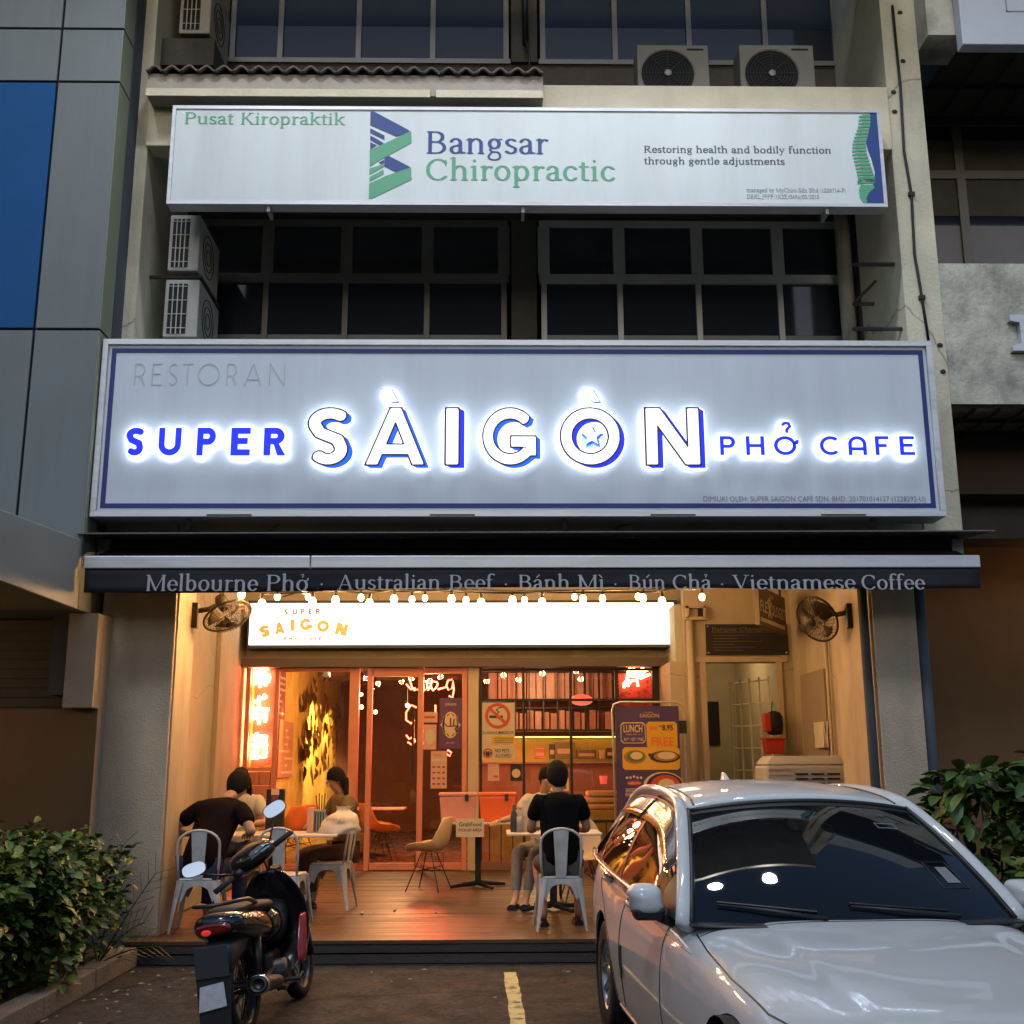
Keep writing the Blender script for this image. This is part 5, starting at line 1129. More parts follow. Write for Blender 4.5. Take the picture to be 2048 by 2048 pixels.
# ---------------------------------------------------------------- counter and shelves seen through the black window
YK = 19.6
ck = thing('bar_counter', 'dark bar counter with a yellow lit back behind the black window', 'counter', (0, YK, 0))
def K(name, u0, v0, u1, v1, m, y0=0, y1=.1, root=None):
    a = P(*z8(u0, v1), YK + y0); b = P(*z8(u1, v0), YK + y0); return box(name, a.x, b.x, y0, y1, a.z, b.z, m, root or ck)
K('counter_front', 100, 1345, 1330, 1750, rdk, -.3, -.2); K('counter_top', 100, 1325, 1330, 1343, mat('counter_top', (.25, .2, .16), .3), -.35, .4)
K('splash_back', 150, 1125, 1330, 1330, mat('splash_yellow', (.50, .40, .08), .4, var=.15), .5, .55)
K('light_strip', 420, 1132, 1300, 1140, mat('strip_light', (.9, .8, .4), .4, emit=(1, .82, .25), estr=5), .35, .38)
for i, (u0, v0, u1, v1, c) in enumerate(((575, 1225, 655, 1305, (.45, .12, .07)), (735, 1175, 885, 1305, (.14, .12, .04)), (690, 1190, 730, 1305, (.05, .04, .03)), (1075, 1240, 1115, 1305, (.5, .35, .25)), (900, 1235, 1050, 1305, (.12, .09, .04)), (1130, 1220, 1190, 1305, (.06, .04, .03)))):
    a, b = P(*z8(u0, v1), YK - .1), P(*z8(u1, v0), YK - .1)
    t = thing('counter_box', ['red box', 'wide olive machine', 'dark bottle crate', 'small pale carton', 'low brown box', 'dark appliance'][i] + ' standing on the bar counter', 'box', ((a.x + b.x) / 2, YK - .1, a.z))
    G().box(-(b.x - a.x) / 2, (b.x - a.x) / 2, -.08, .1, 0, b.z - a.z).build('body', mat('cb%d' % i, c, .5, var=.2), t, bevel=.01)
    G().box(-(b.x - a.x) / 2.6, (b.x - a.x) / 2.6, -.084, -.081, (b.z - a.z) * .3, (b.z - a.z) * .6).build('label', mat('cbl', (.45, .3, .2), .5), t)
sk = thing('hanging_shelf', 'black hanging rack of cups and jars above the bar counter', 'shelf', (0, YK, 0))
for v in (620, 850, 905, 1080): K('shelf_rail', 205, v, 1200, v + 12, M['black'], -.02, .3, sk)
for k in range(10): K('shelf_bar', 210 + k * 108, 630, 216 + k * 108, 1090, M['black'], -.03, .0, sk)
pv = mat('shelf_panel', (.34, .20, .15), .5, var=.15); pj = mat('jar_tone', (.28, .14, .09), .4, var=.3)
for k in range(13):
    K('screen_panel', 222 + k * 74, 640, 286 + k * 74, 842, pv, .1, .12, sk)
for k in range(16): K('jar', 222 + k * 60, 925 + (k * 37 % 30), 268 + k * 60, 1076, pj if k % 3 else pv, .02, .2, sk)
lamp('bar_lamp', 'POINT', (.0, 2.2, 2.2), 22, (1, .55, .3), .2, rm); lamp('bar_lamp', 'POINT', (.9, 3.3, 1.6), 10, (1, .75, .25), .2, rm)
q = P(*z8(940, 850), 17.6); t = thing('pink_globe_lamp', 'soft pink red lamp glowing behind the rack', 'lamp', q)
G().ball((0, 0, 0), .11, 12, 8, (1.6, 1, .8)).build('globe', mat('pinkglow', (.8, .2, .1), .4, emit=(1, .16, .1), estr=1.1, sample=False), t, smooth=True)

# ---------------------------------------------------------------- furniture builders
chairW = mat('chair_white_metal', (.52, .52, .52), .45, .1, var=.12, vscale=6, stain=(.28, .26, .24), sstr=.5, sscale=(9, 9, 9))
def tolix(name, lab, x, y, rz, m=chairW):
    t = thing(name, lab, 'chair', (x, y, DZ), rz, group='white metal café chairs on the terrace')
    G().box(-.17, .17, -.17, .17, .43, .448).build('seat', m, t, bevel=.012)
    for sx in (-1, 1):
        for sy in (-1, 1):
            a = Vector((sx * .155, sy * .155, .43)); b = Vector((sx * .215, sy * .225, 0))
            g = G(); g.tube([a, a.lerp(b, .4), b], [.045, .030, .014], 6, ref=(sx, -sy, 0), ry=[.020, .014, .009]); g.build('leg', m, t, smooth=False)
    def arch(n=10):
        pts = [(-.175, .43), (-.185, .33)] + [(-.135 + .0 , .25)] + [(-.10 * cos(pi * k / n), .33 + .055 * sin(pi * k / n)) for k in range(n + 1)] + [(.135, .25), (.185, .33), (.175, .43)]
        return pts
    for yy in (-.172, .168): G().prism(arch(), yy, yy + .004).build('apron', m, t)
    for xx in (-.172, .168):
        g = G(); g.prism(arch(), 0, .004); g.v = [(xx + v[1], v[0], v[2]) for v in g.v]; g.build('apron', m, t)
    pts = [(-.165, -.16, .44), (-.178, -.185, .60), (-.178, -.205, .74)] + [(-.178 * cos(pi * k / 10), -.215, .74 + .115 * sin(pi * k / 10)) for k in range(1, 10)] + [(.178, -.205, .74), (.178, -.185, .60), (.165, -.16, .44)]
    G().tube(pts, .0115, 8).build('back_frame', m, t, smooth=True)
    g = G(); g.hexa([(-.045, -.172, .44), (.045, -.172, .44), (.045, -.164, .44), (-.045, -.164, .44), (-.068, -.220, .845), (.068, -.220, .845), (.068, -.212, .845), (-.068, -.212, .845)]); g.build('splat', m, t, bevel=.003)
    return t
def shell_chair(lab, x, y, rz, m, z=DZ, group=None):
    t = thing('shell_chair', lab, 'chair', (x, y, z), rz, group=group)
    prof = [(.22, .425), (.20, .445), (.1, .44), (0, .43), (-.12, .435), (-.19, .47), (-.225, .56), (-.25, .70), (-.27, .80), (-.27, .82)]
    rws = []
    for k, (yy, zz) in enumerate(prof):
        s_ = k / (len(prof) - 1.0); w_ = (.21 + .03 * sin(pi * s_)) * (1 if k < 8 else (.8 if k == 8 else .62)); lift = .05 + .08 * sin(pi * min(1, s_ * 1.1))
        rws.append([(w_ * u, yy + .05 * u * u * (s_ > .5), zz + lift * u ** 4 * (s_ < .75)) for u in (-1, -.8, -.5, -.2, 0, .2, .5, .8, 1)])
    G().grid(rws).build('shell', m, t, smooth=True, solid=.012, sub=1)
    for sx in (-1, 1):
        for sy in (-1, 1):
            G().tube([(sx * .08, sy * .06, .42), (sx * .21, sy * .2, 0)], .007, 6).build('leg', M['black'], t)
            G().tube([(sx * .15, sy * .12, .40), (sx * .05, sy * .16, .27), (sx * .12, -sy * .1, .22)], .005, 5).build('brace', M['black'], t)
    return t
white_top = mat('table_top_white', (.68, .62, .54), .35, var=.05)
def table(lab, cx, cy, wx, wy, name='cafe_table'):
    t = thing(name, lab, 'table', (cx, cy, DZ))
    G().box(-wx / 2, wx / 2, -wy / 2, wy / 2, .725, .75).build('table_top', white_top, t, bevel=.006)
    G().box(-.035, .035, -.035, .035, .03, .724).build('column', M['black'], t, bevel=.005)
    for a in range(4):
        g = G(); c, s_ = cos(a * pi / 2 + .5), sin(a * pi / 2 + .5)
        g.tube([(c * .03, s_ * .03, .05), (c * .36, s_ * .36, .022)], [.03, .016], 6); g.build('foot', M['black'], t)
    return t
def at_px(px, Y): return X(px, 1700, Y)
tolix('metal_chair', 'white metal chair under the person in dark shirt at far left', at_px(397, 10.35), 10.5, R(4))
tolix('metal_chair', 'white metal chair just behind the parked motorcycle', at_px(566, 10.7), 10.8, R(-7))
tolix('metal_chair', 'white metal chair at the right end of the left table', at_px(661, 11.9), 12.0, R(84))
tolix('metal_chair', 'white metal chair under the person in black by the car', at_px(1120, 10.35), 10.5, R(2))
table('long white table at left with a plastic bag on it', at_px(545, 11.7), 11.7, 1.35, .68)
table('small white table carrying two orange crates by the door', at_px(956, 13.9), 13.9, .86, .6)
table('white table in front of the person in black', at_px(1106, 11.75), 11.75, .93, .68)
yelC = mat('shell_cream', (.78, .58, .34), .45, var=.06); yelS = mat('shell_yellow', (.62, .36, .08), .45, var=.06); shW = mat('shell_white', (.60, .50, .38), .45)
shell_chair('cream shell chair with black wire legs left of the crate table', at_px(858, 13.6), 13.6, R(72), yelC)
shell_chair('pale shell chair on the right of the black shirt person', at_px(1165, 12.4), 12.5, R(185), shW)
gi = 'yellow shell chairs inside the café'
shell_chair('yellow shell chair behind the glass left of the plastic bag', X(572, 1650, 17.1), 17.1, R(60), yelS, DZ + .012, gi)
shell_chair('second yellow shell chair behind the glass nearer the mustard wall', X(598, 1650, 17.6), 17.6, R(60), yelS, DZ + .012, gi)
shell_chair('cream shell chair behind the glass beside the red door post', X(765, 1650, 17.4), 17.4, R(-70), yelS, DZ + .012, gi)
shell_chair('yellow shell chair inside next to the cream one', X(752, 1650, 18.1), 18.1, R(-70), yelS, DZ + .012, gi)
t = table('inside wooden table behind the red posts', X(730, 1600, 18.0), 18.3, 1.2, .7)
t = table('inside table with napkins behind the black window', X(1150, 1600, 17.3), 17.4, 1.0, .6)
bn = thing('bench_cushion', 'stack of pale cushions on bench behind right black panes', 'cushion', (X(1200, 1600, 17.4), 17.2, .95))
for i in range(3): G().box(-.4 + .09 * i, .45, -.2, .2, .0 + i * .09, .08 + i * .09).build('cushion', mat('cushion', (.55, .40, .2), .8), bn, bevel=.03)
t = thing('red_candle_cup', 'small glowing red cup on a table behind the black window', 'candle', P(*z8(1110, 1500), 17.3))
G().lathe([(.0, 0), (.05, 0), (.06, .12), (.05, .12)], n=12).build('cup', mat('cup_red', (.6, .08, .05), .4, emit=(1, .12, .08), estr=.7, sample=False), t, smooth=True)

# ---------------------------------------------------------------- things on tables
def crate(lab, cx, cy, m):
    t = thing('storage_crate', lab, 'crate', (cx, cy, DZ + .752), group='plastic crates on the pick-up table')
    g = G(); g.hexa([(-.185, -.13, 0), (.185, -.13, 0), (.185, .13, 0), (-.185, .13, 0), (-.205, -.15, .21), (.205, -.15, .21), (.205, .15, .21), (-.205, .15, .21)]); g.build('tub', m, t, bevel=.012)
    G().box(-.215, .215, -.16, .16, .212, .24).build('lid', m, t, bevel=.008)
    t.scale = (1.05, 1, 1.38)
    for s_ in (-1, 1): G().box(s_ * .1 - .02, s_ * .1 + .02, -.166, -.16, .17, .225).build('latch', M['iron'], t) if s_ == 1 else None
    return t
crate('dusty pink plastic crate, left one on the pick-up table', at_px(916, 13.9), 13.85, mat('crate_pink', (.58, .26, .24), .35, var=.08))
crate('bright orange plastic crate, right one on the pick-up table', at_px(995, 13.9), 13.85, mat('crate_orange', (.75, .14, .04), .35, var=.08))
a, b = P(912, 1674, 13.58), P(968, 1637, 13.58)
t = thing('pickup_sign', 'square white sign reading GrabFood pickup area hanging from the crate table', 'sign', ((a.x + b.x) / 2, 13.58, a.z)); w2 = (b.x - a.x) / 2; h = b.z - a.z
G().box(-w2, w2, 0, .006, 0, h).build('board', paper, t)
sans('GrabFood', -w2 * .8, w2 * .82, h * .58, h * .24, 'lettering', mat('print_olive', (.05, .06, .03), .5), t, -.004, off=.012); sans('PICKUP AREA', -w2 * .8, w2 * .85, h * .30, h * .16, 'lettering', inkb, t, -.004, off=.006)
t = thing('menu_holder', 'tall black menu holder standing behind the left table', 'menu holder', (P(550, 1640, 12.0).x, 12.0, DZ + .75))
G().box(-.09, .09, -.05, .05, 0, .42).build('case', M['black'], t, bevel=.008); G().box(-.04, .04, -.054, -.051, .36, .42).build('label', pk, t)
for k in range(6): G().box(-.032 + k * .012, -.027 + k * .012, -.054, -.051, .24, .35).build('slit', mat('slit', (.3, .12, .1), .5), t)
for i, (px, w_, h_, m_, lab) in enumerate(((622, .07, .24, pk, 'pink paper napkin box beside the cutlery holder'), (640, .1, .22, M['metal'], 'grey cutlery holder with black chopsticks on the left table'))):
    t = thing('table_holder', lab, 'holder', (P(px, 1650, 11.75).x, 11.75, DZ + .75))
    G().box(-w_ / 2, w_ / 2, -.05, .05, 0, h_).build('case', m_, t, bevel=.006)
    if i:
        for k in range(4): G().tube([(-.03 + .02 * k, 0, .2), (-.05 + .03 * k, .01, .36 + .02 * (k % 2))], .005, 5).build('chopstick', M['black'], t)
        for k in range(4): G().box(-.045 + .026 * k, -.035 + .026 * k, -.054, -.051, .02, .2).build('slot', M['black'], t)
# plastic bag
t = thing('plastic_bag', 'tied white plastic carrier bag on the right of the left table', 'bag', (P(677, 1655, 11.6).x, 11.6, DZ + .75))
rws = []; rr = random.Random(3); nn = 22
for k in range(9):
    s_ = k / 8.0; R_ = .205 * (1 - s_ ** 2.2) ** .5 * (1 if k else .92) if k < 7 else (.05, .075)[k - 7]
    rws.append([(R_ * (1 + .16 * rr.uniform(-1, 1)) * cos(2 * pi * i / nn) + .05 * s_, R_ * .7 * (1 + .16 * rr.uniform(-1, 1)) * sin(2 * pi * i / nn), .24 * s_ + .012 * rr.uniform(-1, 1) * (k > 0) + (.02 if k == 8 else 0)) for i in range(nn)])
G().grid(rws, close=True).build('bag_body', mat('bag_plastic', (.66, .60, .52), .35, bump=.3, bscale=12), t, smooth=True, sub=1)
sans('THANKS', -.1, .08, .12, .035, 'lettering', mat('bag_print', (.35, .33, .3), .5), t, -.155)
# glasses, bottles on table two
for i, (px, h_, r_, m_, lab) in enumerate(((1028, .26, .035, M['slate'], 'tall dark bottle at the left end of the right table'), (1038, .2, .05, M['metal'], 'steel cutlery pot with white napkins on the right table'), (1052, .3, .03, paper, 'white upright menu card by the arm of the person in black'))):
    t = thing('table_item', lab, ['bottle', 'pot', 'menu card'][i], (P(px, 1655, 11.6).x, 11.62 + i * .02, DZ + .752))
    if i == 0: G().lathe([(0, 0), (r_, 0), (r_, .16), (.014, .21), (.014, .26), (0, .26)], n=12).build('body', m_, t, smooth=True)
    elif i == 1:
        G().lathe([(0, 0), (r_, 0), (r_, .15), (r_ * .9, .15)], n=14).build('body', m_, t, smooth=True); G().box(-.035, .035, -.02, .02, .12, .21).build('napkin', paper, t)
    else: G().hexa([(-.03, 0, 0), (.03, 0, 0), (.03, .06, 0), (-.03, .06, 0), (-.03, .028, h_), (.03, .028, h_), (.03, .032, h_), (-.03, .032, h_)]).build('card', m_, t)
# printed shaped board behind the black shirt person
a, b = P(1100, 1582, 12.9), P(1137, 1530, 12.9); c = (a.x + b.x) / 2
t = thing('menu_board', 'curved top cream board with brown drawings behind the person in black', 'board', (c, 12.9, a.z))
w2 = (b.x - a.x) / 2; h = b.z - a.z
G().prism([(-w2, 0), (w2, 0), (w2, h * .5), (w2 * .7, h * .6), (w2 * .45, h * .9), (0, h), (-w2 * .6, h * .95), (-w2, h * .7)], 0, .012).build('board', mat('board_cream', (.66, .48, .22), .5), t)
for u, v, r_ in ((-.3, .8, .016), (.1, .45, .03), (.5, .3, .03), (-.4, .3, .025), (.6, .15, .02)): ringm(t, w2 * u, h * v, r_, r_ * 1.3, 0, mat('board_ink', (.22, .08, .03), .5), -.003, 8)
G().box(-.015, .015, .012, .03, -(a.z - DZ - .0), 0).build('stand', M['black'], t)

# ---------------------------------------------------------------- promotion banner on its stand
YP = 14.4
a, b = P(1237, 1640, YP), P(1357, 1412, YP)
t = thing('promo_banner', 'tall purple lunch promotion banner on a silver tube stand by the car', 'banner', ((a.x + b.x) / 2, YP, DZ)); w2 = (b.x - a.x) / 2; hz = b.z - DZ
pu = mat('banner_purple', (.055, .03, .13), .5, var=.05); be = mat('banner_yellow', (.62, .36, .03), .5); ora = mat('banner_orange', (.66, .16, .03), .5)
zb2 = .15
G().box(-w2, w2, 0, .008, zb2, hz).build('sheet', pu, t)
def bz(v): return Z(1290, 1180 + v * 500 / 1932., YP) - DZ
def bx(u): return X(920 + u * 500 / 1932., 1450, YP) - (a.x + b.x) / 2
def rect(u0, v0, u1, v1, nm, m, off=-.003):
    x0, x1, z0, z1 = bx(u0), bx(u1), bz(v1), bz(v0); r_ = .03
    return loops_mesh([[(x0 + r_, z0), (x1 - r_, z0), (x1, z0 + r_), (x1, z1 - r_), (x1 - r_, z1), (x0 + r_, z1), (x0, z1 - r_), (x0, z0 + r_)]], nm, m, t, off, .002)
rect(1240, 1022, 1432, 1185, 'lunch_frame', cream_i); rect(1246, 1030, 1426, 1178, 'lunch_panel', pu, -.006)
rect(1440, 1018, 1676, 1225, 'yellow_panel', be); rect(1250, 1215, 1690, 1390, 'yellow_panel', be, -.0045)
for tx, u0, u1, v1, v0, m_, of in (('LUNCH', 1262, 1408, 1098, 1040, cream_i, .02), ('SUPER', 1430, 1490, 950, 942, cream_i, 0), ('SÀIGÒN', 1390, 1540, 985, 955, cream_i, .0), ('BÁNH MÌ', 1465, 1520, 1085, 1048, redi, 0), ('RM', 1535, 1555, 1062, 1046, inkb, .01), ('8.95', 1560, 1645, 1085, 1040, inkb, .02), ('FREE', 1475, 1648, 1205, 1135, ora, .02),
                               ('WEEKDAYS 11-3', 1275, 1400, 1122, 1110, cream_i, 0), ('BUY 1 GET 1 FREE', 1265, 1415, 1165, 1140, cream_i, .01), ('+', 1548, 1560, 1112, 1100, inkb, .01), ('SAIGON', 1266, 1365, 1560, 1530, cream_i, .015), ('BEEF PHO', 1266, 1370, 1592, 1566, cream_i, .015), ('NEW', 1290, 1385, 1502, 1484, cream_i, .0)):
    sans(tx, bx(u0), bx(u1), bz(v1), bz(v0) - bz(v1), 'lettering', m_, t, -.008, off=of)
rect(1280, 1475, 1390, 1508, 'red_band', redi, -.0035)
def dish(u, v, rx, rz, cols):
    for k, (c_, f_) in enumerate(cols): ringm(t, bx(u) + (.01 * k), bz(v) + .008 * k, rx * f_, rz * f_, 0, c_, -.006 - .002 * k, 18)
bun = mat('bun_brown', (.35, .15, .04), .6); grn = mat('herb_green', (.08, .16, .03), .6); pale = mat('noodle_pale', (.62, .50, .32), .6); dkb = mat('bowl_black', (.03, .02, .02), .5)
dish(1345, 1290, .14, .085, ((bun, 1), (grn, .8), (pale, .55))); dish(1575, 1290, .19, .075, ((dkb, 1), (bun, .8), (pale, .6))); ringm(t, bx(1460), bz(1275), .022, .022, 0, inkb, -.006, 10)
dish(1560, 1520, .26, .18, ((pale, 1), (dkb, .88), (redi, .7), (pale, .4)))
for k in range(5): ringm(t, bx(1280 + k * 27), bz(1450 - 8 * (k == 2)), .018, .018, 0, cream_i, -.005, 5)
x0, x1 = X(1226, 1500, YP - .03) - (a.x + b.x) / 2, X(1373, 1500, YP - .03) - (a.x + b.x) / 2; zt2 = Z(1226, 1404, YP - .03) - DZ
G().tube([(x0 + .02, -.03, 0), (x0, -.03, zt2 - .1), (x0 + .02, -.03, zt2 - .03), (x0 + .1, -.03, zt2), (x1 - .1, .06, zt2), (x1 - .03, .06, zt2 - .03), (x1, .06, zt2 - .12), (x1, .06, 0)], .013, 8).build('stand_tube', M['alu'], t, smooth=True)
G().box(w2 + .0, w2 + .1, .03, .06, hz - .34, hz - .18).build('clamp', M['iron'], t)

# ---------------------------------------------------------------- things near the stairway
a, b = P(1519, 1258, 14.0), P(1571, 1184, 14.0)
t = thing('projecting_sign', 'slanting brown projecting sign reading Flexologist above the stair door', 'sign', (a.x, 14.0, 0)); 
ya, yb = -.55, .45; dz_ = .02
q0 = P(1519, 1225, 13.5); q1 = P(1571, 1225, 14.6); 
vec = (Vector((q1.x, q1.y, 0)) - Vector((q0.x, q0.y, 0))); L_ = vec.length; ang = atan2(vec.y, vec.x)
t.location = (q0.x, q0.y, 0); t.rotation_euler.z = ang
z0_, z1_ = Z(1519, 1249, 13.5), Z(1519, 1170, 13.5)
G().box(0, L_, 0, .06, z0_, z1_).build('board', mat('sign_brown', (.14, .10, .07), .5), t)
lw = mat('sign_letters', (.75, .68, .52), .5)
hh_ = z1_ - z0_
sans('FLE', .03 * L_, .28 * L_, z0_ + hh_ * .36, hh_ * .30, 'lettering', lw, t, -.006, off=.02); sans('OLOGIST', .43 * L_, .97 * L_, z0_ + hh_ * .36, hh_ * .30, 'lettering', lw, t, -.006, off=.02)
xm_, xz_ = .355 * L_, z0_ + hh_ * .5
g = G(); 
for p0, p1 in (((-.06, -.11), (.05, .07)), ((.06, -.11), (-.05, .07)), ((-.08, .09), (0, .0)), ((.08, .09), (0, .0))): g.tube([(xm_ + p0[0], -.006, xz_ + p0[1]), (xm_ + p1[0], -.006, xz_ + p1[1])], .012, 5)
g.ball((xm_, -.006, xz_ + .11), .022, 8, 5); g.build('stretching_figure', lw, t)
sans('THE', .36 * L_, .52 * L_, z0_ + hh_ * .78, hh_ * .1, 'lettering', lw, t, -.006)
G().box(.03 * L_, .92 * L_, -.008, -.002, z0_ + hh_ * .1, z0_ + hh_ * .2).build('underline', lw, t)
G().tube([(L_ * .9, .03, z1_), (L_ * .9, .03, 3.9)], .015, 6).build('hanger', M['iron'], t)
a, b = P(1413, 1310, 14.96), P(1574, 1248, 14.96)
t = thing('directory_board', 'black directory board reading Bangsar Chiropractic above the stairway', 'sign', (a.x, 14.96, a.z)); w_ = b.x - a.x; h = b.z - a.z
G().box(0, w_, 0, .03, 0, h).build('board', mat('board_black', (.018, .016, .018), .35), t, bevel=.004)
dm = mat('dim_print', (.15, .12, .09), .5)
serif('BANGSAR CHIROPRACTIC' if False else 'Bangsar Chiropractic', .08, w_ - .1, h * .78, h * .12, 'lettering', dm, t, -.004)
for k, f_ in enumerate((.45, .3, .6, .25, .5, .35)): G().box(.1, .1 + w_ * f_, -.003, -.001, h * (.62 - .095 * k), h * (.635 - .095 * k)).build('print_line', dm, t)
G().box(.08, w_ - .1, -.003, -.001, h * .73, h * .745).build('print_line', dm, t)
for u in (.03, w_ - .03):
    for v in (.03, h - .03): G().ball((u, -.002, v), .012, 6, 4).build('screw', M['alu'], t)
t = thing('wall_lettering', 'small grey gym lettering high on the stair wall behind the right fan', 'lettering', (0, 14.98, 0))
a, b = P(1648, 1202, 14.98), P(1682, 1192, 14.98); sans('GYM', a.x, b.x, a.z, b.z - a.z, 'lettering', mat('faint_print', (.18, .14, .1), .6), t, 0)
# red helmet bag and red box hung near the grille
hx = P(1545, 1460, 14.7)
t = thing('hanging_bag', 'black and red bag hanging at the stairway grille', 'bag', (hx.x, 14.7, P(1545, 1470, 14.7).z))
hh_ = P(1545, 1422, 14.7).z - P(1545, 1470, 14.7).z
rws = [[(.11 * s2 * cos(a_) + .03, .08 * s2 * sin(a_), hh_ * z_) for a_ in [2 * pi * k / 14 for k in range(14)]] for z_, s2 in ((0, .5), (.05, .9), (.4, 1.05), (.75, 1), (.93, .75), (1, .3))]
G().grid(rws, close=True).build('bag_body', M['black'], t, smooth=True); G().box(-.13, -.03, -.1, .0, .04, hh_ * .9).build('front_pocket', mat('bag_red', (.4, .03, .02), .5), t, bevel=.02); G().tube([(0, 0, hh_), (.02, .02, hh_ + .12)], .008, 5).build('strap', M['black'], t)
t = thing('red_basket', 'red plastic box under the hanging bag', 'box', (hx.x, 14.7, P(1545, 1508, 14.7).z))
h2 = P(1545, 1480, 14.7).z - P(1545, 1508, 14.7).z
G().hexa([(-.1, -.1, 0), (.1, -.1, 0), (.1, .1, 0), (-.1, .1, 0), (-.12, -.12, h2), (.12, -.12, h2), (.12, .12, h2), (-.12, .12, h2)]).build('tub', mat('bag_red', (.4, .03, .02), .5), t, bevel=.01)
G().box(-.135, .135, -.135, .135, h2, h2 + .03).build('rim', mat('bag_red', (.4, .03, .02), .5), t, bevel=.008)
# pinned papers
q = P(1635, 1462, 13.9); t = thing('pinned_notice', 'crumpled white papers pinned beside the wall pipes at right', 'notice', (3.95, 13.6, q.z))
for k in range(3):
    g = G(); rws = [[(-.02 - .012 * k - .02 * random.random(), -.2 + .1 * j + .05 * k, .1 - .1 * i) for j in range(5)] for i in range(4)]; g.grid(rws).build('sheet', paper, t, solid=.002)
# air cooler
ax_ = P(1600, 1530, 13.2); zt_ = P(1600, 1512, 13.2).z
t = thing('air_cooler', 'big pale plastic air cooler with vents standing behind the car', 'air cooler', (ax_.x, 13.2, DZ)); h = zt_ - DZ
cm_ = mat('cooler_case', (.42, .42, .44), .45, var=.08)
G().hexa([(-.45, -.25, 0), (.45, -.25, 0), (.45, .3, 0), (-.45, .3, 0), (-.46, -.27, h * .93), (.46, -.27, h * .93), (.46, .3, h * .93), (-.46, .3, h * .93)]).build('case', cm_, t, bevel=.03)
G().hexa([(-.455, -.26, h * .935), (.455, -.26, h * .935), (.455, .29, h * .935), (-.455, .29, h * .935), (-.38, -.2, h), (.40, -.2, h), (.40, .25, h), (-.38, .25, h)]).build('hood', cm_, t, bevel=.02)
for u in (-.13, .05, .23):
    for k in range(5): G().box(u, u + .14, -.285, -.262, h * (.86 - .035 * k), h * (.872 - .035 * k)).build('louvre', M['black'], t)
for k in range(7): G().box(-.43, -.2, -.290, -.268, h * (.90 - .04 * k), h * (.915 - .04 * k)).build('louvre', cm_, t)
# fans
def fan(lab, c, aim, base, R_=.23, mm=None):
    mm = mm or mat('fan_dark', (.04, .03, .022), .45, .4)
    t = thing('wall_fan', lab, 'fan', c); q = Vector((0, 0, 1)).rotation_difference(Vector(aim).normalized()); T = q.to_matrix().to_4x4()
    def gg(): g = G(); g.M = T; return g
    for z0, z1, nm in ((.0, .09, 'front_guard'), (.0, -.09, 'rear_guard')):
        g = gg()
        for k in range(36):
            a_ = 2 * pi * k / 36; g.tube([(cos(a_) * R_, sin(a_) * R_, 0), (cos(a_) * R_ * .75, sin(a_) * R_ * .75, z1 * .75), (cos(a_) * .04, sin(a_) * .04, z1)], .0022, 4)
        for rr_, zz2 in ((R_ * .6, z1 * .86), (R_ * .3, z1 * .96)): g.tube([(cos(2 * pi * k / 24) * rr_, sin(2 * pi * k / 24) * rr_, zz2) for k in range(24)], .003, 4, closed=True)
        g.ball((0, 0, z1), .045, 10, 6, (1, 1, .35)); g.build(nm, mm, t)
    g = gg(); g.tube([(cos(2 * pi * k / 32) * R_, sin(2 * pi * k / 32) * R_, 0) for k in range(32)], .011, 6, closed=True); g.build('rim', mm, t, smooth=True)
    for k in range(3):
        g = gg(); a0 = 2 * pi * k / 3; rws = []
        for i in range(6):
            s_ = i / 5.0; r_ = .04 + s_ * (R_ - .07); w_ = .28 + .42 * s_
            rws.append([(r_ * cos(a0 + w_ * (j - 1.5) * .62), r_ * sin(a0 + w_ * (j - 1.5) * .62), .022 * (j - 1.5)) for j in range(4)])
        g.grid(rws).build('blade', mat('fan_blade', (.09, .07, .05), .35), t, smooth=True, solid=.003)
    g = gg(); g.lathe([(.0, -.24), (.05, -.23), (.065, -.17), (.06, -.10), (.03, -.09)], n=14); g.build('motor', mm, t, smooth=True)
    m0 = T @ Vector((0, 0, -.16)); b = Vector(base) - Vector(c)
    G().tube([m0, (m0 + b) / 2 + Vector((0, 0, -.02)), b], .025, 8).build('arm', mm, t, smooth=True); G().box(b.x - .03, b.x + .03, b.y - .04, b.y + .04, b.z - .16, b.z + .08).build('wall_plate', mm, t, bevel=.008)
    return t
c = P(455, 1232, 10.75); fan('dark wall fan tilted down on the left pillar by the light box', c, (.45, -.35, -.85), (-2.82, 10.72, P(390, 1222, 10.7).z))
c = P(1634, 1238, 10.9); fan('dark wall fan on the right pillar above the car', c, (-.72, -.5, -.42), (3.42, 10.75, P(1690, 1225, 10.8).z))

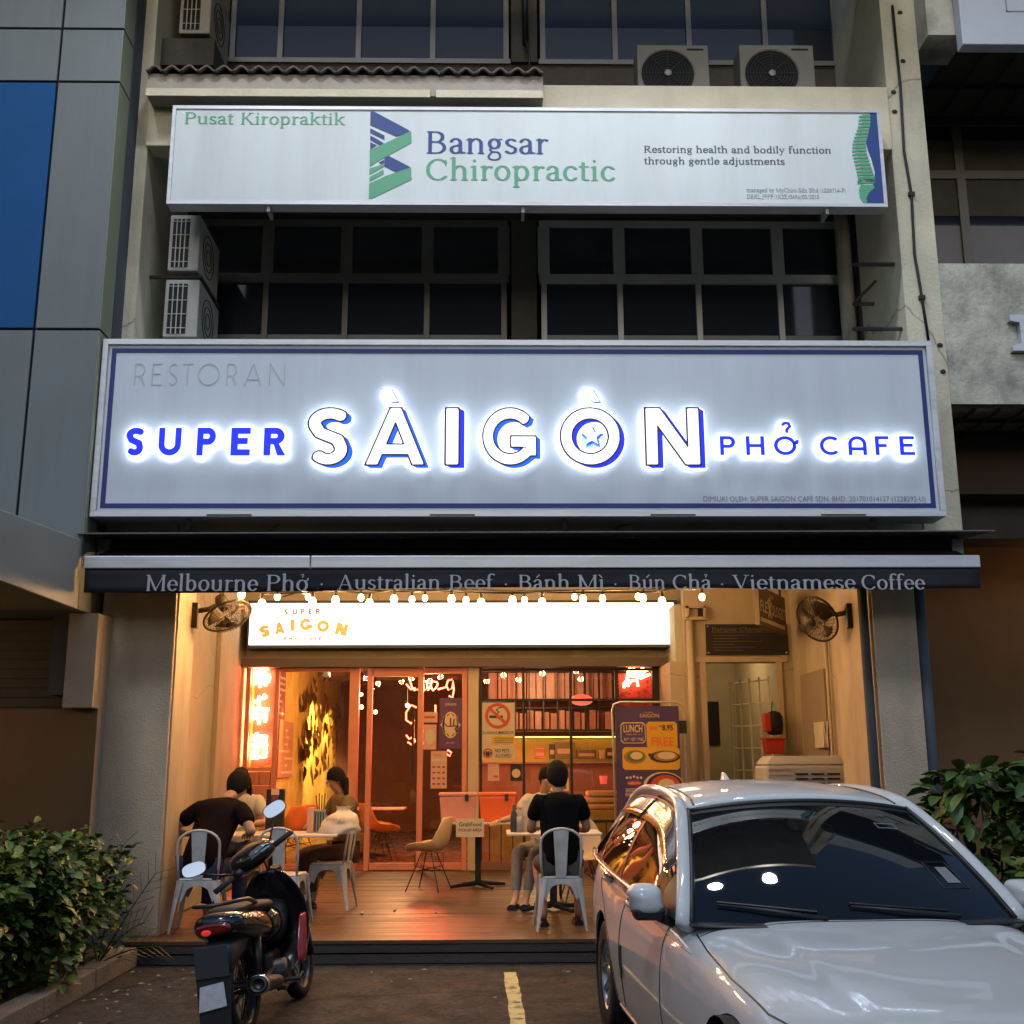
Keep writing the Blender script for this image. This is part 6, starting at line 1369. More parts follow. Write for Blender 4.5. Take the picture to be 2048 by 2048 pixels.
# ---------------------------------------------------------------- condensers on the upper floors
def condenser_side(lab, px0, px1, py0, py1, Y, depth=.8):
    a, b = P(px0, py1, Y), P(px1, py0, Y)
    t = thing('condenser_unit', lab, 'air conditioner', (a.x, Y, a.z), group='air conditioner condensers on the left wall'); w_, h = b.x - a.x, b.z - a.z
    G().box(0, w_, 0, depth, 0, h).build('case', M['acw'], t, bevel=.012)
    G().box(w_ * .12, w_ * .66, -.008, -.002, h * .06, h * .92).build('grille_back', M['dark'], t)
    for k in range(3): G().tube([(w_ * (.25 + .14 * k), -.016, h * .05), (w_ * (.25 + .14 * k), -.016, h * .93)], .006, 4).build('grille_wire', M['white'], t)
    for k in range(4): G().tube([(w_ * .12, -.016, h * (.15 + .24 * k)), (w_ * .66, -.016, h * (.15 + .24 * k))], .005, 4).build('grille_wire', M['white'], t)
    g = G(); c = Vector((w_ + .002, depth * .45, h * .5))
    for rr_ in (.22, .15, .08): g.tube([(c.x, c.y + rr_ * cos(2 * pi * k / 24), c.z + rr_ * sin(2 * pi * k / 24)) for k in range(24)], .006, 4, closed=True)
    g.build('fan_guard', M['black'], t)
    for yy in (.05, depth - .1): G().tube([(-.34, yy, -.05), (w_ + .02, yy, -.05)], .02, 5).build('bracket', M['iron'], t)
    G().tube([(-.34, .05, -.05), (-.34, .05, .35)], .018, 5).build('bracket', M['iron'], t); G().tube([(w_ + .02, .02, -.05), (w_ + .02, depth, -.05)], .02, 5).build('bracket', M['iron'], t)
    return t
condenser_side('grey condenser box sitting higher beside the middle windows', 334, 402, 430, 541, 10.5)
condenser_side('grey condenser box sitting lower just above the main sign', 324, 400, 559, 674, 10.5)
condenser_side('condenser box high at the top left of the building', 357, 426, -50, 66, 10.6)
B('ac_shelf', XL1 + .002, X(455, 80, 10.9), 10.4, 11.5, Z(390, 130, 10.4), Z(390, 70, 10.4) - .04, M['recess_shade'])
def condenser_front(lab, px0, px1, py0, py1, Y):
    a, b = P(px0, py1, Y), P(px1, py0, Y); w_, h = b.x - a.x, b.z - 8.285
    t = thing('condenser_unit', lab, 'air conditioner', (a.x, Y, 8.285), group='air conditioner condensers on the ledge')
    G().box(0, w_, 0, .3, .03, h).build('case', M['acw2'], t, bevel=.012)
    cx_, cz_ = w_ * .42, h * .48; R_ = h * .42
    g = G(); g.lathe([(.0, .0), (R_, .0), (R_, -.012), (R_ + .012, -.012), (R_ + .012, 0)], (cx_, -.004, cz_), 28, (0, -1, 0)); g.build('fan_recess', M['dark'], t)
    g = G()
    for k in range(1, 9): g.tube([(cx_ + R_ * k / 8.5 * cos(2 * pi * i / 24), -.02, cz_ + R_ * k / 8.5 * sin(2 * pi * i / 24)) for i in range(24)], .003, 4, closed=True)
    for i in range(8): g.tube([(cx_, -.02, cz_), (cx_ + R_ * cos(pi * i / 4), -.02, cz_ + R_ * sin(pi * i / 4))], .004, 4)
    g.build('fan_guard', M['slate'], t)
    G().ball((cx_, -.024, cz_), .04, 10, 5, (1, .4, 1)).build('fan_hub', M['metal'], t); G().box(w_ * .7, w_ * .93, -.004, -.001, h * .9, h * .93).build('name_strip', M['dark'], t)
    for u in (.12, .88): G().box(w_ * u - .03, w_ * u + .03, .0, .3, 0, .029).build('foot', M['iron'], t)
    return t
condenser_front('condenser box with round fan, left of the pair on the ledge', 1276, 1416, 90, 172, 10.45)
condenser_front('condenser box with round fan, right of the pair on the ledge', 1482, 1626, 90, 172, 10.45)
# old iron brackets on the right fin
for i, (py, l_) in enumerate(((529, 1), (608, .4), (658, 1))):
    a, b = P(1706, py, 10.7), P(1812, py, 10.3)
    if l_ < 1: b = a.lerp(b, l_)
    t = thing('wall_bracket', ['upper', 'short middle', 'lower'][i] + ' rusty empty bracket by the right downpipes', 'bracket', a, group='rusty brackets on the right wall')
    G().tube([(0, 0, 0), tuple(b - a)], .022, 5).build('bar', M['iron'], t)
    G().tube([(.0 if l_ < 1 else .35, -.1, -.28 if l_ == 1 else -.01), tuple(b - a) if l_ == 1 else (.25, 0, .25)], .016, 5).build('strut', M['iron'], t)

# ---------------------------------------------------------------- people
def skin_mesh(name, m, parent, nodes, edges, sub=2, smooth=True):
    me = bpy.data.meshes.new(name); keys = list(nodes); idx = {k: i for i, k in enumerate(keys)}
    me.from_pydata([nodes[k][0] for k in keys], [(idx[a], idx[b]) for a, b in edges], [])
    o = bpy.data.objects.new(name, me); COL.objects.link(o); o.parent = parent
    md = o.modifiers.new('skin', 'SKIN'); md.use_smooth_shade = True; md.branch_smoothing = .3
    for i, k in enumerate(keys):
        r_ = nodes[k][1]; me.skin_vertices[0].data[i].radius = r_ if isinstance(r_, tuple) else (r_, r_)
    me.skin_vertices[0].data[0].use_root = True
    md2 = o.modifiers.new('sub', 'SUBSURF'); md2.levels = sub; md2.render_levels = sub
    me.materials.append(m)
    # bake to a plain mesh so parts read as meshes
    dg = bpy.context.evaluated_depsgraph_get(); ev = o.evaluated_get(dg); nm = bpy.data.meshes.new_from_object(ev)
    o.modifiers.clear(); o.data = nm; bpy.data.meshes.remove(me); nm.name = name
    for p in nm.polygons: p.use_smooth = True
    return o
skinM = mat('skin', (.36, .19, .12), .5, var=.06, vscale=8); skinM2 = mat('skin_light', (.45, .27, .19), .5, var=.06, vscale=8); hairM = mat('black_hair', (.008, .006, .005), .8, spec=.15, var=.3, vscale=40, bump=.4, bscale=90)
def person(lab, loc, rz, J, shirt, pants, skin, long_hair=False, bare=False, short_sleeve=True, foot=None, shorts=False, sc=1.0):
    t = thing('person', lab, 'person', loc, rz); t.scale = sc if isinstance(sc, tuple) else (sc, sc, sc)
    V = {k: Vector(v) for k, v in J.items()}
    if 'hipL' not in V:
        pass
    N = {'pelvis': (V['pelvis'], (.115, .085)), 'spine': (V['spine'], (.095, .065)), 'chest': (V['chest'] + Vector((0, .02, 0)), (.085, .045)), 'neck0': (V['neck'] - Vector((0, 0, .04)), .044), 'neck': (V['neck'], .052),
         'jaw': (V['head'] - Vector((0, 0, .045)), (.062, .072)), 'head': (V['head'] + Vector((0, 0, .02)), (.078, .095)), 'crown': (V['head'] + Vector((0, 0, .085)), (.060, .072))}
    E_ = [('pelvis', 'spine'), ('spine', 'chest'), ('chest', 'neck0'), ('neck0', 'neck'), ('neck', 'jaw'), ('jaw', 'head'), ('head', 'crown')]
    for s_ in 'LR':
        N['sh' + s_] = (V['sh' + s_], .048); N['el' + s_] = (V['el' + s_], .040); N['fo' + s_] = (V['el' + s_].lerp(V['wr' + s_], .35), .040); N['wr' + s_] = (V['wr' + s_], .025)
        N['hip' + s_] = (V['hip' + s_], .085); N['mt' + s_] = (V['hip' + s_].lerp(V['kn' + s_], .5), .075); N['kn' + s_] = (V['kn' + s_], .056); N['ca' + s_] = (V['kn' + s_].lerp(V['an' + s_], .35), .054); N['an' + s_] = (V['an' + s_], .034); N['toe' + s_] = (V['toe' + s_], (.036, .024))
        E_ += [('chest', 'sh' + s_), ('sh' + s_, 'el' + s_), ('el' + s_, 'fo' + s_), ('fo' + s_, 'wr' + s_), ('pelvis', 'hip' + s_), ('hip' + s_, 'mt' + s_), ('mt' + s_, 'kn' + s_), ('kn' + s_, 'ca' + s_), ('ca' + s_, 'an' + s_), ('an' + s_, 'toe' + s_)]
    skin_mesh('body', skin, t, N, E_)
    # shirt
    S_ = {k: (N[k][0], tuple(x + .030 for x in (N[k][1] if isinstance(N[k][1], tuple) else (N[k][1],) * 2))) for k in ('chest', 'spine', 'pelvis', 'shL', 'shR')}
    S_['chest'] = (V['chest'], (.165, .115)); S_['spine'] = (V['spine'], (.15, .115)); S_['pelvis'] = (V['pelvis'], (.16, .125)); S_['shL'] = (V['shL'], .088); S_['shR'] = (V['shR'], .088); S_['neck0'] = (N['neck0'][0] - Vector((0, 0, .005)), (.098, .088)); S_['back'] = (V['chest'] + Vector((0, -.035, .04)), (.15, .085)); Es = [('chest', 'back'), ('chest', 'spine'), ('spine', 'pelvis'), ('chest', 'neck0'), ('chest', 'shL'), ('chest', 'shR')]
    for s_ in 'LR':
        k_ = .72 if short_sleeve else 1.0
        S_['slv' + s_] = (V['sh' + s_].lerp(V['el' + s_], k_), .070 if short_sleeve else .056); Es.append(('sh' + s_, 'slv' + s_))
        if not short_sleeve: S_['cuff' + s_] = (V['el' + s_].lerp(V['wr' + s_], .85), .040); Es.append(('slv' + s_, 'cuff' + s_))
    skin_mesh('shirt', shirt, t, S_, Es)
    T_ = {'pelvis': (N['pelvis'][0] - Vector((0, 0, .01)), (.142, .115))}; Et = []
    for s_ in 'LR':
        T_['hip' + s_] = (V['hip' + s_], .100); T_['mt' + s_] = (N['mt' + s_][0], .088); Et += [('pelvis', 'hip' + s_), ('hip' + s_, 'mt' + s_)]
        if shorts: T_['hem' + s_] = (V['hip' + s_].lerp(V['kn' + s_], .85), .080); Et.append(('mt' + s_, 'hem' + s_))
        else:
            T_['kn' + s_] = (V['kn' + s_], .068); T_['ca' + s_] = (N['ca' + s_][0], .064); T_['hem' + s_] = (V['kn' + s_].lerp(V['an' + s_], .88), .050); Et += [('mt' + s_, 'kn' + s_), ('kn' + s_, 'ca' + s_), ('ca' + s_, 'hem' + s_)]
    skin_mesh('shorts' if shorts else 'trousers', pants, t, T_, Et)
    yk = V['chest'] + Vector((0, -.005, .045)); G().tube([V['pelvis'] + Vector((0, 0, -.06)), V['pelvis'] + Vector((0, 0, .03)), V['spine'], V['chest'] + Vector((0, 0, -.04)), V['chest'] + Vector((0, 0, .05)), V['neck'] + Vector((0, 0, -.05)), V['neck'] + Vector((0, 0, -.015))], [.165, .175, .165, .185, .19, .12, .075], 20, ref=(1, 0, 0), ry=[.125, .135, .122, .125, .12, .085, .07]).build('shirt_torso', shirt, t, smooth=True, sub=1)
    # hair cap, ears, nose
    hd_ = V['head']; g = G(); rws = []
    for i in range(8):
        a_ = pi * i / 7 * .62; rws.append([(hd_.x + (.094 + .006 * sin(b_ * 7 + i * 2) * (i > 1)) * sin(a_) * cos(b_), hd_.y - .012 + .108 * sin(a_) * sin(b_), hd_.z + .035 + .118 * cos(a_) - (.045 * max(0, -sin(b_)) * (i / 7.0) ** 2 * (3.2 if long_hair else 1.6)) + .03 * max(0, sin(b_)) * (i / 7.0)) for b_ in [2 * pi * k / 18 for k in range(18)]])
    g.grid(rws, close=True).build('hair', hairM, t, smooth=True, solid=.012, sub=1)
    if long_hair: G().grid([[(hd_.x + w_ * cos(b_), hd_.y - .04 + .07 * sin(b_) - .02, hd_.z + zz3) for b_ in [pi + pi * k / 8 for k in range(9)]] for zz3, w_ in ((.05, .09), (-.05, .098), (-.14, .105), (-.24, .09))]).build('hair_length', hairM, t, smooth=True, solid=.02, sub=1)
    for s2 in (-1, 1): G().ball((hd_.x + s2 * .084, hd_.y, hd_.z + .01), .02, 8, 5, (.4, .8, 1.3)).build('ear', skin, t, smooth=True)
    G().ball((hd_.x, hd_.y + .098, hd_.z), .016, 8, 5, (.8, 1, 1.3)).build('nose', skin, t, smooth=True)
    for s2 in (-1, 1): G().ball((hd_.x + s2 * .032, hd_.y + .088, hd_.z + .025), .009, 8, 5, (1.3, .6, .8)).build('eye', hairM, t)
    G().ball((hd_.x, hd_.y + .088, hd_.z - .045), .02, 8, 5, (1.2, .4, .3)).build('mouth', mat('lips', (.3, .08, .06), .5), t)
    for s_ in 'LR':
        w0 = V['wr' + s_]; d = (w0 - V['el' + s_]).normalized(); sd = -1 if s_ == 'L' else 1
        up_ = Vector((0, 0, 1)); lat = d.cross(up_).normalized(); dn = Vector((0, 0, -1))
        H_ = {'w': (w0, .024), 'palm': (w0 + d * .045, (.036, .018)), 'kn': (w0 + d * .075, (.036, .014))}; Eh = [('w', 'palm'), ('palm', 'kn')]
        for k in range(4):
            o_ = lat * (.026 - .0175 * k); L2 = (.062, .07, .065, .05)[k]
            H_['a%d' % k] = (w0 + d * .085 + o_, .0088); H_['b%d' % k] = (w0 + d * (.085 + L2 * .55) + o_ * 1.15 + dn * .012, .008); H_['c%d' % k] = (w0 + d * (.085 + L2 * .9) + o_ * 1.2 + dn * .034, .0068)
            Eh += [('kn', 'a%d' % k), ('a%d' % k, 'b%d' % k), ('b%d' % k, 'c%d' % k)]
        H_['t0'] = (w0 + d * .03 + lat * (.036 * -sd * -1), .010); H_['t1'] = (w0 + d * .065 + lat * .056 + dn * .015, .0085); Eh += [('palm', 't0'), ('t0', 't1')]
        skin_mesh('hand', skin, t, H_, Eh, 1)
        if foot:
            a_, b_ = V['an' + s_], V['toe' + s_]; G().tube([(a_.x, a_.y - .03, .012), (b_.x, b_.y + .03, .012)], [.036, .045], 8, ref=(0, 0, 1), ry=[.04, .05]).build('sandal' if foot == 'sandal' else 'shoe', M['black'], t)
            if foot == 'sandal': G().tube([(a_.x - .03, a_.y + .06, .03), (a_.x, a_.y + .07, .07), (a_.x + .03, a_.y + .06, .03)], .009, 5).build('sandal_strap', M['black'], t)
            else: G().ball(((a_.x + b_.x) / 2, (a_.y + b_.y) / 2, .04), .05, 10, 6, (.95, 2.2, .9)).build('shoe_upper', M['black'], t, smooth=True)
    return t
def seated(lean=.05, el=((-.27, .1, .82), (.27, .1, .82)), wr=((-.12, .36, .80), (.12, .36, .80)), kn=((-.13, .40, .52), (.13, .40, .52)), an=((-.13, .36, .09), (.13, .36, .09)), hd=(0, 0)):
    J = dict(pelvis=(0, -.04, .56), spine=(0, -.05 + lean * .5, .78), chest=(0, -.03 + lean, .98), neck=(0, -.01 + lean * 1.5, 1.13), head=(hd[0], .04 + lean * 1.9 + hd[1], 1.235),
             shL=(-.175, -.02 + lean * 1.1, 1.045), shR=(.175, -.02 + lean * 1.1, 1.045), elL=el[0], elR=el[1], wrL=wr[0], wrR=wr[1], hipL=(-.095, 0, .53), hipR=(.095, 0, .53), knL=kn[0], knR=kn[1], anL=an[0], anR=an[1])
    J['toeL'] = (an[0][0] - .01, an[0][1] + .15, .035); J['toeR'] = (an[1][0] + .01, an[1][1] + .15, .035)
    return J
darkS = mat('shirt_dark_maroon', (.008, .004, .005), .95, spec=.1, bump=.3, bscale=14); jeans = mat('jeans_blue', (.030, .034, .07), .9, spec=.15, var=.2, vscale=8, bump=.2); blackS = mat('shirt_black', (.004, .004, .005), .95, spec=.1, bump=.3, bscale=14)
whiteS = mat('top_white', (.5, .45, .4), .8, bump=.2, bscale=14); olive = mat('top_olive', (.14, .09, .04), .85, bump=.2); shortM = mat('shorts_grey', (.06, .05, .045), .85); jl = mat('jeans_light', (.20, .21, .24), .85, var=.2, vscale=8)
person('person in dark shirt and blue jeans seated with back to the street at far left', (at_px(402, 10.35), 10.5, DZ), R(-14), seated(.24, ((-.34, .06, .84), (.33, .10, .84)), ((-.22, .33, .80), (.18, .38, .80)), hd=(.03, .02)), darkS, jeans, skinM, foot='shoe', sc=(1.17, 1.04, .985))
person('person in white sleeveless top facing the street across the left table', (at_px(480, 12.45), 12.5, DZ), R(176), seated(.05), whiteS, jeans, skinM2, long_hair=True, foot='shoe')
person('person in brown top at the right end of the left table behind the bag', (at_px(680, 12.1), 12.3, DZ), R(120), seated(.03, wr=((-.05, .30, .8), (.12, .3, .8))), olive, mat('trousers_brown', (.07, .03, .02), .85), skinM, long_hair=True, foot='shoe')
person('person in black T-shirt and shorts seated with back to the street by the car', (at_px(1122, 10.35), 10.5, DZ), R(3), seated(.06, ((-.25, .08, .80), (.25, .08, .80)), ((-.17, .34, .80), (.14, .36, .80)), kn=((-.16, .38, .50), (.20, .38, .50)), an=((-.13, .10, .09), (.17, .16, .09))), blackS, shortM, skinM, foot='sandal', shorts=True, sc=1.04)
person('person in light jeans half hidden across the right table with arm on its corner', (at_px(1092, 12.45), 12.5, DZ), R(168), seated(.06, el=((-.25, .1, .84), (.30, .12, .86)), wr=((-.12, .36, .80), (.42, .36, .83)), kn=((.05, .42, .52), (.22, .44, .54)), an=((.10, .62, .09), (.20, .66, .09)), hd=(-.05, 0)), whiteS, jl, skinM2, foot='sandal')
# paper scraps on the deck
for i, (px, py) in enumerate(((337, 1848), (724, 1826), (713, 1819), (789, 1820), (872, 1824), (740, 1827))):
    q = PZ(px, py, DZ + .012); t = thing('paper_scrap', ['round crumpled white scrap by the left pillar', 'white scrap right of the table foot', 'small white scrap nearest the table foot', 'folded white scrap mid deck', 'tiny white fleck furthest right on the deck', 'tiny white crumb beside the larger scrap'][i], 'litter', q)
    G().ball((0, 0, 0), (.032, .02, .012, .02, .012, .01)[i], 7, 5, (1, 1.2, .7)).build('crumple', paper, t)
# ---------------------------------------------------------------- white sedan parked nose out
from mathutils.bvhtree import BVHTree
paintW = mat('car_paint_white', (.60, .61, .61), .5, coat=.85, spec=.3, var=.02)
cglass = mat('car_glass', (.006, .007, .009), .02, ior=1.6, spec=.7); sglass = mat('car_side_glass', (.012, .008, .006), .02, ior=2.0, spec=1.0); rubber = mat('rubber', (.012, .012, .012), .75); plast = mat('black_plastic', (.015, .015, .016), .45)
chrome = mat('chrome', (.7, .7, .7), .12, 1.0); alloy = mat('alloy_rim', (.32, .32, .33), .3, .8); visor = mat('smoked_visor', (.09, .035, .02), .15, coat=.6); glint = mat('plate_white', (.6, .6, .6), .4)
car = thing('parked_car', 'white sedan parked nose out at right with dark windscreen and wipers', 'car', (1.64, 5.316, 0), R(3.1)); car.rotation_euler.x = R(.6)
def interp(tab, v):
    if v <= tab[0][0]: return np.array(tab[0][1:], float)
    for a, b in zip(tab[:-1], tab[1:]):
        if v <= b[0]:
            t = (v - a[0]) / (b[0] - a[0]); return np.array(a[1:], float) * (1 - t) + np.array(b[1:], float) * t
    return np.array(tab[-1][1:], float)
def smooth_tab(tab, n):
    # Catmull-Rom resample by the first column
    T = np.array(tab, float); out = []
    vs = np.linspace(T[0, 0], T[-1, 0], n)
    for v in vs:
        k = min(max(np.searchsorted(T[:, 0], v) - 1, 0), len(T) - 2); a, b = T[k], T[k + 1]; t = (v - a[0]) / (b[0] - a[0])
        ma = (T[k + 1] - T[max(k - 1, 0)]) / max(T[k + 1, 0] - T[max(k - 1, 0), 0], 1e-6) * (b[0] - a[0]); mb = (T[min(k + 2, len(T) - 1)] - T[k]) / max(T[min(k + 2, len(T) - 1), 0] - T[k, 0], 1e-6) * (b[0] - a[0])
        h = (2 * t ** 3 - 3 * t ** 2 + 1) * a + (t ** 3 - 2 * t ** 2 + t) * ma + (-2 * t ** 3 + 3 * t ** 2) * b + (t ** 3 - t ** 2) * mb; h[0] = v; out.append(h)
    return out
stn = smooth_tab([(-1.56, .52, .50, .44), (-1.50, .69, .64, .34), (-1.36, .765, .74, .24), (-1.1, .805, .79, .19), (-.65, .858, .82, .18), (-.3, .888, .83, .18), (0, .915, .84, .18), (.3, .92, .85, .18), (1.2, .93, .86, .18), (2.0, .955, .86, .18), (2.5, .985, .845, .19), (2.85, 1.02, .80, .24), (3.02, .99, .74, .34), (3.10, .80, .66, .42)], 52)
rows = []
for v, zt_, w_, zb_ in stn:
    hood = 0; nose = 0
    sec = [(0, .012), (.16, .012), (.33, .010), (.43, .004), (.50, .0 + .0 * hood), (.56, -.010), (.66, -.012), (.78, -.024), (.88, -.055), (.945, -.10), (.975, -.17), (.995, -.27), (1.0, -.36), (1.0, -.46)]
    hf = [(u * w_, zt_ + dz_ * (1 + .0 * hood)) for u, dz_ in sec]
    hf = [(u, max(z, .5)) for u, z in hf] + [(w_ * .985, .42), (w_ * .97, .32), (w_ * .955, .24), (w_ * .90, zb_), (w_ * .5, zb_ - .0)]
    bow = lambda u: -.10 * nose * 0 + .14 * (u / .85) ** 2 * max(0, min(1, (-.95 - v) / .5)) + (-.08 * (1 - (u / .85) ** 2) * max(0, min(1, (.3 - abs(v)) / .3)) * 0)
    r_ = [(-u, v + bow(u), z) for u, z in reversed(hf)] + [(u, v + bow(u), z) for u, z in hf[1:]]
    rows.append(r_)
g = G(); g.grid(rows); n_ = len(rows[0]); g.f.append(tuple(range(n_))); g.f.append(tuple(reversed(range((len(rows) - 1) * n_, len(rows) * n_))))
bd = g.build('body', paintW, car, smooth=True, sub=2)
cutm = []
for vy_ in (2.12, -.76):
    for s_ in (-1, 1):
        gg_ = G(); gg_.cyl((s_ * .55, vy_, .325), (s_ * 1.2, vy_, .325), .365, None, 40); c = gg_.build('cut', None, car); cutm.append(c)
        md = bd.modifiers.new('b', 'BOOLEAN'); md.object = c; md.operation = 'DIFFERENCE'; md.solver = 'EXACT'
dg = bpy.context.evaluated_depsgraph_get(); ev = bd.evaluated_get(dg); nm = bpy.data.meshes.new_from_object(ev); bd.modifiers.clear(); bd.data = nm; nm.name = 'body'
for c in cutm: bpy.data.objects.remove(c)
for p in nm.polygons: p.use_smooth = True
nm.materials.clear(); nm.materials.append(paintW)
try:
    nm.set_sharp_from_angle(angle=R(50))
except Exception: pass
bvh = BVHTree.FromPolygons([v.co for v in nm.vertices], [tuple(p.vertices) for p in nm.polygons])
def side_pt(v, z, s_=-1, off=.001):
    h = bvh.ray_cast(Vector((s_ * 2, v, z)), Vector((-s_, 0, 0)))
    return Vector((h[0].x + s_ * off, v, z)) if h[0] is not None else Vector((s_ * .86, v, z))
def top_pt(u, v, off=.001):
    h = bvh.ray_cast(Vector((u, v, 2)), Vector((0, 0, -1))); return Vector((u, v, h[0].z + off)) if h[0] is not None else Vector((u, v, .9))
def dens(l_, n=9):
    out = []
    for (a0, b0), (a1, b1) in zip(l_[:-1], l_[1:]): out += [(a0 + (a1 - a0) * k / n, b0 + (b1 - b0) * k / n) for k in range(n)]
    return out + [l_[-1]]
def gap(name, pts, r=.006, m=None): return G().tube(pts, r, 5).build(name, m or plast, car)
for s_ in (-1, 1):
    gap('door_gap', [side_pt(v, z, s_, -.002) for v, z in dens([(.42, .90), (.36, .80), (.33, .6), (.34, .4), (.42, .28)])])
    gap('door_gap', [side_pt(v, z, s_, -.002) for v, z in dens([(1.40, .92), (1.42, .7), (1.42, .5), (1.42, .27)])])
    gap('door_gap', [side_pt(v, z, s_, -.002) for v, z in dens([(2.42, .95), (2.36, .85), (2.05, .74), (1.80, .58), (1.72, .4), (1.70, .27)])])
    gap('door_gap', [side_pt(v, .26, s_, -.002) for v in np.linspace(.42, 1.70, 40)])
    gap('sill_trim', [side_pt(v, .235, s_, -.004) for v in np.linspace(.0, 1.66, 10)], .018, paintW)
    gap('crease', [side_pt(v, .80 + .035 * v, s_, -.004) for v in np.linspace(-.1, 2.5, 60)], .007, paintW)
    for v, z in ((1.22, .835), (2.12, .875)):
        p_ = side_pt(v, z, s_, .0)
        G().ball((0, 0, 0), 1, 12, 7, (.014, .06, .035)).build('handle_recess', mat('recess', (.2, .2, .21), .3), car, smooth=True, loc=p_)
        G().tube([p_ + Vector((s_ * .01, -.10, 0)), p_ + Vector((s_ * .035, -.05, .005)), p_ + Vector((s_ * .038, .05, .01)), p_ + Vector((s_ * .01, .10, .01))], [.012, .015, .015, .012], 8).build('door_handle', paintW, car, smooth=True)
    # arch liners and wheels
    for vy_ in (2.12, -.76):
        G().lathe([(.36, -.0), (.36, .26), (.05, .26)], (s_ * .84, vy_, .325), 28, (-s_, 0, 0)).build('arch_liner', rubber, car)
        wl = G().lathe([(.20, -.09), (.27, -.095), (.305, -.085), (.315, -.06), (.315, .06), (.305, .085), (.27, .095), (.20, .09)], (s_ * .745, vy_, .318), 40, (s_, 0, 0)).build('wheel', rubber, car, smooth=True)
        G().lathe([(.205, .085), (.195, .07), (.19, -.08), (.0, -.05)], (s_ * .745, vy_, .318), 40, (s_, 0, 0)).build('rim', alloy, wl, smooth=True)
        g = G()
        for k in range(10):
            a_ = 2 * pi * k / 10; ca_, sa_ = cos(a_), sin(a_); t_ = Vector((0, -sa_, ca_)) * .014
            c0 = Vector((s_ * .80, vy_ + ca_ * .04, .318 + sa_ * .04)); c1 = Vector((s_ * .822, vy_ + ca_ * .195, .318 + sa_ * .195)); d_ = Vector((s_ * .018, 0, 0))
            g.hexa([c0 - t_ * 1.3 - d_, c0 + t_ * 1.3 - d_, c1 + t_ - d_, c1 - t_ - d_, c0 - t_ * 1.3, c0 + t_ * 1.3, c1 + t_ * .8, c1 - t_ * .8])
        g.build('spokes', alloy, wl); G().lathe([(0, .03), (.045, .028), (.05, .0)], (s_ * .79, vy_, .318), 16, (s_, 0, 0)).build('hub_cap', alloy, wl, smooth=True)
# greenhouse
rail = smooth_tab([(.06, .775, .885), (.2, .735, 1.0), (.5, .665, 1.19), (.82, .600, 1.345), (1.05, .582, 1.392), (1.5, .572, 1.42), (2.0, .562, 1.408), (2.35, .556, 1.355), (2.65, .565, 1.245), (2.92, .62, 1.09), (3.0, .64, 1.03)], 60)
belt = smooth_tab([(.06, .80, .90), (.5, .835, .925), (1.2, .848, .94), (2.0, .845, .965), (2.5, .825, .985), (2.8, .78, 1.01), (3.0, .70, 1.02)], 40)
RL = lambda v: interp(rail, v); BL = lambda v: interp(belt, v)
def side_surf(v, t, s_=-1, off=0.0):
    b_, r_ = BL(v), RL(v); u = b_[0] * (1 - t) + r_[0] * t + .035 * sin(pi * t) * min(1, (r_[1] - b_[1]) / .3); z = b_[1] * (1 - t) + r_[1] * t
    return Vector((s_ * (u + off), v, z + off * .3))
for s_ in (-1, 1):
    for nm_, v0, v1 in (('front_window', .40, 1.385), ('rear_window', 1.435, 2.20), ('quarter_window', 2.235, 2.66)):
        G().grid([[side_surf(v, t, s_) for t in np.linspace(.0, 1, 9)] for v in np.linspace(v0, v1, 18)]).build(nm_, sglass, car, smooth=True)
    G().grid([[side_surf(v, t, s_, .001) for t in np.linspace(0, 1, 6)] for v in np.linspace(.07, .40, 8)]).build('mirror_sail', plast, car, smooth=True)
    for a_, b_ in ((1.385, 1.435), (2.20, 2.235)): G().grid([[side_surf(v, t, s_, .003) for t in np.linspace(0, 1, 8)] for v in (a_, b_)]).build('pillar_trim', plast, car, smooth=True)
    G().grid([[side_surf(v, t, s_, .002) for t in np.linspace(0, 1, 8)] for v in np.linspace(2.66, 3.0, 8)]).build('rear_pillar', paintW, car, smooth=True)
    G().tube([Vector((s_ * (RL(v)[0] + .006), v, RL(v)[1] + .002)) for v in np.linspace(.06, 3.0, 50)], .048, 10, ref=(s_, 0, .8), ry=.03).build('roof_rail', paintW, car, smooth=True)
    G().tube([side_surf(v, .93 - .0 * v, s_, .008) for v in np.linspace(.32, 2.55, 30)], .009, 6).build('window_seal', plast, car, smooth=True)
    for a_, b_ in ((.42, 1.385), (1.435, 2.3)): G().grid([[side_surf(v, t, s_, .028 * (1 - (t - .7) / .28) + .010) for t in (.70, .78, .88, .97)] for v in np.linspace(a_, b_, 16)]).build('rain_visor', visor, car, smooth=True, solid=.003)
    G().tube([side_surf(v, .0, s_, .008) for v in np.linspace(.35, 2.75, 26)], .011, 6).build('belt_trim', chrome, car, smooth=True)
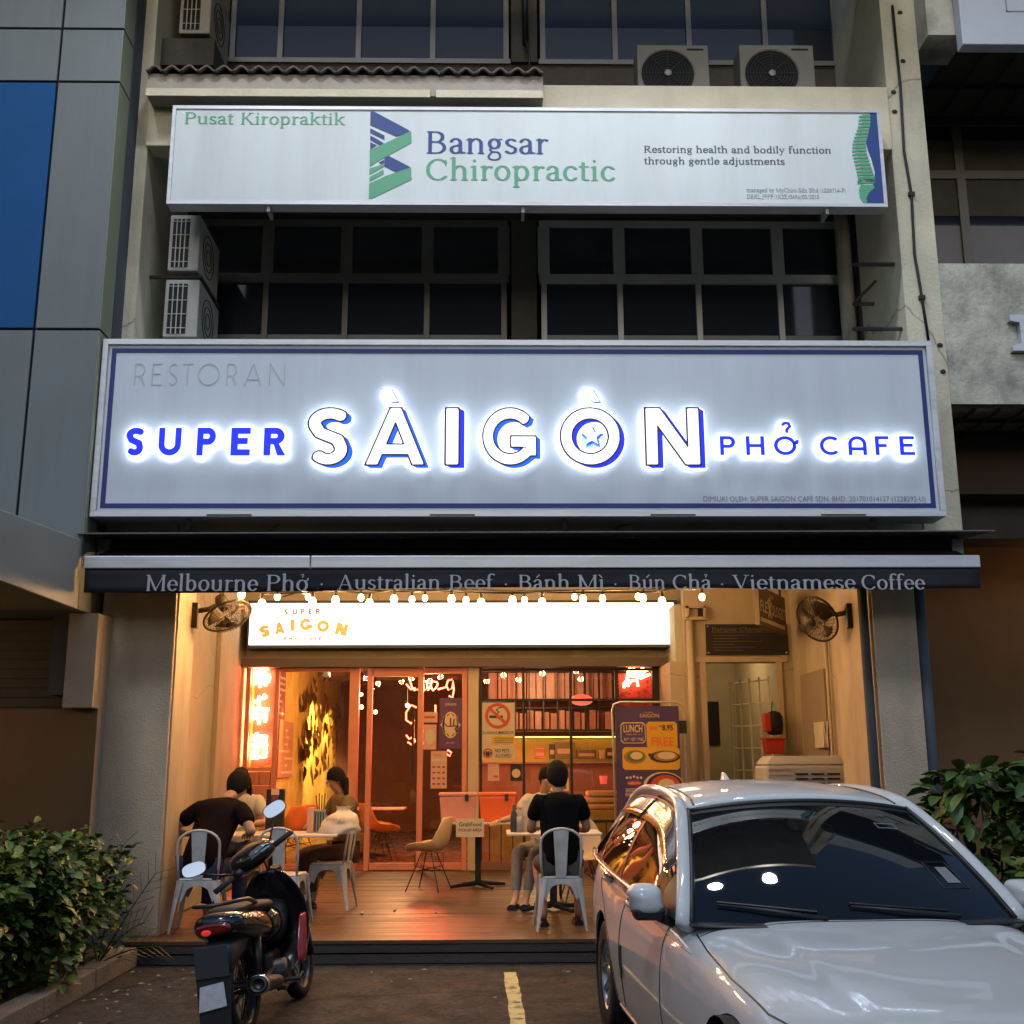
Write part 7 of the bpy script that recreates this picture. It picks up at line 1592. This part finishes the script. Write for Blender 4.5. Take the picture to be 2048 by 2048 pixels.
# roof
G().grid([[Vector((u * RL(v)[0], v - .07 * (1 - u * u) * max(0, 1 - (v - .82) / .4) * .5, RL(v)[1] + .008 + .055 * (1 - abs(u) ** 2.4))) for u in np.linspace(-1, 1, 21)] for v in np.linspace(.82, 2.36, 24)]).build('roof', paintW, car, smooth=True, solid=.006)
for s_ in (-1, 1): G().tube([Vector((s_ * (RL(v)[0] - .055), v, RL(v)[1] + .025)) for v in np.linspace(.84, 2.33, 20)], .006, 5).build('roof_gutter', plast, car)
def ws(s, u, off=0.0):
    v = .06 + (.80 - .06) * s; r_ = RL(v); k = 1 - u * u
    return Vector((u * (r_[0] - .012), v - (.15 - .085 * s) * k - off * .45, r_[1] + (.005 + .048 * s) * k + .012 + off * .9))
G().grid([[ws(s, u) for u in np.linspace(-1, 1, 25)] for s in np.linspace(0.0, 1.0, 16)]).build('windscreen', cglass, car, smooth=True)
g = G(); g.tube([ws(s, -.985, .004) for s in np.linspace(0, 1, 12)], .014, 6); g.tube([ws(s, .985, .004) for s in np.linspace(0, 1, 12)], .014, 6); g.tube([ws(.985, u, .004) for u in np.linspace(-1, 1, 20)], .012, 6); g.build('screen_seal', plast, car, smooth=True)
G().grid([[ws(s, u, .002) for u in np.linspace(-.98, .98, 20)] for s in (.93, .985)]).build('shade_band', plast, car, smooth=True)
G().grid([[ws(.0, u) + Vector((0, -.0 - .07 * k, .004 - .006 * k)) for u in np.linspace(-1, 1, 20)] for k in (-1.2, 0, .6, 1.0)]).build('cowl', plast, car, smooth=True, solid=.006)
for (u0, u1, s1) in ((.60, -.06, .09), (-.22, -.84, .10)):
    a_ = ws(.02, u0, .016); e_ = ws(s1, u1, .012); m_ = ws(s1 * .6, (u0 + u1) / 2, .018)
    G().tube([a_, m_, e_], [.010, .008, .005], 6).build('wiper_arm', plast, car, smooth=True)
    pts = [ws(s1 * (1 - .55 * t_) + .02, u1 + (u0 - u1) * .92 * t_ , .008) for t_ in np.linspace(0, 1, 8)]
    G().tube(pts, .006, 5, ry=.009).build('wiper_blade', plast, car)
G().box(-.05, .05, -.012, .012, -.03, .03).build('inner_mirror', plast, car, bevel=.008, loc=ws(.86, 0, -.05))
q_ = [ws(s, u, .0025) for s, u in ((.24, .70), (.24, .80), (.36, .78), (.36, .69))]; G().add(q_, [(0, 1, 2, 3)]).build('road_tax_sticker', mat('sticker_dim', (.20, .22, .23), .6), car)
q_ = [ws(s, u, .0025) for s, u in ((.20, .64), (.20, .83), (.40, .80), (.40, .62))]; G().tube(q_, .002, 4, closed=True).build('sticker_outline', mat('sticker_dark', (.05, .05, .055), .6), car)
q_ = [ws(s, u, .0025) for s, u in ((.70, .50), (.705, .58), (.70, .66), (.75, .65), (.745, .57), (.75, .49))]; G().tube(q_, .002, 4, closed=True).build('sticker_outline', mat('sticker_line', (.35, .35, .36), .6), car)
# rear screen, shark fin, mirrors
G().grid([[Vector((u * (RL(v)[0] - .01), v + .06 * (1 - u * u), RL(v)[1] + .05 * (1 - u * u) * (1 - (v - 2.36) / .6) + .005)) for u in np.linspace(-1, 1, 15)] for v in np.linspace(2.36, 2.96, 10)]).build('rear_screen', cglass, car, smooth=True)
G().hexa([(-.022, 2.18, 1.455), (.022, 2.18, 1.455), (.02, 2.36, 1.42), (-.02, 2.36, 1.42), (-.005, 2.27, 1.515), (.005, 2.27, 1.515), (.005, 2.345, 1.515), (-.005, 2.345, 1.515)]).build('antenna_fin', paintW, car, bevel=.008, smooth=True)
for s_ in (-1, 1):
    c = Vector((s_ * .905, .27, .975)); rws = []
    for k, (yy, sc_2) in enumerate(((-.075, .30), (-.065, .62), (-.04, .86), (.0, 1.0), (.04, 1.0), (.062, .97))):
        rws.append([(s_ * .082 * sc_2 * (abs(cos(a_)) ** .62) * (1 if cos(a_) > 0 else -1) + s_ * .012 * (sin(a_) > 0), yy, .072 * sc_2 * (abs(sin(a_)) ** .7) * (1 if sin(a_) > 0 else -1)) for a_ in [2 * pi * k2 / 24 for k2 in range(24)]])
    mir = G().grid(rws, close=True); mir.f.append(tuple(range(24))); o = mir.build('side_mirror', paintW, car, smooth=True, loc=c)
    G().box(-.072, .072, .055, .060, -.058, .058).build('mirror_glass', cglass, o)
    G().hexa([(-.065, -.05, -.085), (.055, -.05, -.085), (.055, .05, -.085), (-.065, .05, -.085), (-.076, -.062, -.035), (.076, -.062, -.035), (.076, .055, -.035), (-.076, .055, -.035)]).build('mirror_base', plast, o, bevel=.012)
    G().tube([(s_ * -.05, .0, -.06), (s_ * -.13, .02, -.085)], [.035, .045], 8, ry=[.02, .025]).build('mirror_arm', plast, o, smooth=True)
# hood seams, creases, lamps, grille, plate
for s_ in (-1, 1):
    gap('hood_gap', [top_pt(s_ * u, v, -.002) for u, v in dens([(.735, .02), (.745, -.2), (.745, -.6), (.72, -1.0), (.66, -1.25)])], .005)
    0 and gap('hood_crease', [top_pt(s_ * u, v, -.006) for u, v in ((.62, -.05), (.58, -.3), (.52, -.6), (.45, -.9), (.40, -1.1))], .010, paintW)
    p_ = [top_pt(s_ * .70, -1.0), top_pt(s_ * .56, -1.16)]
    G().ball((0, 0, 0), 1, 16, 8, (.17, .13, .05)).build('headlight', mat('headlight', (.10, .11, .12), .08, coat=1), car, smooth=True, loc=(s_ * .60, -1.30, .68))
gap('hood_gap', [top_pt(u, -.03 - .06 * (1 - (u / .73) ** 2), -.001) for u in np.linspace(-.73, .73, 50)], .004)
G().box(-.42, .42, -1.60, -1.55, .40, .56).build('grille', plast, car, bevel=.02); G().box(-.25, .25, -1.62, -1.60, .30, .39).build('number_plate', plast, car); G().box(-.38, .38, -1.60, -1.57, .575, .59).build('grille_bar', chrome, car)
# door edge guard and rear plate light
p_ = side_pt(1.36, .52); G().hexa([p_ + Vector((-.004, -.02, -.085)), p_ + Vector((.004, -.02, -.085)), p_ + Vector((.004, .02, -.085)), p_ + Vector((-.004, .02, -.085)), p_ + Vector((-.006, -.02, .085)), p_ + Vector((.002, -.02, .085)), p_ + Vector((.002, .02, .085)), p_ + Vector((-.006, .02, .085))]).build('door_guard', plast, car)

# ---------------------------------------------------------------- motorcycle
bM = Matrix.Translation((-1.50, 7.35, 0)) @ Matrix.Rotation(R(-7), 4, 'Z') @ Matrix.Rotation(R(-8), 4, 'Y') @ Matrix.Diagonal((1.18, 1, 1, 1))
bk = thing('motorcycle', 'small black motorcycle with red side panel leaning on its stand before the deck', 'motorcycle'); bk.matrix_world = bM
bI = bM.inverted()
def L_(px, py, Y): return bI @ P(px, py, Y)
gloss = mat('bike_black', (.012, .011, .012), .18, coat=.8); bred = mat('bike_red', (.28, .012, .02), .22, coat=.8); bmet = mat('bike_metal', (.07, .066, .062), .4, .8, var=.3, vscale=20); seatm = mat('bike_seat', (.014, .012, .012), .6, bump=.2)
mirg = mat('bike_mirror_face', (.78, .80, .84), .02, 1.0)
def wheel(y):
    t_ = G().lathe([(.215, -.035), (.25, -.042), (.275, -.03), (.283, 0), (.275, .03), (.25, .042), (.215, .035)], (0, y, .283), 36, (1, 0, 0)).build('wheel', rubber, bk, smooth=True)
    G().lathe([(.22, -.03), (.205, -.02), (.205, .02), (.22, .03)], (0, y, .283), 36, (1, 0, 0)).build('rim', bmet, t_, smooth=True)
    g = G()
    for k in range(18): a_ = 2 * pi * k / 18; g.tube([((k % 2 - .5) * .05, y + .02 * cos(a_), .283 + .02 * sin(a_)), (0, y + .207 * cos(a_), .283 + .207 * sin(a_))], .0025, 4)
    g.cyl((-.05, y, .283), (.05, y, .283), .04, None, 14); g.build('spokes', bmet, t_)
wheel(0); wheel(1.20)
def loft(name, secs, m, n=16, sub=1, p=2.6, parent=None):
    rws = []
    for y, cx_, cz_, rx_, rz_ in secs:
        rws.append([(cx_ + rx_ * math.copysign(abs(cos(a_)) ** (2 / p), cos(a_)), y, cz_ + rz_ * math.copysign(abs(sin(a_)) ** (2 / p), sin(a_))) for a_ in [2 * pi * k / n for k in range(n)]])
    g = G(); g.grid(rws, close=True); g.f.append(tuple(range(n))); g.f.append(tuple(reversed(range((len(rws) - 1) * n, len(rws) * n)))); return g.build(name, m, parent or bk, smooth=True, sub=sub)
loft('seat', [(-.22, 0, .735, .06, .02), (-.16, 0, .745, .105, .035), (.1, 0, .735, .12, .04), (.35, 0, .715, .115, .04), (.52, 0, .71, .08, .035), (.56, 0, .70, .05, .02)], seatm)
loft('tail_fairing', [(-.36, 0, .70, .05, .03), (-.32, 0, .685, .12, .075), (-.15, 0, .66, .165, .09), (.15, 0, .62, .165, .11), (.42, 0, .58, .11, .09), (.5, 0, .55, .06, .05)], gloss)
loft('tail_light', [(-.375, 0, .672, .05, .02), (-.372, 0, .67, .095, .036), (-.33, 0, .67, .10, .042)], mat('tail_red', (.14, .006, .008), .15, coat=1))
G().ball((-.03, -.378, .655), .022, 8, 5, (1.2, .3, .8)).build('tail_reflector', mat('reflector', (.8, .05, .04), .2, emit=(1, .03, .02), estr=.4, sample=False), bk)  # small emission gives the reflector its red glint
G().tube([(-.11, .05, .76), (-.13, -.15, .80), (-.10, -.32, .805), (0, -.37, .80), (.10, -.32, .805), (.13, -.15, .80), (.11, .05, .76)], .012, 8).build('grab_rail', bmet, bk, smooth=True)
loft('rear_fender', [(-.40, 0, .42, .05, .10), (-.34, 0, .50, .09, .10), (-.2, 0, .54, .10, .09), (.05, 0, .58, .09, .05)], plast, sub=1)
G().box(-.085, .085, -.425, -.418, .41, .585).build('number_plate', mat('plate_plain', (.035, .033, .040), .7), bk, bevel=.004)
G().hexa([(-.075, -.43, .12), (.075, -.43, .12), (.075, -.42, .12), (-.075, -.42, .12), (-.09, -.41, .42), (.09, -.41, .42), (.09, -.40, .42), (-.09, -.40, .42)]).build('mudflap', plast, bk, bevel=.004)
a_ = [L_(427, 1951, 6.95), L_(461, 1948, 6.95), L_(462, 1983, 6.95), L_(428, 1989, 6.95)]
G().hexa([(-.075, -.437, .235), (.065, -.437, .255), (.065, -.434, .255), (-.075, -.434, .235), (-.065, -.428, .37), (.055, -.428, .385), (.055, -.425, .385), (-.065, -.425, .37)]).build('flap_sticker', mat('sticker_white', (.55, .55, .58), .5, var=.15, vscale=30), bk)
G().tube([(.10, .62, .22), (.14, .35, .20), (.16, .1, .26)], .018, 8).build('exhaust_pipe', bmet, bk, smooth=True)
G().lathe([(.0, .44), (.03, .44), (.042, .38), (.05, .1), (.048, .0), (.032, -.005), (.030, .03), (.0, .03)], (.175, -.26, .32), 18, (-.03, 1, -.12)).build('muffler', bmet, bk, smooth=True)
G().lathe([(.052, .0), (.056, .0), (.056, .05), (.052, .05)], (.175, -.262, .32), 18, (-.03, 1, -.12)).build('muffler_cap', chrome, bk, smooth=True)
G().box(-.07, .07, .38, .62, .20, .42).build('engine', bmet, bk, bevel=.03); G().cyl((-.13, .48, .28), (.13, .48, .28), .085, None, 20).build('crank_case', bmet, bk, smooth=True)
for x_ in (-.1, .1): G().tube([(x_, .0, .285), (x_, .05, .60)], [.022, .026], 10).build('shock_absorber', bmet, bk, smooth=True); G().tube([(x_ * .85, .0, .283), (x_ * .7, .42, .31)], .018, 8).build('swing_arm', plast, bk)
G().tube([(-.18, .40, .24), (.22, .40, .24)], .012, 8).build('foot_peg', plast, bk); G().tube([(.12, .3, .2), (.17, .55, .22), (.19, .58, .25)], .009, 6).build('brake_pedal', bmet, bk); G().tube([(-.09, .42, .22), (-.26, .38, .01)], .012, 6).build('side_stand', bmet, bk)
# leg shield and underbone body
rws = []
for z_, y_, w2_ in ((.24, .70, .13), (.34, .84, .19), (.48, .92, .205), (.62, .93, .20), (.74, .90, .18), (.84, .87, .13), (.90, .86, .07)):
    rws.append([(w2_ * u, y_ - .13 * u * u, z_) for u in np.linspace(-1, 1, 11)])
G().grid(rws).build('leg_shield', gloss, bk, smooth=True, solid=.018, sub=1)
for s_ in (-1, 1):
    rws = []
    for z_, y0_, y1_ in ((.30, .58, .73), (.40, .60, .79), (.52, .66, .82), (.61, .72, .82)): rws.append([(s_ * (.165 + .02 * sin(pi * t_)), y0_ + (y1_ - y0_) * t_, z_) for t_ in np.linspace(0, 1, 6)])
    G().grid(rws).build('side_panel', bred, bk, smooth=True, solid=.02, sub=1)
loft('centre_cover', [(.44, 0, .60, .08, .08), (.58, 0, .50, .075, .07), (.74, 0, .52, .08, .08), (.85, 0, .66, .09, .12)], seatm)
loft('under_seat_box', [(.30, 0, .58, .12, .12), (.55, 0, .60, .13, .11), (.66, 0, .58, .06, .05)], gloss)
for x_ in (-.085, .085): G().tube([(x_, 1.20, .283), (x_, 1.03, .62)], [.024, .024], 10).build('fork_leg', bmet, bk, smooth=True)
loft('front_fender', [(.93, 0, .42, .055, .05), (1.0, 0, .55, .06, .04), (1.18, 0, .61, .062, .03), (1.38, 0, .54, .058, .03), (1.46, 0, .46, .045, .03)], gloss)
G().tube([(0, 1.04, .60), (0, .90, .92)], .035, 10).build('steering_head', plast, bk)
# handlebar unit placed where the photograph shows it (turned and leaning)
hl, hr_, hc = L_(430, 1785, 7.95), L_(582, 1664, 8.22), L_(506, 1712, 8.17)
ux = (hr_ - hl).normalized()
hv = bpy.data.objects.new('x', None)
def orient(o, c, xdir, tilt=0.0):
    z_ = Vector((0, 0, 1)); y_ = z_.cross(xdir).normalized(); z2_ = xdir.cross(y_).normalized()
    Rm = Matrix((xdir, y_, z2_)).transposed().to_4x4(); o.matrix_local = Matrix.Translation(c) @ Rm @ Matrix.Rotation(tilt, 4, 'X'); return o
bpy.data.objects.remove(hv)
ck_ = loft('handlebar_cowl', [(-.14, 0, .03, .06, .025), (-.11, 0, .02, .125, .06), (.0, 0, -.01, .155, .085), (.10, 0, -.03, .14, .095), (.17, 0, -.05, .07, .06)], gloss); orient(ck_, hc, ux, R(6))
o = G().ball((0, -.085, .055), 1, 16, 8, (.085, .055, .018)).build('instrument_glass', mat('instrument', (.12, .13, .15), .12, coat=1), ck_, smooth=True)
o = G().tube([(-.07, -.13, .035), (.0, -.145, .045), (.07, -.13, .035)], .006, 6).build('dial_trim', chrome, ck_)
for s_, e_ in ((-1, hl), (1, hr_)):
    a_ = hc + ux * (s_ * .14); G().tube([a_, e_ - ux * s_ * .12], .013, 8).build('handlebar', bmet, bk, smooth=True)
    G().tube([e_ - ux * s_ * .135, e_], [.018, .019], 10).build('grip', rubber, bk, smooth=True)
    f_ = Vector((0, 1, 0)); G().tube([e_ - ux * s_ * .15 + f_ * .02, e_ - ux * s_ * .10 + f_ * .06, e_ + f_ * .055], .006, 6).build('brake_lever', bmet, bk, smooth=True)
    G().tube([e_ - ux * s_ * .16, e_ - ux * s_ * .20], .028, 8).build('switch_housing', plast, bk, smooth=True)
for (px, py, Y, ax_r, e_, s_, an_) in ((388, 1739, 8.0, .053, hl, -1, 18), (549, 1618, 8.15, .053, hr_, 1, 35)):
    c_ = L_(px, py, Y); st0 = e_ - ux * s_ * (.17 if s_ < 0 else .19)
    G().tube([st0, (st0 + c_) / 2 + Vector((0, .0, -.02)), c_ + Vector((0, .015, -.03))], .006, 6).build('mirror_stalk', plast, bk, smooth=True)
    vd = (bI.to_3x3() @ (P(px, py, Y) - Vector((0, 0, CAMH)))).normalized()
    q_ = Vector((0, 0, 1)).rotation_difference(-vd).to_matrix()
    # face tilted up so it mirrors the dusk sky
    up_ = bI.to_3x3() @ Vector((-.04, -.975, .21)).normalized(); q_ = Vector((0, 0, 1)).rotation_difference(up_).to_matrix()
    ang_ = R(an_)
    wx = bI.to_3x3() @ Vector((cos(ang_), 0, sin(ang_))); wx = (wx - up_ * wx.dot(up_)).normalized(); wy = up_.cross(wx)
    Rm = Matrix((wx, wy, up_)).transposed().to_4x4()
    g = G(); g.M = Matrix.Translation(c_) @ Rm
    n_ = 28; sup = lambda a_: (.073 * math.copysign(abs(cos(a_)) ** .75, cos(a_)), .048 * math.copysign(abs(sin(a_)) ** .75, sin(a_)))
    rr_ = [[(sup(2 * pi * k / n_)[0] * f2, sup(2 * pi * k / n_)[1] * f2, z_) for k in range(n_)] for f2, z_ in ((.5, -.032), (.85, -.022), (1.0, .0), (.98, .004))]
    g.grid(rr_, close=True); g.build('mirror_shell', plast, bk, smooth=True)
    g = G(); g.M = Matrix.Translation(c_) @ Rm; g.add([(sup(2 * pi * k / n_)[0] * .93, sup(2 * pi * k / n_)[1] * .93, .005) for k in range(n_)], [tuple(range(n_))]); g.build('mirror_glass', mirg, bk)
G().tube([L_(520, 1700, 8.1), L_(535, 1740, 8.2), L_(520, 1780, 8.2)], .006, 6).build('cable', plast, bk, smooth=True)

# ---------------------------------------------------------------- plants
def leafmat(n, c): return mat(n, c, .45, var=.45, vscale=5, spec=.4)
lm = [leafmat('leaf_dark', (.030, .060, .012)), leafmat('leaf_mid', (.050, .105, .018)), leafmat('leaf_pale', (.12, .16, .03))]
stemM = mat('stem_brown', (.05, .04, .025), .8, var=.3)
def leaf_geo(L, w_, curl=.25, n=4):
    rws = []
    for i in range(n + 1):
        t = i / n; ww = w_ * sin(pi * min(1, t * .92 + .04)) ** .8; z = -curl * L * t * t
        rws.append([(-ww, L * t, z + ww * .35), (0, L * t, z), (ww, L * t, z + ww * .35)])
    return rws
def bush(name, lab, cat, base, sampler, n_ind, n_mass, L, wr_, stems, mats, seed, group=None, name_leaf='leaf', drop=.5):
    rr = random.Random(seed); t = thing(name, lab, cat, base, 0, group)
    for a_, b_ in stems: G().tube([a_, Vector(a_).lerp(Vector(b_), .5) + Vector((rr.uniform(-.05, .05), rr.uniform(-.05, .05), 0)), b_], [.012, .009, .005], 5).build('stem', stemM, t)
    protos = []
    for m_ in mats:
        me = None
        for sc2 in (1.0, .75):
            g = G(); g.grid(leaf_geo(L * sc2, wr_ * sc2)); o = g.build(name_leaf, m_, t, smooth=True); protos.append(o)
    def mtx():
        p, out_ = sampler(rr); yaw_ = atan2(out_[1], out_[0]) - pi / 2 + rr.uniform(-.9, .9); pit = rr.uniform(-drop, .75) ; rol = rr.uniform(-.7, .7)
        return Matrix.Translation(p) @ Matrix.Rotation(yaw_, 4, 'Z') @ Matrix.Rotation(pit, 4, 'X') @ Matrix.Rotation(rol, 4, 'Y')
    for i in range(n_ind):
        pr = protos[rr.randrange(len(protos))] if i >= len(protos) else protos[i]
        o = pr if i < len(protos) else clone(pr); s_ = rr.uniform(.75, 1.25); o.matrix_local = mtx() @ Matrix.Scale(s_, 4)
    for mi, m_ in enumerate(mats):
        g = G()
        for i in range(n_mass // len(mats)):
            T = mtx(); s_ = rr.uniform(.45, 1.2); g.M = T; g.grid([[(x * s_, y * s_, z * s_) for x, y, z in r_] for r_ in leaf_geo(L, wr_, n=3)])
        o = g.build('foliage', m_, t, smooth=True); o['kind'] = 'stuff'
    return t
def box_sampler(x0, x1, y0, y1, z0, ztop, cx):
    def f(rr):
        x = rr.uniform(x0, x1); y = rr.uniform(y0, y1); zt2 = ztop(x, y, rr); z = z0 + (zt2 - z0) * rr.random() ** .55
        if rr.random() < .45: y = y0 + (y - y0) * .3
        if rr.random() < .5: x = x1 - (x1 - x) * .3
        return Vector((x, y, z)), (x - cx + rr.uniform(-.3, .3), -1.0)
    return f
hbx = KX - .2
for i, (y0, y1, hh, sd) in enumerate(((8.0, 9.6, 1.02, 11), (6.3, 8.1, .98, 12), (4.4, 6.4, .9, 13))):
    bush('hedge_shrub', ['rounded green shrub in the kerbed bed nearest the pillar', 'broad leafy green shrub in the middle of the left bed', 'low dark shrub in the left bed closest to the street'][i], 'shrub', (0, 0, 0),
         box_sampler(-5.4, KX + .0 - .12 * i, y0, y1, .12, lambda x, y, rr, hh=hh: hh + .10 * sin(x * 5.0 + y * 3) + .06 * sin(x * 13) - .18 * max(0, (x - (hbx - .2)) / .5) ** 2 + rr.uniform(-.06, .05), -4.2), 100, 6000, .095, .030,
         [((rrx, y0 + .8, .1), (rrx + .1, y0 + .7, hh * .85)) for rrx in np.linspace(-5.4, hbx - .3, 9)], lm[:2] + ([lm[2]] if i < 2 else []), sd, 'shrubs in the left planting bed')
# strap leaves low in the bed
sl_ = thing('strap_plant', 'long thin strap leaves hanging over the kerb below the left shrubs', 'plant', (hbx - .25, 7.6, .1)); rr = random.Random(5)
for k in range(110):
    x, y = rr.uniform(-1.6, .05), rr.uniform(-2.6, 1.2); L2 = rr.uniform(.3, .6); a_ = rr.uniform(0, 2 * pi)
    rws = []
    for i in range(6):
        t = i / 5.0; ww = .011 * (1 - t * .8); rws.append([(x + cos(a_) * L2 * t * .6 - ww * sin(a_), y + sin(a_) * L2 * t * .6 + ww * cos(a_), L2 * (t - .55 * t * t) * 1.6), (x + cos(a_) * L2 * t * .6 + ww * sin(a_), y + sin(a_) * L2 * t * .6 - ww * cos(a_), L2 * (t - .55 * t * t) * 1.6)])
    G().grid(rws).build('strap_leaf', lm[k % 3 if k % 5 else 2], sl_, smooth=True)
# fern-like frond beside the pillar
fr_ = thing('palm_seedling', 'small palm seedling with narrow fronds in front of the grey pillar', 'plant', (P(205, 1790, 9.2).x, 9.2, .12))
for k, (dx_, dz2, cv) in enumerate(((.42, .62, .1), (.35, .36, .2), (.15, .78, .05), (.48, .14, .15), (-.2, .7, .1))):
    pts = [Vector((dx_ * t, -.08 * t, dz2 * t - cv * t * t + .15 * t)) for t in np.linspace(0, 1, 9)]
    fo = G().tube(pts, [.006] * 4 + [.004] * 5, 4).build('frond', lm[0], fr_)
    for i in range(2, 9):
        for sgn in (-1, 1):
            d_ = (pts[i] - pts[i - 1]).normalized(); n2 = Vector((-d_.z, 0, d_.x)) * sgn; e_ = pts[i] + d_ * .13 + n2 * .10
            G().tube([pts[i], pts[i].lerp(e_, .5), e_], [.004, .008, .001], 4, ref=(0, 1, 0), ry=[.002] * 3).build('leaflet', lm[0], fo)
# fallen branch and leaf litter
q0, q1 = PZ(233, 1865, .17), PZ(300, 1912, .02)
t = thing('fallen_branch', 'short green brown branch lying across the kerb corner by the deck', 'branch', q0)
d_ = q1 - q0; G().tube([(0, 0, .03), d_ * .5 + Vector((0, 0, .05)), d_ + Vector((0, 0, .02))], [.012, .02, .022], 6).build('stick', mat('stick_green', (.07, .08, .03), .7), t); G().tube([(0, 0, .03), (-.02, .1, .05), (.1, .18, .06)], [.01, .008, .004], 5).build('twig', stemM, t)
t = thing('leaf_litter', 'scattered dry leaves and specks on the asphalt by the kerb', 'leaf litter', (0, 0, .006)); t['kind'] = 'stuff'; rr = random.Random(9); g = G()
for k in range(150):
    x, y = rr.uniform(-3.2, 1.0), rr.uniform(5.5, 9.7)
    if rr.random() < .5: x = KX + abs(rr.gauss(.12, .35)) + .03
    a_ = rr.uniform(0, 6.3); L2 = rr.uniform(.008, .03); c_, s_ = cos(a_) * L2, sin(a_) * L2
    g.add([(x + c_, y + s_, .006), (x - s_ * .5, y + c_ * .5, .012), (x - c_, y - s_, .006), (x + s_ * .5, y - c_ * .5, .004)], [(0, 1, 2, 3)])
o = g.build('litter', mat('dry_leaf', (.20, .17, .12), .8, var=.4, vscale=30), t); o['kind'] = 'stuff'
# right-hand plants
rbed = thing('planter_bed', 'dark raised planting bed behind the car at right', 'planter', (0, 0, 0))
G().box(3.2, 6.5, 7.3, 9.75, 0, .16).build('kerb', M['kerb'], rbed, bevel=.01); G().box(3.32, 6.4, 7.4, 9.65, .161, .20).build('soil', M['soil'], rbed)
for i, (cx_, cy_, hh, rx_, sd) in enumerate(((3.75, 8.9, 1.56, .50, 21), (4.35, 8.6, 1.66, .55, 22), (4.1, 7.7, 1.32, .55, 23))):
    def f(rr, cx_=cx_, cy_=cy_, hh=hh, rx_=rx_):
        a_ = rr.uniform(0, 2 * pi); rad = rx_ * rr.random() ** .5 * 1.05; z = .35 + (hh - .35) * rr.random() ** .7
        rad *= 1 - .45 * ((z - .35) / (hh - .35)) ** 3
        return Vector((cx_ + rad * cos(a_), cy_ + rad * sin(a_) * .9, z)), (cos(a_), sin(a_))
    bush('leafy_shrub', ['glossy leafed shrub right behind the white car roof', 'tallest glossy shrub at the right edge of the picture', 'lower yellow green shrub beside the car mirror at right'][i], 'shrub', (0, 0, 0), f, 110, 520, .17, .045, [((cx_ + .1 * k, cy_, .2), (cx_ + .25 * k, cy_ + .1 * k, hh * .9)) for k in (-1, 0, 1)], [lm[1], lm[0]] if i < 1 else [lm[1], lm[2]], sd, 'shrubs in the right planter', drop=.9)
# dim porch lamps of both neighbours
def bulkhead(lab, loc, e):
    t = thing('porch_lamp', lab, 'lamp', loc, group='neighbour porch lamps')
    G().lathe([(.12, .0), (.13, -.03), (.1, -.05), (.1, 0)], n=18).build('housing', M['white'], t, smooth=True); G().lathe([(0, -.075), (.05, -.07), (.1, -.045)], n=18).build('diffuser', mat('porch_glow', (.8, .6, .3), .4, emit=(1, .5, .15), estr=3, sample=False), t, smooth=True)
    lamp('porch_lamp_light', 'POINT', (0, 0, -.14), e, (1, .62, .3) if e == 30 else (1, .5, .16), .1, t)
bulkhead('dim amber lamp under the left office porch', (-5.3, 8.7, 2.66), 22)
bulkhead('dim amber lamp under the right neighbour soffit', (6.4, 11.9, 3.85), 9)
bulkhead('small dim lamp on the ceiling of the stair hall', ((xd0 + xd1) / 2, 17.2, 3.55), 30)
# faint neutral daylight left in the western sky behind the viewer
sd_ = bpy.data.lights.new('sun', 'SUN'); sd_.energy = SUN_E; sd_.color = (.88, .94, 1.0); sd_.angle = R(10)
so = bpy.data.objects.new('sun', sd_); COL.objects.link(so); so.rotation_euler = (R(90 - 48), 0, R(-14))
